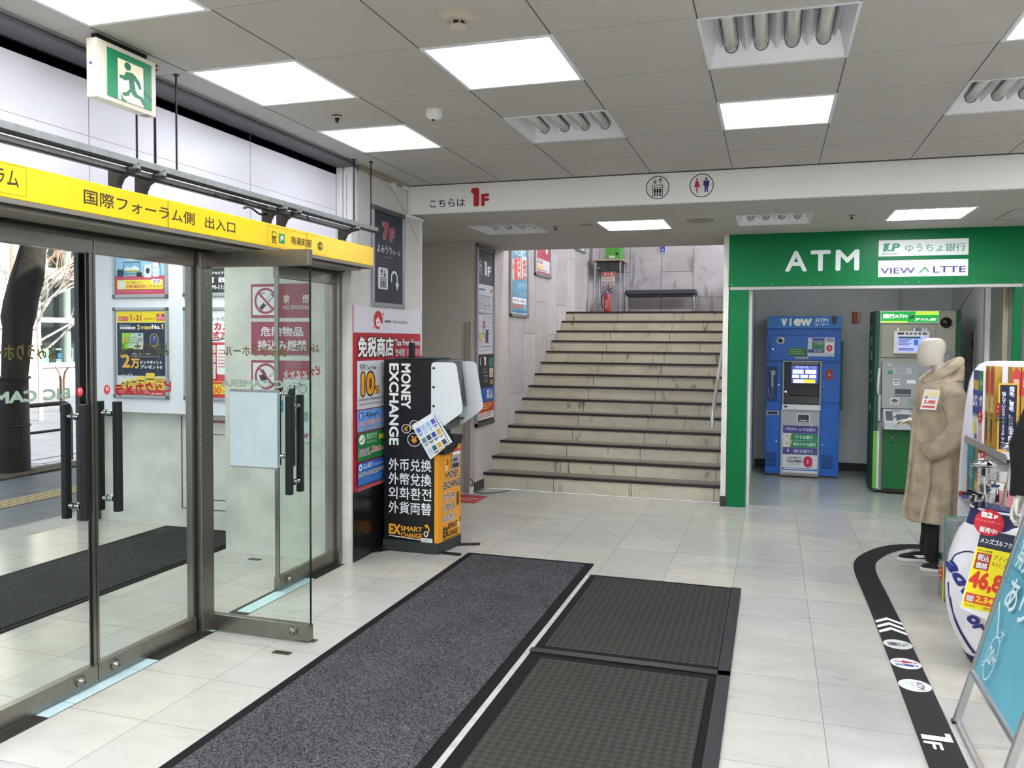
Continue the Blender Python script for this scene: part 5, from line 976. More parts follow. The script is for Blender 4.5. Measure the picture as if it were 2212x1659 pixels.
for nm, lab, bx_ in (('floor_tape', 'black tape across the joint of the two weave mats', (-1.16, -.165, 3.99, 4.045)), ('floor_tape', 'black tape down the right edge of the weave mats', (-.225, -.165, 1.6, 5.45))):
    b = MB(); b.box(bx_[0], bx_[1], bx_[2], bx_[3], .0112, .0125, TAPE); tag(build(nm, b), lab, 'tape')
b = MB(); b.box(-1.183, -1.155, 1.6, 5.44, .0004, .0012, mat('worn_white_tape', '#b3b1a9', .5, noise=.2, nscale=20)); tag(build('floor_tape', b), 'worn white tape strip between the charcoal mat and the weave mats', 'tape')
b = MB(); bk_ = mat('guide_line_black', '#141212', .5, spec=.25); cl = [(2.2, 7.12), (1.6, 7.12), (1.3, 7.105), (1.02, 7.03), (.86, 6.87), (.745, 6.66), (.668, 6.43), (.640, 6.12), (.648, 5.6), (.656, 4.88), (.659, 3.43), (.660, 2.0)]
def smooth_path(p, n=4):
    out = []
    for i in range(len(p)-1):
        a, c, d, e = p[max(i-1,0)], p[i], p[i+1], p[min(i+2,len(p)-1)]
        for k in range(n):
            s_ = k/n; out.append(tuple(.5*((2*c[j])+(-a[j]+d[j])*s_+(2*a[j]-5*c[j]+4*d[j]-e[j])*s_*s_+(-a[j]+3*c[j]-3*d[j]+e[j])*s_**3) for j in (0, 1)))
    return out+[p[-1]]
cp = smooth_path(cl); vs = []; vs2 = []
for i, p in enumerate(cp):
    a, c = Vector(cp[max(i-1,0)]), Vector(cp[min(i+1,len(cp)-1)]); d = (c-a).normalized(); n = Vector((-d.y, d.x))
    for w_, l, z in ((.072, vs, .0018), (.082, vs2, .0010)): l += [(p[0]+n.x*w_, p[1]+n.y*w_, z), (p[0]-n.x*w_, p[1]-n.y*w_, z)]
fs = [(2*i, 2*i+2, 2*i+3, 2*i+1) for i in range(len(cp)-1)]
b.add(vs2, [tuple(reversed(f)) for f in fs], mat('clear_film_edge', '#a7a298', .4)); b.add(vs, [tuple(reversed(f)) for f in fs], bk_)
P = Print(b, (.73, 6, .0019), (0, -3, 0), (-.144, 0, 0), (0, 0, 3000, 144), eps=.00006, lift=.0001)
def yy(y): return (6-y)*1000
def kx(x): return (.73-x)*1000
for k in range(3):
    y = 5.17-.085*k; P.poly([(yy(y), 72), (yy(y-.075), 0+3), (yy(y-.115), 3), (yy(y-.045), 72), (yy(y-.115), 141), (yy(y-.075), 141)], iW)
for y, kind in ((4.722, 'l'), (4.447, 'w'), (4.172, 'a')):
    c = yy(y); P.ell(c, 72, 72, 71, ink('#dcdcdc'))
    if kind == 'l':
        P.line([(c-26,118),(c-26,60),(c+26,60),(c+26,118),(c-28,118)], 4, iK)
        for d in (-15, 0, 15): P.ell(c+d, 72, 5, 5, iK); P.rect(c+d-6, 78, c+d+6, 112, iK)
        P.line([(c-14,50),(c-14,22)], 4, iK); P.line([(c-26,34),(c-14,20),(c-2,34)], 4, iK); P.line([(c+14,22),(c+14,50)], 4, iK); P.line([(c+2,38),(c+14,52),(c+26,38)], 4, iK)
    elif kind == 'w':
        rr, bb = ink('#a82838'), ink('#243a86'); P.ell(c-20, 26, 8, 8, rr); P.poly([(c-24,36),(c-16,36),(c+2,86),(c-14,86),(c-15,122),(c-25,122),(c-26,86),(c-42,86)], rr); P.ell(c+22, 26, 8, 8, bb); P.rect(c+8, 38, c+36, 80, bb); P.rect(c+12, 80, c+20, 122, bb); P.rect(c+24, 80, c+32, 122, bb)
    else: P.txt('ATM', c-48, 32, c+48, 66, ink('#2a3338'), .03); P.txt('VIEW ALTTE', c-40, 76, c+40, 88, ink('#5f63a0')); P.txt('ゆうちょ', c-36, 96, c+30, 116, ink('#8fc28a'))
P.txt('1', yy(3.690), 14, yy(3.615), 128, iW, 0); P.txt('F', yy(3.60), 62, yy(3.535), 128, iW, .02)
tag(build('floor_guide_line', b), 'black guide line on the floor with lift, toilet and ATM symbols, curving right', 'floor sticker')
def plate(x0, x1, y0, y1, label):
    t = thing('floor_bolt_plate', label, 'floor plate', ((x0+x1)/2, (y0+y1)/2, 0)); b = MB(); b.box(x0, x1, y0, y1, .0003, .003, mat('rusty_plate', '#5d5648', .5, .5, noise=.4, nscale=60)); build('plate', b, t)
    b = MB(); b.box(x0+.012, x1-.012, (y0+y1)/2-.008, (y0+y1)/2+.008, .003, .0035, BLACK); build('slot', b, t)
plate(-2.40, -2.30, 3.575, 3.615, 'small worn metal plate in the floor in front of the open glass door'); plate(-2.37, -2.27, 3.77, 3.81, 'small metal plate in the floor under the corner of the open glass door'); plate(-3.585, -3.49, 5.05, 5.09, 'small metal plate in the floor by the no smoking wall')
b = MB(); b.box(-3.10, -2.74, 7.50, 7.90, .0006, .0016, ink('#b3303a')); P = Print(b, (-3.10, 7.90, .0016), (.36, 0, 0), (0, -.4, 0), (0, 0, 100, 100)); P.line([(10, 50), (90, 45)], 5, iW); P.line([(20, 70), (80, 68)], 3, iW); tag(build('floor_sticker', b), 'red sticker on the floor behind the exchange machine', 'floor sticker')
t = thing('cable_outlet', 'grey cable and plug lying at the foot of the floor map wall', 'cable', (-2.93, 7.98, 0)); b = MB(); b.box(-2.97, -2.93, 7.96, 8.0, 0, .07, PLW); build('plug', b, t, bevel=.004)
b = MB(); b.tube([(-2.93, 7.97, .03), (-2.85, 7.99, .008), (-2.70, 8.1, .006), (-2.62, 8.28, .006)], .006, ink('#55534e'), 8); b.tube([(-2.95, 7.98, .07), (-2.93, 7.97, .13), (-2.97, 8.0, .15)], .005, BLACK, 6); build('lead', b, t, smooth=True)

# ================================================================ mannequin in the fleece coat
def fur(name, c, k=.5):
    return mat(name, c, .95, noise=.35, nscale=9, bump=.9, bscale=170, spec=.15)
FUR = fur('beige_fleece', '#b9a991'); SKIN = mat('mannequin_white', '#cbc2b4', .5); TRO = mat('black_trousers', '#151416', .8, noise=.2, nscale=20); SH = mat('black_suede', '#1a1a1c', .8, noise=.2, nscale=40); SOLE = mat('white_rubber_sole', '#d8d5d0', .5)
def hand(b, wrist, d, upv, s=1.0, M=SKIN, curl=.5):
    """palm and five bent fingers growing along d from the wrist; upv = back of the hand"""
    d = Vector(d).normalized(); u = Vector(upv); u = (u-d*u.dot(d)).normalized(); sd = d.cross(u); w_ = Vector(wrist)
    def pt(a, c, e): return w_ + (d*a + sd*c + u*e)*s
    rings = []
    for a, hw, th in ((-.02, .024, .02), (.0, .026, .018), (.03, .038, .017), (.07, .042, .015), (.09, .040, .012)):
        rings.append([pt(a, hw*math.cos(t_), th*math.sin(t_)) for t_ in [2*math.pi*i/14 for i in range(14)]])
    b.loft(rings, M)
    for c, ln in ((-.031, .062), (-.010, .076), (.011, .072), (.031, .056)):
        p = [pt(.082, c, 0)]; ang = 0; x, z = .082, 0
        for k, f in enumerate((.45, .32, .25)):
            ang += curl*(.5+.4*k); x += ln*f*math.cos(ang); z -= ln*f*math.sin(ang); p.append(pt(x, c*(1+.08*k), z))
        b.tube(p, [.0092*s, .0088*s, .008*s, .0058*s], M, 10)
    b.tube([pt(.02, -.030, -.004), pt(.045, -.056, -.014), pt(.07, -.062, -.024), pt(.088, -.058, -.032)], [.012*s, .0105*s, .009*s, .0065*s], M, 10)
def ell_ring(c, rx, ry, n=40, f=None, tilt=0):
    return [(c[0]+rx*math.cos(a)*(f(a) if f else 1), c[1]+ry*math.sin(a)*(f(a) if f else 1), c[2]+tilt*rx*math.cos(a)) for a in [2*math.pi*i/n for i in range(n)]]
def shoe(t, heel, d, L=.275, mt=SH, swoosh=True):
    h = Vector(heel); d = Vector(d).normalized(); s = Vector((-d.y, d.x, 0)); b = MB()
    def rg(prof, z, grow=0): return [h + d*(L*a) + s*(c*(1+grow)) + Vector((0,0,z)) for a, c in prof]
    half = [(0, 0), (.01, .024), (.06, .032), (.25, .034), (.45, .036), (.65, .044), (.82, .043), (.94, .030), (1, 0)]
    prof = half + [(a, -c) for a, c in reversed(half[1:-1])]
    rings = [rg([(a*.97+.015, c*.92) for a, c in prof], .026)]
    for k, z in ((.3, .045), (.7, .068), (1.0, .095)):
        rings.append([h + d*(L*(.02+(a*.96)*(1-.62*k*k))) + s*(c*.92*(1-.15*k)) + Vector((0,0,z*(1 if a < .62 else 1-.20*k))) for a, c in prof])
    b.loft(rings, mt); up_ = build('shoe', b, t, smooth=True)
    b = MB(); b.loft([rg(prof, 0), rg(prof, .026)], SOLE); build('sole', b, up_, bevel=.004)
    b = MB()
    for k in range(4): p = h+d*L*(.46+.055*k)+Vector((0,0,.094-.010*k)); b.tube([p-s*.02, p+Vector((0,0,.006)), p+s*.02], .004, BLACK, 6)
    build('laces', b, up_)
    if swoosh:
        b = MB()
        for sg in (1, -1):
            pl = [(.62,.050),(.50,.036),(.36,.040),(.14,.072),(.36,.056),(.47,.055)]
            q = [h+d*L*a+s*sg*(.0345+(.004 if .3 < a < .65 else .001)-(z-.03)*.12)+Vector((0,0,z)) for a, z in pl]
            b.prism(q, s*sg*.003, iW)
        build('side_stripe', b, up_)
t = thing('mannequin', 'white headed mannequin in a long beige fleece coat with a red price card', 'mannequin', (1.10, 6.5, 0))
b = MB(); cx, cy2 = 1.12, 6.5
rings = [ell_ring((1.14, cy2, .9), .11, .15), ell_ring((1.14, cy2, 1.1), .11, .16), ell_ring((1.15, cy2, 1.26), .11, .17), ell_ring((1.16, cy2, 1.33), .075, .10), ell_ring((1.145, cy2, 1.37), .055, .058), ell_ring((1.13, cy2, 1.41), .05, .052, tilt=-.15), ell_ring((1.118, cy2, 1.445), .052, .054, tilt=-.3)]
rings += [ell_ring((1.088, cy2, 1.438), .070, .052, tilt=.18), ell_ring((1.075, cy2, 1.462), .080, .064, tilt=.14), ell_ring((1.073, cy2, 1.495), .086, .071, tilt=.1), ell_ring((1.077, cy2, 1.535), .092, .075, tilt=.06), ell_ring((1.082, cy2, 1.575), .090, .073), ell_ring((1.086, cy2, 1.605), .077, .062), ell_ring((1.090, cy2, 1.623), .052, .042), ell_ring((1.092, cy2, 1.630), .02, .016)]
b.loft(rings, SKIN)
for s_ in (-1, 1):
    b.tube([(1.15, cy2+s_*.15, 1.26), (1.165, cy2+s_*.21, 1.2), (1.19, cy2+s_*.24, 1.0), (1.06, cy2+s_*.24, .86 if s_ < 0 else 1.0), (1.03 if s_ < 0 else .97, cy2+s_*.245, .845 if s_ < 0 else 1.01)], [.05, .036, .032, .030, .028], SKIN, 14)
    b.tube([(1.14, cy2+s_*.08, .92), (1.13, cy2+s_*.085, .5), (1.12, cy2+s_*.085, .11)], [.085, .06, .045], SKIN, 14)
hand(b, (.985, cy2+.235, 1.012), (-1, 0, -.12), (0, .35, 1), .85, curl=.7)
build('body', b, t, smooth=True)
random.seed(3)
def fold(z, am, ph):
    return lambda a: 1 + 2.3*am*(.6*math.sin(5*a+ph+1.5*z) + .4*math.sin(9*a-ph*1.7+2*z) + .25*math.sin(16*a+4*z))
b = MB(); rings = []
for z, x0, x1, ry, am in ((1.365,1.05,1.235,.09,.0),(1.345,1.015,1.265,.125,.01),(1.31,1.0,1.28,.18,.01),(1.26,.985,1.285,.215,.012),(1.18,.975,1.285,.225,.014),(1.08,.968,1.285,.225,.018),(.97,.962,1.285,.225,.024),(.86,.957,1.285,.228,.030),(.74,.95,1.285,.232,.036),(.62,.94,1.285,.236,.042),(.50,.93,1.282,.24,.048),(.40,.918,1.28,.243,.052),(.345,.91,1.275,.245,.054),(.340,.93,1.26,.235,.054)):
    rings.append(ell_ring(((x0+x1)/2, cy2, z+(.0)), (x1-x0)/2, ry, 72, fold(z, am, 1.1)))
b.loft(rings, FUR, cap=False); coat = build('fleece_coat', b, t, smooth=True, sub=1)
# sleeves
def sleeve(s_, pts, rr):
    b = MB(); P0 = [Vector(p) for p in pts]; rings = []; a = None
    pp = []
    for i in range(len(P0)-1):
        for k in range(6):
            f = k/6; A, B_, C, D = P0[max(i-1,0)], P0[i], P0[i+1], P0[min(i+2,len(P0)-1)]
            p = .5*((2*B_)+(C-A)*f+(2*A-5*B_+4*C-D)*f*f+(-A+3*B_-3*C+D)*f**3); r_ = rr[i]+(rr[i+1]-rr[i])*f
            pp.append((p, r_*(1+.05*math.sin(9*(i+f))+.03*math.sin(17*(i+f)))))
    pp.append((P0[-1], rr[-1]))
    b.tube([p for p, r_ in pp], [r_ for p, r_ in pp], FUR, 20); sl = build('sleeve', b, coat, smooth=True)
    b = MB(); d = (P0[-1]-P0[-2]).normalized(); b.tube([P0[-1]-d*.05, P0[-1]-d*.02, P0[-1]+d*.012], [rr[-1]*1.12, rr[-1]*1.16, rr[-1]*1.05], FUR, 20); b.ball(P0[-1]-d*.01, rr[-1]*.9, rr[-1]*.9, rr[-1]*.8, FUR) if s_ < 0 else None; build('cuff', b, coat, smooth=True)
sleeve(-1, [(1.17, cy2-.15, 1.28), (1.205, cy2-.235, 1.17), (1.22, cy2-.265, 1.02), (1.13, cy2-.27, .90), (1.035, cy2-.255, .835)], [.075, .085, .082, .072, .058])
sleeve(1, [(1.16, cy2+.15, 1.28), (1.17, cy2+.235, 1.16), (1.16, cy2+.26, 1.05), (1.08, cy2+.25, 1.01), (1.01, cy2+.24, 1.01)], [.075, .085, .080, .066, .052])
# hood folded back, collar, front edge, belt flap
b = MB(); b.tube([(1.03, cy2-.03, 1.30), (1.04, cy2-.085, 1.325), (1.10, cy2-.115, 1.365), (1.19, cy2-.10, 1.42), (1.25, cy2-.05, 1.46), (1.262, cy2, 1.47), (1.25, cy2+.05, 1.46), (1.19, cy2+.10, 1.42), (1.10, cy2+.115, 1.365), (1.04, cy2+.085, 1.325), (1.03, cy2+.03, 1.30)], [.022,.03,.034,.034,.032,.03,.032,.034,.034,.03,.022], FUR, 14)
build('collar', b, coat, smooth=True)
b = MB(); b.loft([ell_ring((1.20, cy2, 1.33), .085, .13, 32), ell_ring((1.235, cy2, 1.37), .055, .115, 32), ell_ring((1.25, cy2, 1.42), .04, .085, 32, tilt=.3), ell_ring((1.255, cy2, 1.465), .025, .05, 32, tilt=.4)], FUR); build('hood', b, coat, smooth=True)
b = MB(); b.tube([(1.02, cy2-.04, 1.30), (.983, cy2-.06, 1.15), (.962, cy2-.075, .97), (.952, cy2-.085, .80), (.937, cy2-.09, .60), (.912, cy2-.095, .352)], [.014, .016, .016, .016, .017, .018], FUR, 10)
build('front_edge', b, coat, smooth=True)
b = MB(); b.tube([(1.05, cy2-.225, .78), (1.045, cy2-.235, .62), (1.0, cy2-.235, .36)], [.008, .012, .014], FUR, 8); build('side_fold', b, coat, smooth=True)
for s_ in (-1, 1):
    b = MB(); b.loft([ell_ring((1.115, cy2+s_*.085, .05), .052, .058, 24), ell_ring((1.105, cy2+s_*.085, .10), .062, .062, 24, fold(.1, .05, 2)), ell_ring((1.115, cy2+s_*.085, .22), .062, .064, 24, fold(.2, .05, 1)), ell_ring((1.13, cy2+s_*.085, .5), .075, .075, 24)], TRO); build('trouser_leg', b, t, smooth=True)
shoe(t, (1.17, 6.585, 0.001), (-1, -.02, 0))
shoe(t, (1.285, 6.335, 0.001), (-1, 0, 0))
t = thing('price_card', 'white and red price card pinned on the chest of the fleece coat', 'price card', (1.0, 6.28, 1.16))
b = MB(); q0, q1, q2, q3 = Vector((1.005,6.262,1.275)), Vector((1.098,6.25,1.272)), Vector((1.072,6.235,1.135)), Vector((.975,6.247,1.140)); n_ = Vector((0, .004, 0))
b.hexa([q3+n_, q2+n_, q1+n_, q0+n_, q3, q2, q1, q0], ink('#e3dfdd')); P = Print(b, q0, q1-q0, q3-q0, (0, 0, 100, 100))
P.rect(6, 3, 94, 34, ink('#d9c98e')); P.rect(6, 6, 60, 16, ink('#cfc4c8')); P.rect(10, 34, 32, 46, ink('#9a6a72')); P.txt('3,480', 12, 52, 88, 74, ink('#cc2a34'), .05); P.rect(8, 82, 90, 92, ink('#c04038')); P.lines(40, 36, 90, 46, 2, iGr, .4)
build('card', b, t)

# ================================================================ drug rack at the right edge
t = thing('display_rack', 'white display rack with a rounded end panel and clear shelves', 'display rack', (1.4, 5.6, 0))
RW = mat('rack_white', '#dcd8de', .4); CLEAR = glass('clear_plastic', (.86, .88, .88, 1), 1.2)
Yp = 6.0; b = MB(); pl = [(1.172,.0),(1.178,.55),(1.182,.80),(1.190,.98),(1.205,1.18),(1.225,1.34),(1.245,1.41),(1.275,1.455),(1.32,1.478),(1.40,1.482),(1.75,1.482),(1.75,0)]
b.prism([(x, Yp, z) for x, z in pl], (0, .03, 0), RW); build('end_panel', b, t, bevel=.006)
b = MB(); b.box(1.62, 1.65, 4.7, 6.0, 0, 1.48, RW); build('back_panel', b, t)
for z, x0, y0, y1 in ((.985, 1.2, 5.0, 5.99), (.60, 1.19, 5.0, 5.99), (1.19, 1.2, 4.72, 5.22)):
    b = MB(); b.box(x0+.01, 1.62, y0, y1, z-.012, z, RW if z < 1 else CLEAR); s_ = build('shelf', b, t)
    b = MB(); b.box(x0, x0+.006, y0, y1, z-.03, z+.012, CLEAR if z > 1.1 else mat('price_rail_grey', '#8d8b8c', .25)); build('price_rail', b, s_)
b = MB(); b.box(1.2, 1.62, 4.72, 5.99, 0, .12, RW); build('plinth', b, t)
def pack(name, label, cat, x0, y0, z0, dx, dy, dz, col, face=None, group=None):
    """a carton whose front faces -X; face(P) draws in 0..100 from its far edge"""
    t = thing(name, label, cat, (x0+dx/2, y0+dy/2, z0), group); b = MB(); b.box(x0, x0+dx, y0, y0+dy, z0, z0+dz, ink(col))
    P = Print(b, (x0, y0+dy, z0+dz), (0, -dy, 0), (0, 0, -dz), (0, 0, 100, 100)); 
    if face: face(P)
    build('carton', b, t, bevel=.001); return t
def salon(P):
    P.rect(0, 0, 55, 14, ink('#2c3a86')); P.rect(0, 14, 55, 28, ink('#c8a53a')); P.rect(55, 0, 100, 28, ink('#0f8a4c')); P.txt('マイ', 70, 14, 98, 22, iW, .02); P.rect(0, 28, 100, 62, ink('#1b2f94')); P.txt('ロパス', 4, 34, 48, 52, iW, .06); P.txt('ザ', 66, 34, 98, 50, iW, .05); P.rect(0, 62, 100, 66, ink('#5ab0a0')); P.ell(24, 82, 14, 9, ink('#e8d23c')); P.rect(62, 66, 94, 80, ink('#c9c4c8')); P.lines(64, 67, 92, 79, 4, iGr, .4); P.rect(64, 82, 96, 96, ink('#d8a8b0')); P.rect(30, 90, 50, 97, ink('#4a58a8'))
pack('medicine_box', 'blue and green plaster box on the upper shelf, leftmost by the white end panel', 'medicine box', 1.22, 5.62, .987, .12, .25, .44, '#e3e1df', salon)
def gold(P):
    P.poly([(0,8),(50,0),(100,8),(100,34),(0,34)], ink('#c03a30')); P.txt('X5', 15, 38, 85, 56, ink('#e8d8a8'), .04); P.rect(5, 58, 95, 62, ink('#7a5a20')); P.rect(20, 64, 80, 92, ink('#4a3a1c')); P.rect(30, 84, 70, 94, ink('#b0382c'))
for k, lab in enumerate(('slim gold box with a red top on the shelf, next to the blue plaster box', 'slim gold box with a red top, second from the blue plaster box')):
    pack('hair_tonic_box', lab, 'medicine box', 1.22, 5.475-.115*k, .987, .04, .085, .475, '#b8923c', gold, 'slim gold boxes with red tops')
for k, lab in enumerate(('red topped gold box behind the navy notice, left one', 'red topped gold box behind the navy notice, middle one', 'red topped gold box behind the navy notice, right one')):
    pack('hair_tonic_box', lab, 'medicine box', 1.285+.048*k, 5.26, .987, .043, .085, .475, '#b8923c', None, 'slim gold boxes with red tops')
    b = MB(); o = [c for c in COL.objects if c.name.startswith('carton')][-1]; x0 = 1.285+.048*k
    P = Print(b, (x0, 5.26, 1.462), (.043, 0, 0), (0, 0, -.475), (0, 0, 100, 100)); P.poly([(0,6),(50,0),(100,6),(100,34),(0,34)], ink('#c03a30')); P.rect(20, 14, 80, 24, ink('#e0a8a0')); build('front_print', b, o.parent)
t = thing('notice_card', 'navy notice with a yellow border and white vertical lettering on the rack', 'notice', (1.27, 5.205, 1.19))
b = MB(); b.box(1.215, 1.315, 5.24, 5.244, .986, 1.372, ink('#e2b03a')); P = FY(b, 5.24, 1.215, .993, 1.315, 1.372); RC(P, 1.223, 1.0, 1.307, 1.363, ink('#161d3c'))
T(P, '発\n毛\n、\n育\n毛\n、\n抜\n け\n毛\n予\n防\n。'.replace(' ', ''), 1.268, 1.02, 1.295, 1.355, iW, .03, sl=.9); T(P, '悩\nん\nで\nい\nた\nら\nす\nぐ\nX\n5\nチ\nャ\nー\nジ', 1.233, 1.005, 1.252, 1.325, iW, .02, sl=.9); build('card', b, t)
def tagc(x, y, z, label, s=1):
    t = thing('shelf_tag', label, 'price tag', (x, y, z), 'red oval shelf tags'); b = MB(); M = ink('#bb2733')
    b.lathe((x, y, z), (-1, -.35, 0), [(0, .022*s), (.0015, .022*s)], M, 24); o = build('tag', b, t)
    for v in o.data.vertices: v.co.z *= 1.75
    b = MB(); a = Vector((.35, -1, 0)).normalized()*.03*s; P = Print(b, Vector((x-.003, y-.001, z+.03*s))-a/2, a, (0, 0, -.06*s), (0, 0, 100, 100)); P.txt('3F', 28, 16, 72, 40, iW, .04); P.rect(14, 52, 86, 56, ink('#e8b8bc')); P.rect(24, 66, 76, 82, ink('#e8b8bc')); build('lettering', b, t)
tagc(1.195, 5.55, 1.155, 'red oval 3F tag on the front of the blue plaster box'); tagc(1.185, 5.42, .93, 'red oval 3F tag hanging below the clear shelf rail')
tagc(1.19, 5.12, 1.235, 'red oval tag in front of the navy notice', .9); tagc(1.022, 5.64, .17, 'red oval tag by the foot of the mannequin, behind the golf bag', 1.1)
def teal(P): P.ell(30, 40, 26, 14, ink('#3a6a9a')); P.ell(34, 70, 24, 12, ink('#7a4a3a')); P.txt('ひざ', 55, 30, 95, 60, iW, .02)
pack('supplement_box', 'tall teal box on the lower shelf beside the white end panel', 'medicine box', 1.21, 5.78, .602, .1, .16, .36, '#0f7f86', teal)
pack('supplement_box', 'brown and gold box on the lower shelf next to the teal box', 'medicine box', 1.215, 5.66, .602, .1, .10, .35, '#8a6a34', lambda P: (P.rect(0, 30, 100, 45, ink('#6a3a2c')), P.rect(10, 60, 90, 75, ink('#c8a84a'))))
def loxo(P): P.txt('ロ\nキ\nソ\nニ\nン\nS\nパ\nッ\nプ', 50, 4, 88, 90, ink('#2b2c30'), .03, sl=.85); P.rect(6, 60, 40, 80, ink('#b4b2b4')); P.lines(8, 10, 40, 50, 5, iGr, .35, .3)
for k, (y, dy, h, lab) in enumerate(((5.49, .14, .325, 'white pain relief box on the lower shelf next to the brown and gold box'), (5.30, .17, .30, 'white pain relief box with black vertical lettering behind the upper chrome club'), (5.11, .17, .29, 'white pain relief box farthest right on the lower shelf'))):
    pack('pain_relief_box', lab, 'medicine box', 1.205, y, .602, .12, dy, h, '#d6d3d4', loxo, 'white pain relief boxes')
pack('pink_box', 'small pink box with a white print in front of the white pain relief boxes', 'medicine box', 1.19, 5.03, .62, .06, .07, .17, '#d98a90', lambda P: P.ell(45, 55, 24, 20, ink('#ecd4d4')))
b = MB(); b.box(1.025, 1.028, 5.6, 5.75, .0, .535, CLEAR); b.box(1.028, 1.16, 5.6, 5.603, .0, .535, CLEAR); b.box(1.028, 1.16, 5.745, 5.748, 0, .5, CLEAR); b.box(1.157, 1.16, 5.603, 5.745, 0, .5, CLEAR); 
t = thing('clear_box', 'clear plastic box standing on the floor between the mannequin and the rack', 'plastic box', (1.09, 5.68, 0)); build('walls', b, t)
b = MB(); b.box(1.0235, 1.0295, 5.598, 5.602, .25, .535, ink('#3f8f62')); b.box(1.0235, 1.0295, 5.598, 5.602, 0, .25, ink('#d8c83c')); b.box(1.028, 1.16, 5.598, 5.602, .531, .537, ink('#3f8f62')); build('edging', b, t)
b = MB(); b.box(1.035, 1.15, 5.61, 5.74, .001, .51, mat('grey_wrap', '#a9a9a8', .25, noise=.3, nscale=14)); build('wrapped_goods', b, t, bevel=.02)

# ================================================================ golf bag, clubs, price card
t = thing('golf_bag', 'white and navy golf bag standing at the right behind the yellow price card', 'golf bag', (1.05, 4.6, 0))
GW = mat('white_leatherette', '#dcdadd', .4, noise=.04, nscale=8); NV = mat('navy_fabric', '#1c2356', .6, noise=.15, nscale=30)
GP = [(.0, .975, .10), (.03, .955, .115), (.128, .904, .14), (.21, .873, .155), (.30, .857, .165), (.38, .853, .165), (.461, .858, .16), (.526, .866, .15), (.60, .885, .135), (.66, .905, .12), (.70, .935, .105)]
gx = 1.055; gy = 4.60
def bag_r(z):
    for (z0, x0, r0), (z1, x1, r1) in zip(GP, GP[1:]):
        if z0 <= z <= z1: f = (z-z0)/(z1-z0); return gx-(x0+(x1-x0)*f), r0+(r1-r0)*f
    return gx-GP[-1][1], GP[-1][2]
b = MB(); b.loft([ell_ring((gx, gy, z), *bag_r(z), 40) for z in [.001]+[.03+.67*k/20 for k in range(21)]], GW); bag = build('body', b, t, smooth=True)
b = MB(); b.loft([ell_ring((gx, gy, z), bag_r(max(z,0))[0]*1.03, bag_r(max(z,0))[1]*1.03, 40) for z in (.0, .02, .05)], NV); build('navy_base', b, t, smooth=True); b = MB(); b.loft([ell_ring((gx+.012*k, gy, z), rx, ry, 40, tilt=-.12*k) for k, z, rx, ry in ((0, .665, .128, .116), (0, .70, .114, .108), (.4, .74, .106, .10), (1, .785, .104, .10), (1, .775, .085, .08))], NV); build('navy_cuff', b, t, smooth=True)
b = MB(); b.tube([(gx+.012+.106*math.cos(a), gy+.102*math.sin(a), .772-.12*.106*math.cos(a)) for a in [2*math.pi*i/40 for i in range(41)]], .006, ink('#d8d8e0'), 8); build('rim_piping', b, t, smooth=True)
def on_bag(x, z, e=.003):
    rx, ry = bag_r(z); q = max(-.97, min(.97, (x-gx)/rx)); return (x, gy-ry*math.sqrt(1-q*q)-e, z)
def piping(pts, nm='piping'):
    b = MB(); b.tube([on_bag(*p) for p in pts], .0035, NV, 6); build(nm, b, t, smooth=True)
def spl(p, n=8): return smooth_path(p, n)
piping(spl([(.868, .50), (.885, .545), (.925, .575), (.965, .57), (.985, .53)])); piping(spl([(.858, .40), (.868, .30), (.90, .20), (.95, .11), (.99, .06)])); piping(spl([(.866, .33), (.888, .22), (.93, .13), (.97, .07)])); 
b = MB(); P = Print(b, (.86, 4.0, .53), (.02, 0, 0), (0, 0, -.45), (0, 0, 20, 450)); vs = []; 
tmp = MB()
def bagtext(s, cx_, cz, w_, h_, rot):
    tm = MB(); P = FY(tm, 4.4, .8, 0, 1.3, .8); P.txt(s, cx_-w_/2, -cz-h_/2, cx_+w_/2, -cz+h_/2, ink('#2a2c78'), .05, rot=rot, shear=.1)
    me = bpy.data.meshes.new('glyph_work'); me.from_pydata(tm.v, [], tm.f); bm = bmesh.new(); bm.from_mesh(me); bmesh.ops.triangulate(bm, faces=bm.faces)
    for _ in range(3): bmesh.ops.subdivide_edges(bm, edges=[e for e in bm.edges if e.calc_length() > .006], cuts=1)
    bmesh.ops.triangulate(bm, faces=bm.faces); bm.verts.index_update()
    b.add([on_bag(v.co.x, v.co.z, .003+(4.4-v.co.y)) for v in bm.verts], [[v.index for v in f.verts] for f in bm.faces], ink('#2a2c78')); bm.free(); bpy.data.meshes.remove(me)
b = MB(); bagtext('adv', .905, .435, .175, .062, -62); build('lettering', b, t)
b = MB(); bagtext('or', .965, .235, .085, .05, -55); build('lettering', b, t)
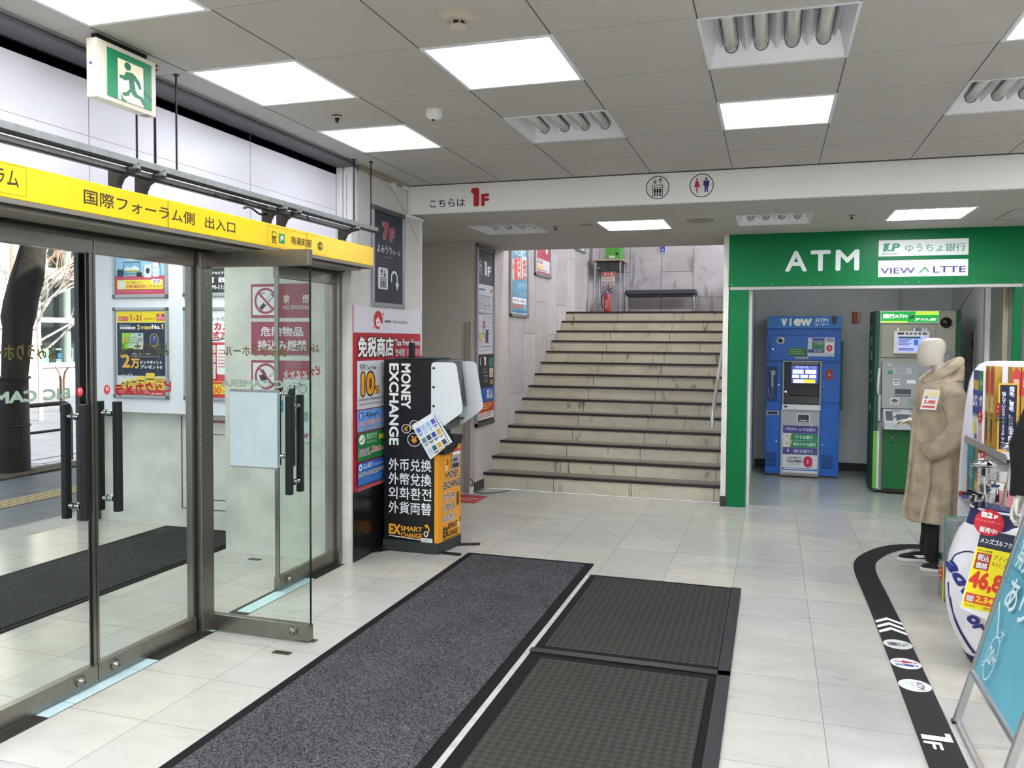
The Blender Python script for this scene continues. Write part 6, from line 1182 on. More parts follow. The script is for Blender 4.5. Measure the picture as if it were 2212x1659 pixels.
def club(label, p0, head, kind, rot=0):
    t = thing('golf_club', label, 'golf club', p0, 'golf clubs in the bag'); p0 = Vector(p0); h = Vector(head); b = MB(); b.tube([p0, p0.lerp(h, .5), h], [.006, .005, .0045], mat('club_shaft', '#c9c4b8', .25, .6), 8); build('shaft', b, t, smooth=True)
    b = MB()
    if kind == 'wood':
        rg = []
        for k in range(9):
            f = k/8; r_ = math.sin(math.pi*min(.06+f*.9, 1))**.55; rg.append(Vector((0,0,0)))
            c = h+Vector((-.055*math.cos(rot)+.11*f*math.cos(rot), -.02, .004+.006*math.sin(3*f)))
            rg[-1] = [c+Vector((0, .045*r_*math.cos(a), .024*r_*math.sin(a))) for a in [2*math.pi*i/18 for i in range(18)]]
        b.loft(rg, CHROME)
    else:
        d = Vector((-math.cos(rot), -.25, math.sin(rot)*.4)).normalized(); u = Vector((0, -.25, 1)).normalized()
        pl = [(-.005,.012),(.02,.014),(.05,.024),(.075,.028),(.085,.012),(.082,-.012),(.06,-.022),(.02,-.020),(-.005,-.012)]
        q = [h+d*a+u*c for a, c in pl]; b.prism(q, d.cross(u).normalized()*.014, CHROME)
        q2 = [h+d*(.035+a*.45)+u*c*.45+d.cross(u).normalized()*(-.001 if d.cross(u).y > 0 else .015) for a, c in pl]; b.prism(q2, d.cross(u).normalized()*.001, ink('#3b4a7c'))
        b.cyl(h+Vector((0,0,-.03)), h+Vector((0,0,.012)), .008, CHROME, 12)
    build('head', b, t, smooth=(kind == 'wood'), bevel=0 if kind == 'wood' else .003)
    b = MB(); b.cyl(h+Vector((0,0,-.055)), h+Vector((0,0,-.02)), .0085, BLACK, 12); build('ferrule', b, t)
club('chrome driver with the big rounded head, highest in the golf bag', (1.10, 4.62, .70), (1.125, 4.56, 1.085), 'wood', .15)
club('chrome fairway club with a long head, left of the highest driver', (1.03, 4.60, .70), (1.0, 4.55, 1.0), 'wood', .25)
club('chrome iron leaning out at the left rim of the golf bag', (1.0, 4.58, .70), (.965, 4.52, .84), 'iron', .1)
club('chrome iron in the middle of the golf bag', (1.06, 4.64, .70), (1.075, 4.60, .865), 'iron', .2); club('chrome iron behind the middle one in the golf bag', (1.09, 4.66, .70), (1.125, 4.65, .885), 'iron', -.1); club('dark grey iron next to the left chrome iron', (1.02, 4.60, .70), (1.005, 4.56, .835), 'iron', .5)
t = thing('price_board', 'yellow golf club price card with a round red B2F badge', 'price card', (.98, 4.36, .3))
q0, q1, q2, q3 = Vector((.952,4.36,.722)), Vector((1.097,4.352,.701)), Vector((.996,4.33,.290)), Vector((.870,4.338,.340)); n_ = Vector((0,.006,0))
b = MB(); b.hexa([q3+n_, q2+n_, q1+n_, q0+n_, q3, q2, q1, q0], ink('#e4e2de')); P = Print(b, q0, q1-q0, q3-q0, (0, 0, 100, 280), lift=.0006)
P.rect(3, 2, 100, 62, ink('#272e45')); P.txt('メンズゴルフクラブ', 10, 30, 112, 50, iW, .03) if 0 else P.txt('メンズゴルフク', 8, 28, 98, 47, iW, .03); P.rect(3, 62, 100, 274, ink('#f4e41a')); P.txt('安心価格', 8, 68, 50, 77, ink('#6a6030'), .03)
P.rect(8, 80, 50, 138, ink('#b62c22')); P.txt('税込', 12, 84, 46, 108, iW, .03, out=iK, ob=.03); P.txt('価格', 12, 112, 46, 135, iW, .03, out=iK, ob=.03); P.txt('アドバ', 56, 78, 98, 97, ink('#7a6f1c'), .005); P.txt('RX1_R', 56, 104, 98, 118, ink('#7a6f1c'))
P.txt('46,8', 4, 142, 99, 212, ink('#dd3a22'), .05); P.rect(6, 222, 100, 254, ink('#d8482a')); P.rect(10, 230, 30, 250, ink('#c8c4cc')); P.txt('2,340', 36, 226, 99, 250, ink('#f2d21c'), .04); P.txt('1年保証', 8, 260, 40, 268, ink('#8a8020')); P.txt('送料無料', 62, 258, 96, 268, ink('#c07018'), .02); build('card', b, t)
b = MB(); b.lathe((.985, 4.352, .752), (0, -1, 0), [(0, .063), (.003, .063)], ink('#cf2233'), 36); P = FY(b, 4.3485, .922, .689, 1.048, .815, lift=.001)
T(P, 'B2', .952, .776, 1.0, .803, iW, .06, rot=-8); T(P, 'F', 1.004, .772, 1.022, .790, iW, .06, rot=-8); P.txt('ビックスポーツ', .932, -.765, 1.035, -.753, ink('#f0b8bc'), .01, rot=-10); T(P, '販売中!', .945, .703, 1.02, .73, iW, .03, rot=-10); build('badge', b, t)

# ================================================================ leaning board at the right edge
t = thing('a_board', 'turquoise handwritten board in an aluminium easel frame at the right edge', 'sign board', (.85, 3.5, 0))
def bd(y, z, e=0): return Vector((.762+.272*z-e*.965, y, z+e*.262))
TE = mat('turquoise_board', '#5ba6b9', .45, noise=.06, nscale=4); b = MB()
b.hexa([bd(3.17,.237), bd(3.82,.237), bd(3.82,.237,-.012), bd(3.17,.237,-.012), bd(3.17,1.25), bd(3.82,1.25), bd(3.82,1.25,-.012), bd(3.17,1.25,-.012)], TE)
chalk = ink('#cfe2e6'); wave = ink('#3b8ea6'); P = Print(b, bd(3.82,1.25), (0, -.65, 0), bd(3.82,.237)-bd(3.82,1.25), (0, 0, 650, 1050), lift=.001)
for y in (420, 500, 580, 640): P.line([(10+20*k, y+6*math.sin(k*.8)) for k in range(32)], 5, wave)
P.txt('期間限定', 95, 430, 600, 570, chalk, .015, rot=0); P.txt('あり〼', 120, 600, 560, 730, chalk, .02); P.line([(70, 730), (130, 790), (180, 850)], 12, chalk); P.ring(190, 930, 62, 92, 6, chalk); P.txt('20+', 145, 890, 240, 960, chalk, .015); P.txt('才', 200, 800, 250, 850, chalk); P.line([(110, 980), (140, 960)], 5, chalk); P.line([(112, 995), (142, 975)], 5, chalk)
build('panel', b, t)
for y in (3.82, 3.17):
    b = MB(); p0, p1 = bd(y, .0), bd(y, 1.28); dy = .012
    b.hexa([p0+Vector((-.014,-dy,0)), p0+Vector((.014,-dy,0)), p0+Vector((.014,dy,0)), p0+Vector((-.014,dy,0)), p1+Vector((-.014,-dy,0)), p1+Vector((.014,-dy,0)), p1+Vector((.014,dy,0)), p1+Vector((-.014,dy,0))], ALU); l_ = build('leg', b, t, bevel=.003)
    b = MB(); b.box(p0.x-.016, p0.x+.016, y-.014, y+.014, 0, .012, BLACK); build('foot', b, l_)
b = MB(); p0, p1 = bd(3.17, .225), bd(3.82, .225); b.hexa([p0+Vector((-.012,0,-.012)), p1+Vector((-.012,0,-.012)), p1+Vector((.012,0,-.012)), p0+Vector((.012,0,-.012)), p0+Vector((-.012,0,.014)), p1+Vector((-.012,0,.014)), p1+Vector((.012,0,.014)), p0+Vector((.012,0,.014))], ALU); build('bottom_rail', b, t)
b = MB(); b.box(.757, .777, 3.17, 3.81, .004, .022, ALU); build('floor_bar', b, t)
for y in (3.80, 3.19):
    b = MB(); p0, p1 = Vector((1.30, y, 0)), bd(y, 1.27); b.tube([p0, p1], .010, ALU, 8); build('rear_leg', b, t)

# ================================================================ second mannequin, mostly outside the picture
t = thing('mannequin', 'mannequin in a black jacket of which only the sleeve and a white shoe show', 'mannequin', (1.30, 4.12, 0))
JK = mat('black_jacket', '#07080b', .85, noise=.15, nscale=12); b = MB(); x, y = 1.32, 4.12
b.loft([ell_ring((x, y, .80), .12, .16, 32), ell_ring((x, y, 1.0), .10, .15, 32), ell_ring((x, y, 1.25), .11, .17, 32), ell_ring((x, y, 1.36), .08, .12, 32), ell_ring((x-.01, y, 1.40), .052, .055, 32), ell_ring((x-.02, y, 1.47), .05, .05, 32), ell_ring((x-.035, y, 1.50), .075, .06, 32), ell_ring((x-.04, y, 1.58), .092, .075, 32), ell_ring((x-.035, y, 1.66), .085, .07, 32), ell_ring((x-.03, y, 1.70), .04, .03, 32)], SKIN)
for s_ in (-1, 1): b.tube([(x, y+s_*.08, .85), (x-.02, y+s_*.085, .5), (x-.05, y+s_*.085, .1)], [.085, .06, .045], SKIN, 14)
hand(b, (1.085, y+.13, .90), (-.35, -.1, -1), (-.8, .5, .2), .95, ink('#d8d2c6'), .6); hand(b, (1.30, y-.27, .80), (0, 0, -1), (0, -1, 0), .9, SKIN, .4); build('body', b, t, smooth=True)
b = MB(); b.loft([ell_ring((x, y, .74), .14, .19, 32), ell_ring((x, y, .76), .15, .20, 32), ell_ring((x, y, 1.0), .145, .19, 32), ell_ring((x, y, 1.25), .15, .21, 32), ell_ring((x, y, 1.38), .11, .16, 32), ell_ring((x, y, 1.44), .07, .08, 32)], JK); jk = build('jacket', b, t, smooth=True)
b = MB(); b.tube([(x-.03, y+.17, 1.34), (1.17, y+.20, 1.25), (1.115, y+.19, 1.12), (1.11, y+.16, 1.0), (1.095, y+.135, .90)], [.07, .078, .068, .058, .052], JK, 18); build('sleeve', b, jk, smooth=True)
b = MB(); b.tube([(x, y-.17, 1.34), (x+.02, y-.26, 1.2), (x, y-.28, 1.0), (x-.02, y-.27, .80)], [.07, .075, .062, .052], JK, 18); build('sleeve', b, jk, smooth=True)
for s_ in (-1, 1):
    b = MB(); b.loft([ell_ring((x-.06, y+s_*.085, .07), .06, .06, 24), ell_ring((x-.03, y+s_*.085, .4), .07, .07, 24), ell_ring((x, y+s_*.085, .80), .10, .095, 24)], TRO); build('trouser_leg', b, t, smooth=True)
for yq in (4.03, 4.21):
    shoe(t, (1.20 if yq < 4.1 else 1.26, yq, .001), (-1, 0, 0), .27, mat('white_shoe', '#d9d4cc', .5), False)
# ================================================================ vestibule: posters, notices, mat
def board_poster(x0, z0, x1, z1, label, draw, bgc):
    t = thing('framed_poster', label, 'poster', ((x0+x1)/2, 5.655, (z0+z1)/2), 'framed posters on the vestibule board'); Y = 5.66; b = MB(); w = .026
    b.box(x0, x1, Y-.02, Y, z1-w, z1, ALF); b.box(x0, x1, Y-.02, Y, z0, z0+w, ALF); b.box(x0, x0+w, Y-.02, Y, z0+w, z1-w, ALF); b.box(x1-w, x1, Y-.02, Y, z0+w, z1-w, ALF)
    fr = build('frame', b, t, bevel=.004); b = MB()
    for xx in (x0, x1-w):
        for zz in (z0, z1-w): b.box(xx-.001, xx+w+.001, Y-.022, Y-.004, zz-.001, zz+w+.001, ALD)
    build('corner_cap', b, fr, bevel=.003)
    b = MB(); b.box(x0+.015, x1-.015, Y-.008, Y-.001, z0+.015, z1-.015, ink(bgc)); P = FY(b, Y-.008, x0, z0, x1, z1); draw(P, x0, z0, x1, z1); build('print', b, t)
def pA(P, x0, z0, x1, z1):
    RC(P, -5.305, 1.955, -4.79, 2.50, ink('#9cc4e4')); P.poly([(-5.305,-2.11),(-4.79,-2.11),(-4.79,-1.955),(-5.305,-1.955)], ink('#c63f63')); P.ell(-5.10, -2.28, .14, .04, iW); P.ell(-5.14, -2.29, .06, .03, ink('#d8506a')); P.ell(-4.96, -2.285, .06, .025, ink('#c85a9a'))
    RC(P, -5.216, 2.122, -5.042, 2.228, ink('#1c2c48')); RC(P, -5.21, 2.128, -5.048, 2.222, ink('#7fb4da')); P.poly([(-5.21,-2.165),(-5.17,-2.19),(-5.14,-2.175),(-5.10,-2.198),(-5.048,-2.17),(-5.048,-2.15),(-5.21,-2.15)], ink('#dce6ee')); RC(P, -5.21, 2.138, -5.048, 2.156, ink('#a5a04a'))
    RC(P, -5.28, 2.105, -5.215, 2.165, ink('#12355c')); RC(P, -5.20, 2.095, -5.18, 2.15, ink('#4a90b0')); RC(P, -5.08, 2.10, -5.025, 2.138, ink('#2c2620')); RC(P, -5.0, 2.095, -4.93, 2.20, ink('#e2e4ea')); P.ell(-4.965, -2.15, .02, .024, ink('#262a30')); RC(P, -4.915, 2.10, -4.855, 2.26, ink('#dde0ea')); P.line([(-4.915,-2.178),(-4.855,-2.178)], .003, iGr); P.line([(-4.915,-2.135),(-4.855,-2.135)], .003, iGr); P.line([(-4.845,-2.215),(-4.83,-2.10)], .005, ink('#27407a')); P.ell(-4.846, -2.21, .009, .014, ink('#c0404a'))
    RC(P, -5.281, 1.997, -4.81, 2.075, ink('#f2d62a'), .006); T(P, 'ひとり暮らしに!', -5.185, 2.042, -5.03, 2.064, ink('#8a3050'), .02); T(P, 'お得な新生活セット', -5.185, 2.006, -4.92, 2.036, ink('#c0303a'), .03); T(P, 'あります!', -4.91, 2.010, -4.82, 2.028, ink('#7a3030'), .02); RC(P, -5.265, 2.0, -5.20, 2.07, ink('#d8d8dc'), .004)
    P.poly([(-4.93,-2.045),(-4.92,-2.083),(-4.83,-2.078),(-4.83,-2.036)], iW); T(P, '冷蔵庫+洗濯機', -4.915, 2.063, -4.84, 2.073, iK, .02); T(P, '¥49,800', -4.915, 2.046, -4.84, 2.060, iR, .03); P.lines(-5.29, -1.988, -4.81, -1.965, 3, ink('#e08aa2'), .3, .3)
def pB(P, x0, z0, x1, z1):
    RC(P, -5.287, 1.722, -4.793, 1.812, ink('#f0d41c')); T(P, '1', -5.155, 1.735, -5.135, 1.785, ink('#b5482a'), .04); T(P, '月', -5.125, 1.737, -5.10, 1.762, ink('#b5482a'), .02); T(P, '31', -5.092, 1.735, -5.035, 1.785, ink('#b5482a'), .04); T(P, '日(水)まで', -5.01, 1.738, -4.895, 1.762, ink('#a5602a'), .01)
    RC(P, -5.272, 1.735, -5.17, 1.77, ink('#c83a40'), .004); T(P, '新規ご入会', -5.265, 1.742, -5.178, 1.762, ink('#f0c0a0'), .02, rot=3); RC(P, -4.882, 1.737, -4.80, 1.792, ink('#c83a40'), .004); T(P, '1F', -4.855, 1.77, -4.832, 1.788, iW, .02); P.lines(-4.875, -1.764, -4.808, -1.74, 2, ink('#f0c8c0'), .5)
    RC(P, -5.285, 1.275, -4.79, 1.718, ink('#15203f')); T(P, 'クレジットカード', -5.258, 1.688, -5.145, 1.703, ink('#d0d4e0'), .03); T(P, 'お客様満足度', -5.258, 1.662, -5.095, 1.686, iW, .04); T(P, '2', -5.078, 1.662, -5.05, 1.702, ink('#ead27a'), .04); T(P, '年連続', -5.042, 1.662, -4.935, 1.692, ink('#e0c060'), .03); T(P, 'No.', -4.93, 1.664, -4.84, 1.704, iW, .05); T(P, '1', -4.832, 1.664, -4.812, 1.706, ink('#ead27a'), .05)
    RC(P, -5.235, 1.495, -5.015, 1.632, ink('#b9c6b4'), .006); P.poly([(-5.235,-1.632),(-5.14,-1.632),(-5.175,-1.495),(-5.235,-1.495)], ink('#8cc63c')); P.ell(-5.195, -1.575, .018, .022, ink('#d8903a')); T(P, 'BIC CAMERA', -5.175, 1.588, -5.075, 1.600, ink('#5b6a5c')); T(P, 'Suica', -5.172, 1.562, -5.075, 1.584, ink('#5b7a5c')); T(P, '987 654 3210', -5.215, 1.545, -5.07, 1.556, iK); RC(P, -5.065, 1.61, -5.035, 1.626, ink('#2f62a8')); RC(P, -5.07, 1.56, -5.025, 1.59, iGr)
    P.ring(-4.905, -1.575, .046, .055, .007, ink('#b99a4e')); P.ell(-4.905, -1.575, .036, .046, ink('#22387c')); T(P, '1', -4.909, 1.588, -4.899, 1.606, iW, .02); T(P, 'オリコン', -4.93, 1.57, -4.88, 1.584, ink('#b8c8e8')); P.ring(-4.905, -1.565, .052, .062, .005, ink('#8a8f96'), a0=20, a1=160)
    T(P, '新規ご入会・ご利用で', -5.13, 1.452, -4.94, 1.464, ink('#e0e0e6'), .01); T(P, '最大ボーナスポイントキャンペーン', -5.255, 1.428, -4.85, 1.444, ink('#d8c890'), .02)
    T(P, '2', -5.235, 1.34, -5.15, 1.455, ink('#e2a844'), .04); T(P, '万', -5.145, 1.335, -5.052, 1.418, ink('#e2a844'), .05); T(P, 'ビックポイント', -5.045, 1.375, -4.825, 1.402, iW, .04); T(P, 'プレゼント!!', -5.045, 1.335, -4.825, 1.365, iW, .04)
    T(P, 'どんどん', -5.24, 1.262, -5.12, 1.29, ink('#e8dcc0'), .03, rot=8)
    for k, (h, w_) in enumerate(((.03, .04), (.045, .045), (.06, .062), (.08, .075), (.11, .09))):
        xx = -5.245+(0, .046, .1, .172, .258)[k]; RC(P, xx, 1.185, xx+w_, 1.19+h, ink('#e8c634')); RC(P, xx+.006, 1.185+h*.5, xx+w_-.006, 1.187+h*.5+.012, ink('#6a4a1c')); T(P, ('1,000', '2,000', '5,000', '13,000', '20,000')[k], xx+.005, 1.195, xx+w_-.005, 1.195+h*.22, ink('#c85a20'), .02)
    RC(P, -4.885, 1.17, -4.805, 1.262, ink('#e8c634')); T(P, '1,000', -4.872, 1.185, -4.82, 1.205, ink('#c8501c'), .03); P.lines(-4.88, -1.252, -4.81, -1.215, 3, ink('#8a5a20'), .5)
    RC(P, -5.285, 1.115, -4.79, 1.16, ink('#b8242c')); P.lines(-5.27, -1.15, -4.82, -1.122, 2, ink('#e0909a'), .4, .3); RC(P, -5.285, 1.16, -4.79, 1.182, ink('#d8b23a')); T(P, 'BIC CAMERA', -4.93, 1.122, -4.82, 1.134, iW, .02)
def pC(P, x0, z0, x1, z1):
    RC(P, x0+.02, 1.96, x1-.02, 2.55, ink('#1d1e22')); T(P, 'Payショップ', -4.45, 2.165, -4.15, 2.21, ink('#d8543a'), .03); T(P, 'ビックカメラグループ', -4.398, 2.108, -4.10, 2.132, iW, .03); T(P, '館 B1F', -4.43, 2.04, -4.09, 2.092, iW, .04); T(P, '10:00AM-11:00PM', -4.48, 1.988, -4.10, 2.025, iW, .03)
def pD(P, x0, z0, x1, z1):
    RC(P, x0+.02, 1.11, x1-.02, 1.82, ink('#e6e4ea')); RC(P, x0+.02, 1.11, x1-.02, 1.56, ink('#cc2430')); T(P, '買物がもっと便利', -4.52, 1.735, -4.10, 1.77, iK, .02); T(P, 'ビックカメラ', -4.56, 1.655, -4.08, 1.725, ink('#c9303a'), .06, out=iW, ob=.03); T(P, '公式アプリ', -4.395, 1.585, -4.08, 1.65, ink('#c9303a'), .05, out=iW, ob=.03); P.line([(-4.40,-1.575),(-4.27,-1.578),(-4.2,-1.60)], .008, iK)
    for z in (1.475, 1.40, 1.325, 1.265): RC(P, -4.56, z, -4.302, z+.062, ink('#dcdbe0'), .006); RC(P, -4.37, z+.01, -4.345, z+.03, ink('#3c4252')); P.lines(-4.40, -z-.056, -4.31, -z-.038, 2, ink('#c88a90'), .5); RC(P, -4.335, z+.01, -4.315, z+.028, ink('#d9a92c'))
    RC(P, -4.29, 1.30, -4.15, 1.54, ink('#e6e6ea'), .012); P.lines(-4.275, -1.5, -4.17, -1.34, 6, ink('#c8606a'), .3, .3)
    RC(P, -4.52, 1.14, -4.08, 1.245, ink('#f0cf2a')); RC(P, -4.40, 1.222, -4.1, 1.24, ink('#d0402c')); T(P, 'クーポン配信中', -4.42, 1.20, -4.12, 1.218, ink('#c8501c'), .02); T(P, '500', -4.385, 1.145, -4.245, 1.198, ink('#d8701c'), .05); T(P, '円オフ', -4.23, 1.15, -4.10, 1.175, ink('#c8501c'), .02)
board_poster(-5.325, 1.925, -4.765, 2.66, 'framed poster of a television and home appliances, upper left on the vestibule board', pA, '#d9d9df')
board_poster(-5.325, 1.085, -4.765, 1.845, 'framed navy and yellow credit card poster, lower left on the vestibule board', pB, '#d9d9df')
board_poster(-4.612, 1.93, -4.0, 2.68, 'framed black poster with B1F in white, upper right on the vestibule board', pC, '#c9c9cc')
board_poster(-4.612, 1.085, -4.0, 1.845, 'framed red and white app poster, lower right on the vestibule board', pD, '#d9d9df')
MR = ink('#9c2f4a')
def prohib(z0, z1, label, kind):
    b = MB(); x0, x1 = -3.648, -3.153; b.box(x0, x1, 5.196, 5.2, z0, z1, MR); P = FY(b, 5.196, x0, z0, x1, z1); h = z1-z0
    if kind != 't':
        RC(P, x0+.014, z0+.02, x0+.235, z1-.02, ink('#e3e1e0')); cx, cz = x0+.125, (z0+z1)/2
        if kind == 's': P.line([(cx-.045,-cz+.06-.0),(cx+.06,-cz-.045)], .03, iK); P.line([(cx-.01,-cz+.022),(cx+.052,-cz-.038)], .02, ink('#e3e1e0')); P.ring(cx-.02, -cz-.04, .03, .02, .006, iK, a0=120, a1=300)
        else: P.poly([(cx-.045,-cz+.03),(cx-.06,-cz-.01),(cx-.035,-cz-.01),(cx-.03,-cz-.06),(cx,-cz-.02),(cx+.012,-cz+.01),(cx-.005,-cz+.05)], iK); P.line([(cx+.03,-cz),(cx+.08,-cz-.04)], .014, iK); P.line([(cx+.034,-cz-.004),(cx+.077,-cz-.037)], .008, ink('#e3e1e0'))
        P.ring(cx, -cz, .096, .096, .018, MR); P.line([(cx-.06,-cz-.06),(cx+.06,-cz+.06)], .016, MR)
        if kind == 's': T(P, '禁', x0+.272, z0+.105, x0+.325, z1-.08, ink('#e8dce0'), .02); T(P, '煙', x1-.065, z0+.105, x1-.012, z1-.08, ink('#e8dce0'), .02); T(P, 'NO SMOKING', x0+.272, z0+.06, x1-.012, z0+.09, ink('#e8dce0'), .01)
        else: T(P, '火気厳禁', x0+.272, z0+.10, x1-.02, z1-.07, ink('#e8dce0'), .02)
    else:
        T(P, '危険物品', x0+.08, z0+.135, x1-.06, z1-.035, ink('#e8dce0'), .03); T(P, '持込み厳禁', x0+.055, z0+.03, x1-.03, z0+.11, ink('#e8dce0'), .03)
    tag(build('prohibition_sign', b), label, 'sign')
prohib(1.745, 1.99, 'crimson no smoking sign, topmost of three on the white pier', 's'); prohib(1.475, 1.716, 'crimson dangerous goods sign, middle of three on the white pier', 't'); prohib(1.20, 1.436, 'crimson no naked flame sign, lowest of three on the white pier', 'f')
b = MB(); b.box(-3.375, -3.16, 5.190, 5.193, .85, 1.30, ink('#cfd6d4')); P = FY(b, 5.19, -3.375, .85, -3.16, 1.30); kk = ink('#4a4f50')
P.ring(-3.31, -1.235, .034, .034, .005, kk); P.ring(-3.215, -1.235, .034, .034, .005, kk); P.line([(-3.31,-1.235),(-3.285,-1.275),(-3.235,-1.275),(-3.27,-1.235),(-3.31,-1.235)], .004, kk); P.line([(-3.215,-1.235),(-3.24,-1.29),(-3.225,-1.295)], .004, kk); P.lines(-3.36, -1.17, -3.18, -1.09, 4, kk, .4, .3); RC(P, -3.30, 1.0, -3.17, 1.07, ink('#8d9896')); P.lines(-3.36, -1.0, -3.18, -.93, 4, ink('#7a8082'), .3, .3); T(P, '1F', -3.205, .88, -3.17, .915, ink('#b02c40'), .05); P.line([(-3.36,-.97),(-3.3,-.93),(-3.26,-.98)], .004, kk)
tag(build('bicycle_notice', b), 'pale notice with a bicycle drawing under the crimson signs on the pier', 'notice')
b = MB(); b.prism([(-3.425, 5.194, 1.06), (-3.375, 5.194, 1.075), (-3.39, 5.194, 1.15), (-3.44, 5.194, 1.135)], (0, -.002, 0), ink('#1f78b8')); P = FY(b, 5.192, -3.44, 1.06, -3.375, 1.15); P.ring(-3.405, -1.10, .016, .02, .006, iW); tag(build('blue_sticker', b), 'small blue sticker stuck askew beside the bicycle notice', 'sticker')
t = thing('floor_mat', 'dark carpet mat in the vestibule outside the glass doors', 'mat', (-4.4, 4.0, 0)); b = MB()
for a in ((-4.87, -3.93, -.5, -.45), (-4.87, -3.93, 5.68, 5.73), (-4.87, -4.82, -.45, 5.68), (-3.98, -3.93, -.45, 5.68)): b.box(*a, .0005, .006, RUBBER)
build('rubber_border', b, t); b = MB(); b.box(-4.82, -3.98, -.45, 5.68, .0005, .010, DCARP); build('pile', b, t)

# ================================================================ the street
PAV = stone('pavement_blocks', '#5d6068', '#545760', '#3f4148', .3, .15, .5, .006, 'YX', (20, 20), .6, .25, 3)
b = MB(); b.box(-6.05, -5.66, -3, 30, -.12, -.004, stone('step_granite', '#a39d98', '#989290', '#6a6561', 1.2, 2, 0, .004, 'YX', (20, 20), .5, .2, 6)); struct('floor_step', b)
b = MB(); b.box(-8.5, -6.05, -6, 40, -.12, -.008, PAV); struct('floor_pavement', b)
b = MB(); b.box(-8.62, -8.5, -6, 40, -.14, .0, mat('kerb_stone', '#77726d', .7, noise=.2, nscale=10)); struct('trim_11', b)
b = MB(); b.box(-40, -8.62, -20, 60, -.2, -.1, mat('asphalt', '#5d5e68', .8, noise=.2, nscale=2)); struct('floor_road', b)
t = thing('tactile_strip', 'brown guiding strip of raised bars along the pavement outside', 'tactile paving', (-6.95, 6, 0)); TB = mat('tactile_brown', '#8a7556', .7, noise=.15, nscale=8)
b = MB(); b.box(-7.13, -6.80, -5, 30, -.008, -.004, TB); base = build('base', b, t)
for k in range(4): b = MB(); b.box(-7.10+.078*k, -7.06+.078*k, -5, 30, -.004, .001, mat('tactile_bar', '#b39a72', .7)); build('bar', b, t)
b = MB(); b.box(-8.50, -8.15, 6.4, 12, -.0079, .012, mat('planting_soil', '#4a3d30', .95, noise=.5, nscale=12, bump=1, bscale=60)); struct('floor_soil', b)
BARK = mat('dark_bark', '#2a2320', .95, noise=.5, nscale=14, bump=1, bscale=45)
t = thing('street_tree', 'thick dark leaning tree trunk outside the left glass door', 'tree', (-8.5, 7.45, 0))
b = MB(); rr = []
for z, x0, x1 in ((0,-8.70,-8.36),(.6,-8.66,-8.36),(1.12,-8.60,-8.33),(1.4,-8.575,-8.28),(1.7,-8.545,-8.235),(1.82,-8.56,-8.20),(2.0,-8.52,-8.17),(2.25,-8.44,-8.09),(2.65,-8.285,-8.02),(3.3,-8.12,-7.92),(4.4,-7.95,-7.83)):
    c = (x0+x1)/2; h = (x1-x0)/2; rr.append([(c+h*math.cos(a)*(1+.06*math.sin(5*a+z*4)), 7.45+h*math.sin(a)*(1+.06*math.sin(5*a+z*4)), z) for a in [2*math.pi*i/28 for i in range(28)]])
b.loft(rr, BARK); tr_ = build('trunk', b, t, smooth=True)
b = MB(); b.tube([(-8.1, 7.45, 2.9), (-7.9, 7.9, 2.75), (-7.72, 8.35, 2.62), (-7.6, 8.6, 2.42)], [.03, .02, .012, .005], BARK, 8); build('branch', b, t, smooth=True)
b = MB(); b.tube([(-7.72, 8.35, 2.62), (-7.74, 8.5, 2.50), (-7.76, 8.55, 2.36)], [.01, .006, .003], BARK, 6); build('branch', b, t, smooth=True)
t = thing('tree_guard', 'black metal guard around the foot of the dark tree', 'tree guard', (-8.5, 7.45, 0)); MBK = mat('black_iron', '#141416', .5, .3)
b = MB(); b.lathe((-8.53, 7.45, .0), (0,0,1), [(0,.20),(1.09,.19),(1.10,.215),(1.125,.215),(1.13,.18)], MBK, 24); build('shell', b, t, smooth=True)
b = MB(); b.tube([(-8.53+.2*math.cos(a), 7.45+.2*math.sin(a), .55) for a in [2*math.pi*i/24 for i in range(25)]], .012, MBK, 8); build('hoop', b, t)
for nm, y0, y1 in (('black tubular railing beside the dark tree, the nearer one', 5.9, 8.50), ('black tubular railing along the kerb, the farther one', 8.63, 11.2)):
    t = thing('street_railing', nm, 'railing', (-8.72, (y0+y1)/2, 0)); b = MB(); r = .12; arc = [(-8.72, y1-r+r*math.sin(a), .74-r+r*math.cos(a)) for a in [R_(15*k) for k in range(7)]]; arc0 = [(-8.72, y0+r-r*math.cos(a), .74-r+r*math.sin(a)) for a in [R_(15*k) for k in range(7)]]
    b.tube([(-8.72, y0, -.1)]+arc0+arc+[(-8.72, y1, -.1)], .028, MBK, 12); build('top_rail', b, t, smooth=True)
    b = MB(); b.tube([(-8.72, y0, .40), (-8.72, y1, .40)], .018, MBK, 10); build('lower_rail', b, t, smooth=True)
t = thing('bare_tree', 'slender pale leafless tree across the street', 'tree', (-14.1, 13, -.1)); PB = mat('pale_bark', '#d2c6b8', .8, noise=.2, nscale=8); RB = mat('reddish_twig', '#b5846c', .8)
b = MB(); b.tube([(-14.1, 13, -.1), (-14.09, 13, .8), (-14.12, 13, 1.7), (-14.1, 13, 2.6), (-14.06, 13.05, 3.6), (-14.0, 13.1, 5)], [.05, .045, .042, .036, .03, .015], PB, 10); build('trunk', b, t, smooth=True)
random.seed(11); b = MB(); tw = MB()
def grow(mb, p, d, L, r, k):
    q = p+d*L*.5+Vector((random.uniform(-.05,.05),random.uniform(-.05,.05),.03))*L; e = p+d*L
    mb.tube([p, q, e], [r, r*.75, r*.5], PB if k > 1 else RB, 5)
    if k > 0:
        for i in range(3 if k > 1 else 4):
            f = random.uniform(.3, 1); nd = (d+Vector((random.uniform(-.8,.8), random.uniform(-.8,.8), random.uniform(-.35,.7)))).normalized(); grow(b if k > 1 else tw, p.lerp(e, f), nd, L*random.uniform(.5,.75), max(r*.55, .006), k-1)
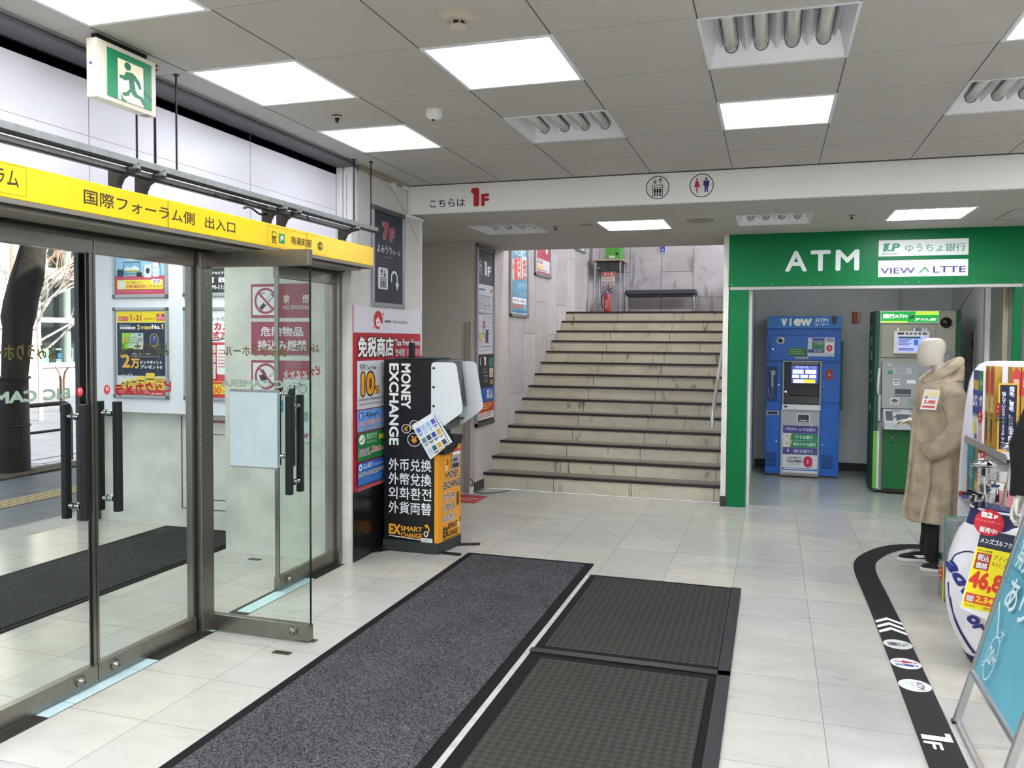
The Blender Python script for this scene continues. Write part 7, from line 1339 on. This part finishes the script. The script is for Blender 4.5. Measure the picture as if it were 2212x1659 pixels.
for z, dx, dy in ((1.5,.8,.9),(2.0,-.2,.9),(2.5,.3,1.),(3.0,.9,.6),(3.4,.2,.8),(2.3,1.,.1),(2.8,.8,-.2),(1.2,.7,.3),(1.6,-.6,.2),(1.9,.6,-.4),(2.1,-.7,-.1),(2.4,.8,.2),(2.7,-.5,.5),(2.9,.5,-.3),(3.2,.7,.4),(3.5,-.6,-.3),(3.8,.5,.5),(2.2,.9,.5),(2.6,.4,.8)):
    grow(b, Vector((-14.1, 13, z)), Vector((dx, dy, .75)).normalized(), random.uniform(1.0, 1.5), .026, 3)
build('branches', b, t); tw_ = build('twigs', tw, t); tw_['kind'] = 'stuff'
# glazed building across the street
t = thing('office_building', 'glazed building with pale frames across the street', 'building', (-21, 19, 0)); FW = mat('facade_frame', '#c9c4bc', .6, noise=.05, nscale=2)
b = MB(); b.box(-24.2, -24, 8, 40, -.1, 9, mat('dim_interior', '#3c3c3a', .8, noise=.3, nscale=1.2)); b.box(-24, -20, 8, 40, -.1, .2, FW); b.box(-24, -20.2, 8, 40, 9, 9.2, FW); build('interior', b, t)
b = MB(); b.box(-20.02, -20.0, 8, 40, .7, 9, glass('street_glass', (.75, .8, .8, 1), .8)); build('glazing', b, t)
for z, h, nm in ((.70, .13, 'sill'), (2.00, .14, 'transom'), (3.27, .30, 'transom'), (5.2, .3, 'transom')): b = MB(); b.box(-20.1, -19.85, 8, 40, z, z+h, FW); build(nm, b, t)
b = MB(); b.box(-20.1, -19.9, 8, 40, -.1, .7, FW); build('plinth', b, t)
for y, w_ in ((18.45, .10), (19.62, .26), (21.2, .2), (23.5, .26), (16.0, .2)): b = MB(); b.cyl((-20.25, y, .2), (-20.25, y, 9), w_/2, FW, 16); build('column', b, t, smooth=True)
b = MB(); b.box(-19.9, -19.3, 8, 17.75, -.1, 9, FW); build('pier', b, t)
b = MB(); b.box(-19.32, -19.28, 16.9, 17.0, 1.9, 9, ink('#8a6a5a')); b.box(-19.35, -19.25, 16.4, 17.75, 1.80, 1.95, FW); build('pier_joint', b, t)
t = thing('equipment_cart', 'pale grey equipment cart standing behind the street glazing', 'cart', (-21, 19.4, .2)); PE = mat('cart_grey', '#b9c0bd', .5)
b = MB(); b.box(-21.5, -20.7, 19.0, 19.45, .2, 1.25, PE); b.box(-21.3, -20.7, 19.5, 20.3, .2, .85, PE); build('body', b, t); b = MB()
for p in ((-20.72, 19.5), (-20.72, 20.3), (-20.72, 19.9)): b.cyl((p[0], p[1], .2), (p[0], p[1], 1.35), .03, PE, 8)
b.box(-20.75, -20.69, 19.45, 20.3, 1.18, 1.24, PE); b.box(-20.75, -20.69, 19.45, 20.3, .86, .92, PE); build('cage', b, t); b = MB(); b.box(-20.72, -20.66, 19.7, 19.9, .93, 1.08, ink('#3a86c0')); build('blue_box', b, t)
t = thing('curved_post', 'pair of thin brown posts curving apart at the top across the road', 'post', (-15.2, 14.6, -.1)); BZ = mat('bronze_post', '#6b4a3a', .5, .3)
for s_ in (-1, 1): b = MB(); b.tube([(-15.2+.045*s_, 14.6, -.1), (-15.2+.045*s_, 14.6, .62), (-15.2+.08*s_, 14.6, .80), (-15.2+.20*s_, 14.6, .92)], [.028, .026, .022, .012], BZ, 8); build('post', b, t, smooth=True)
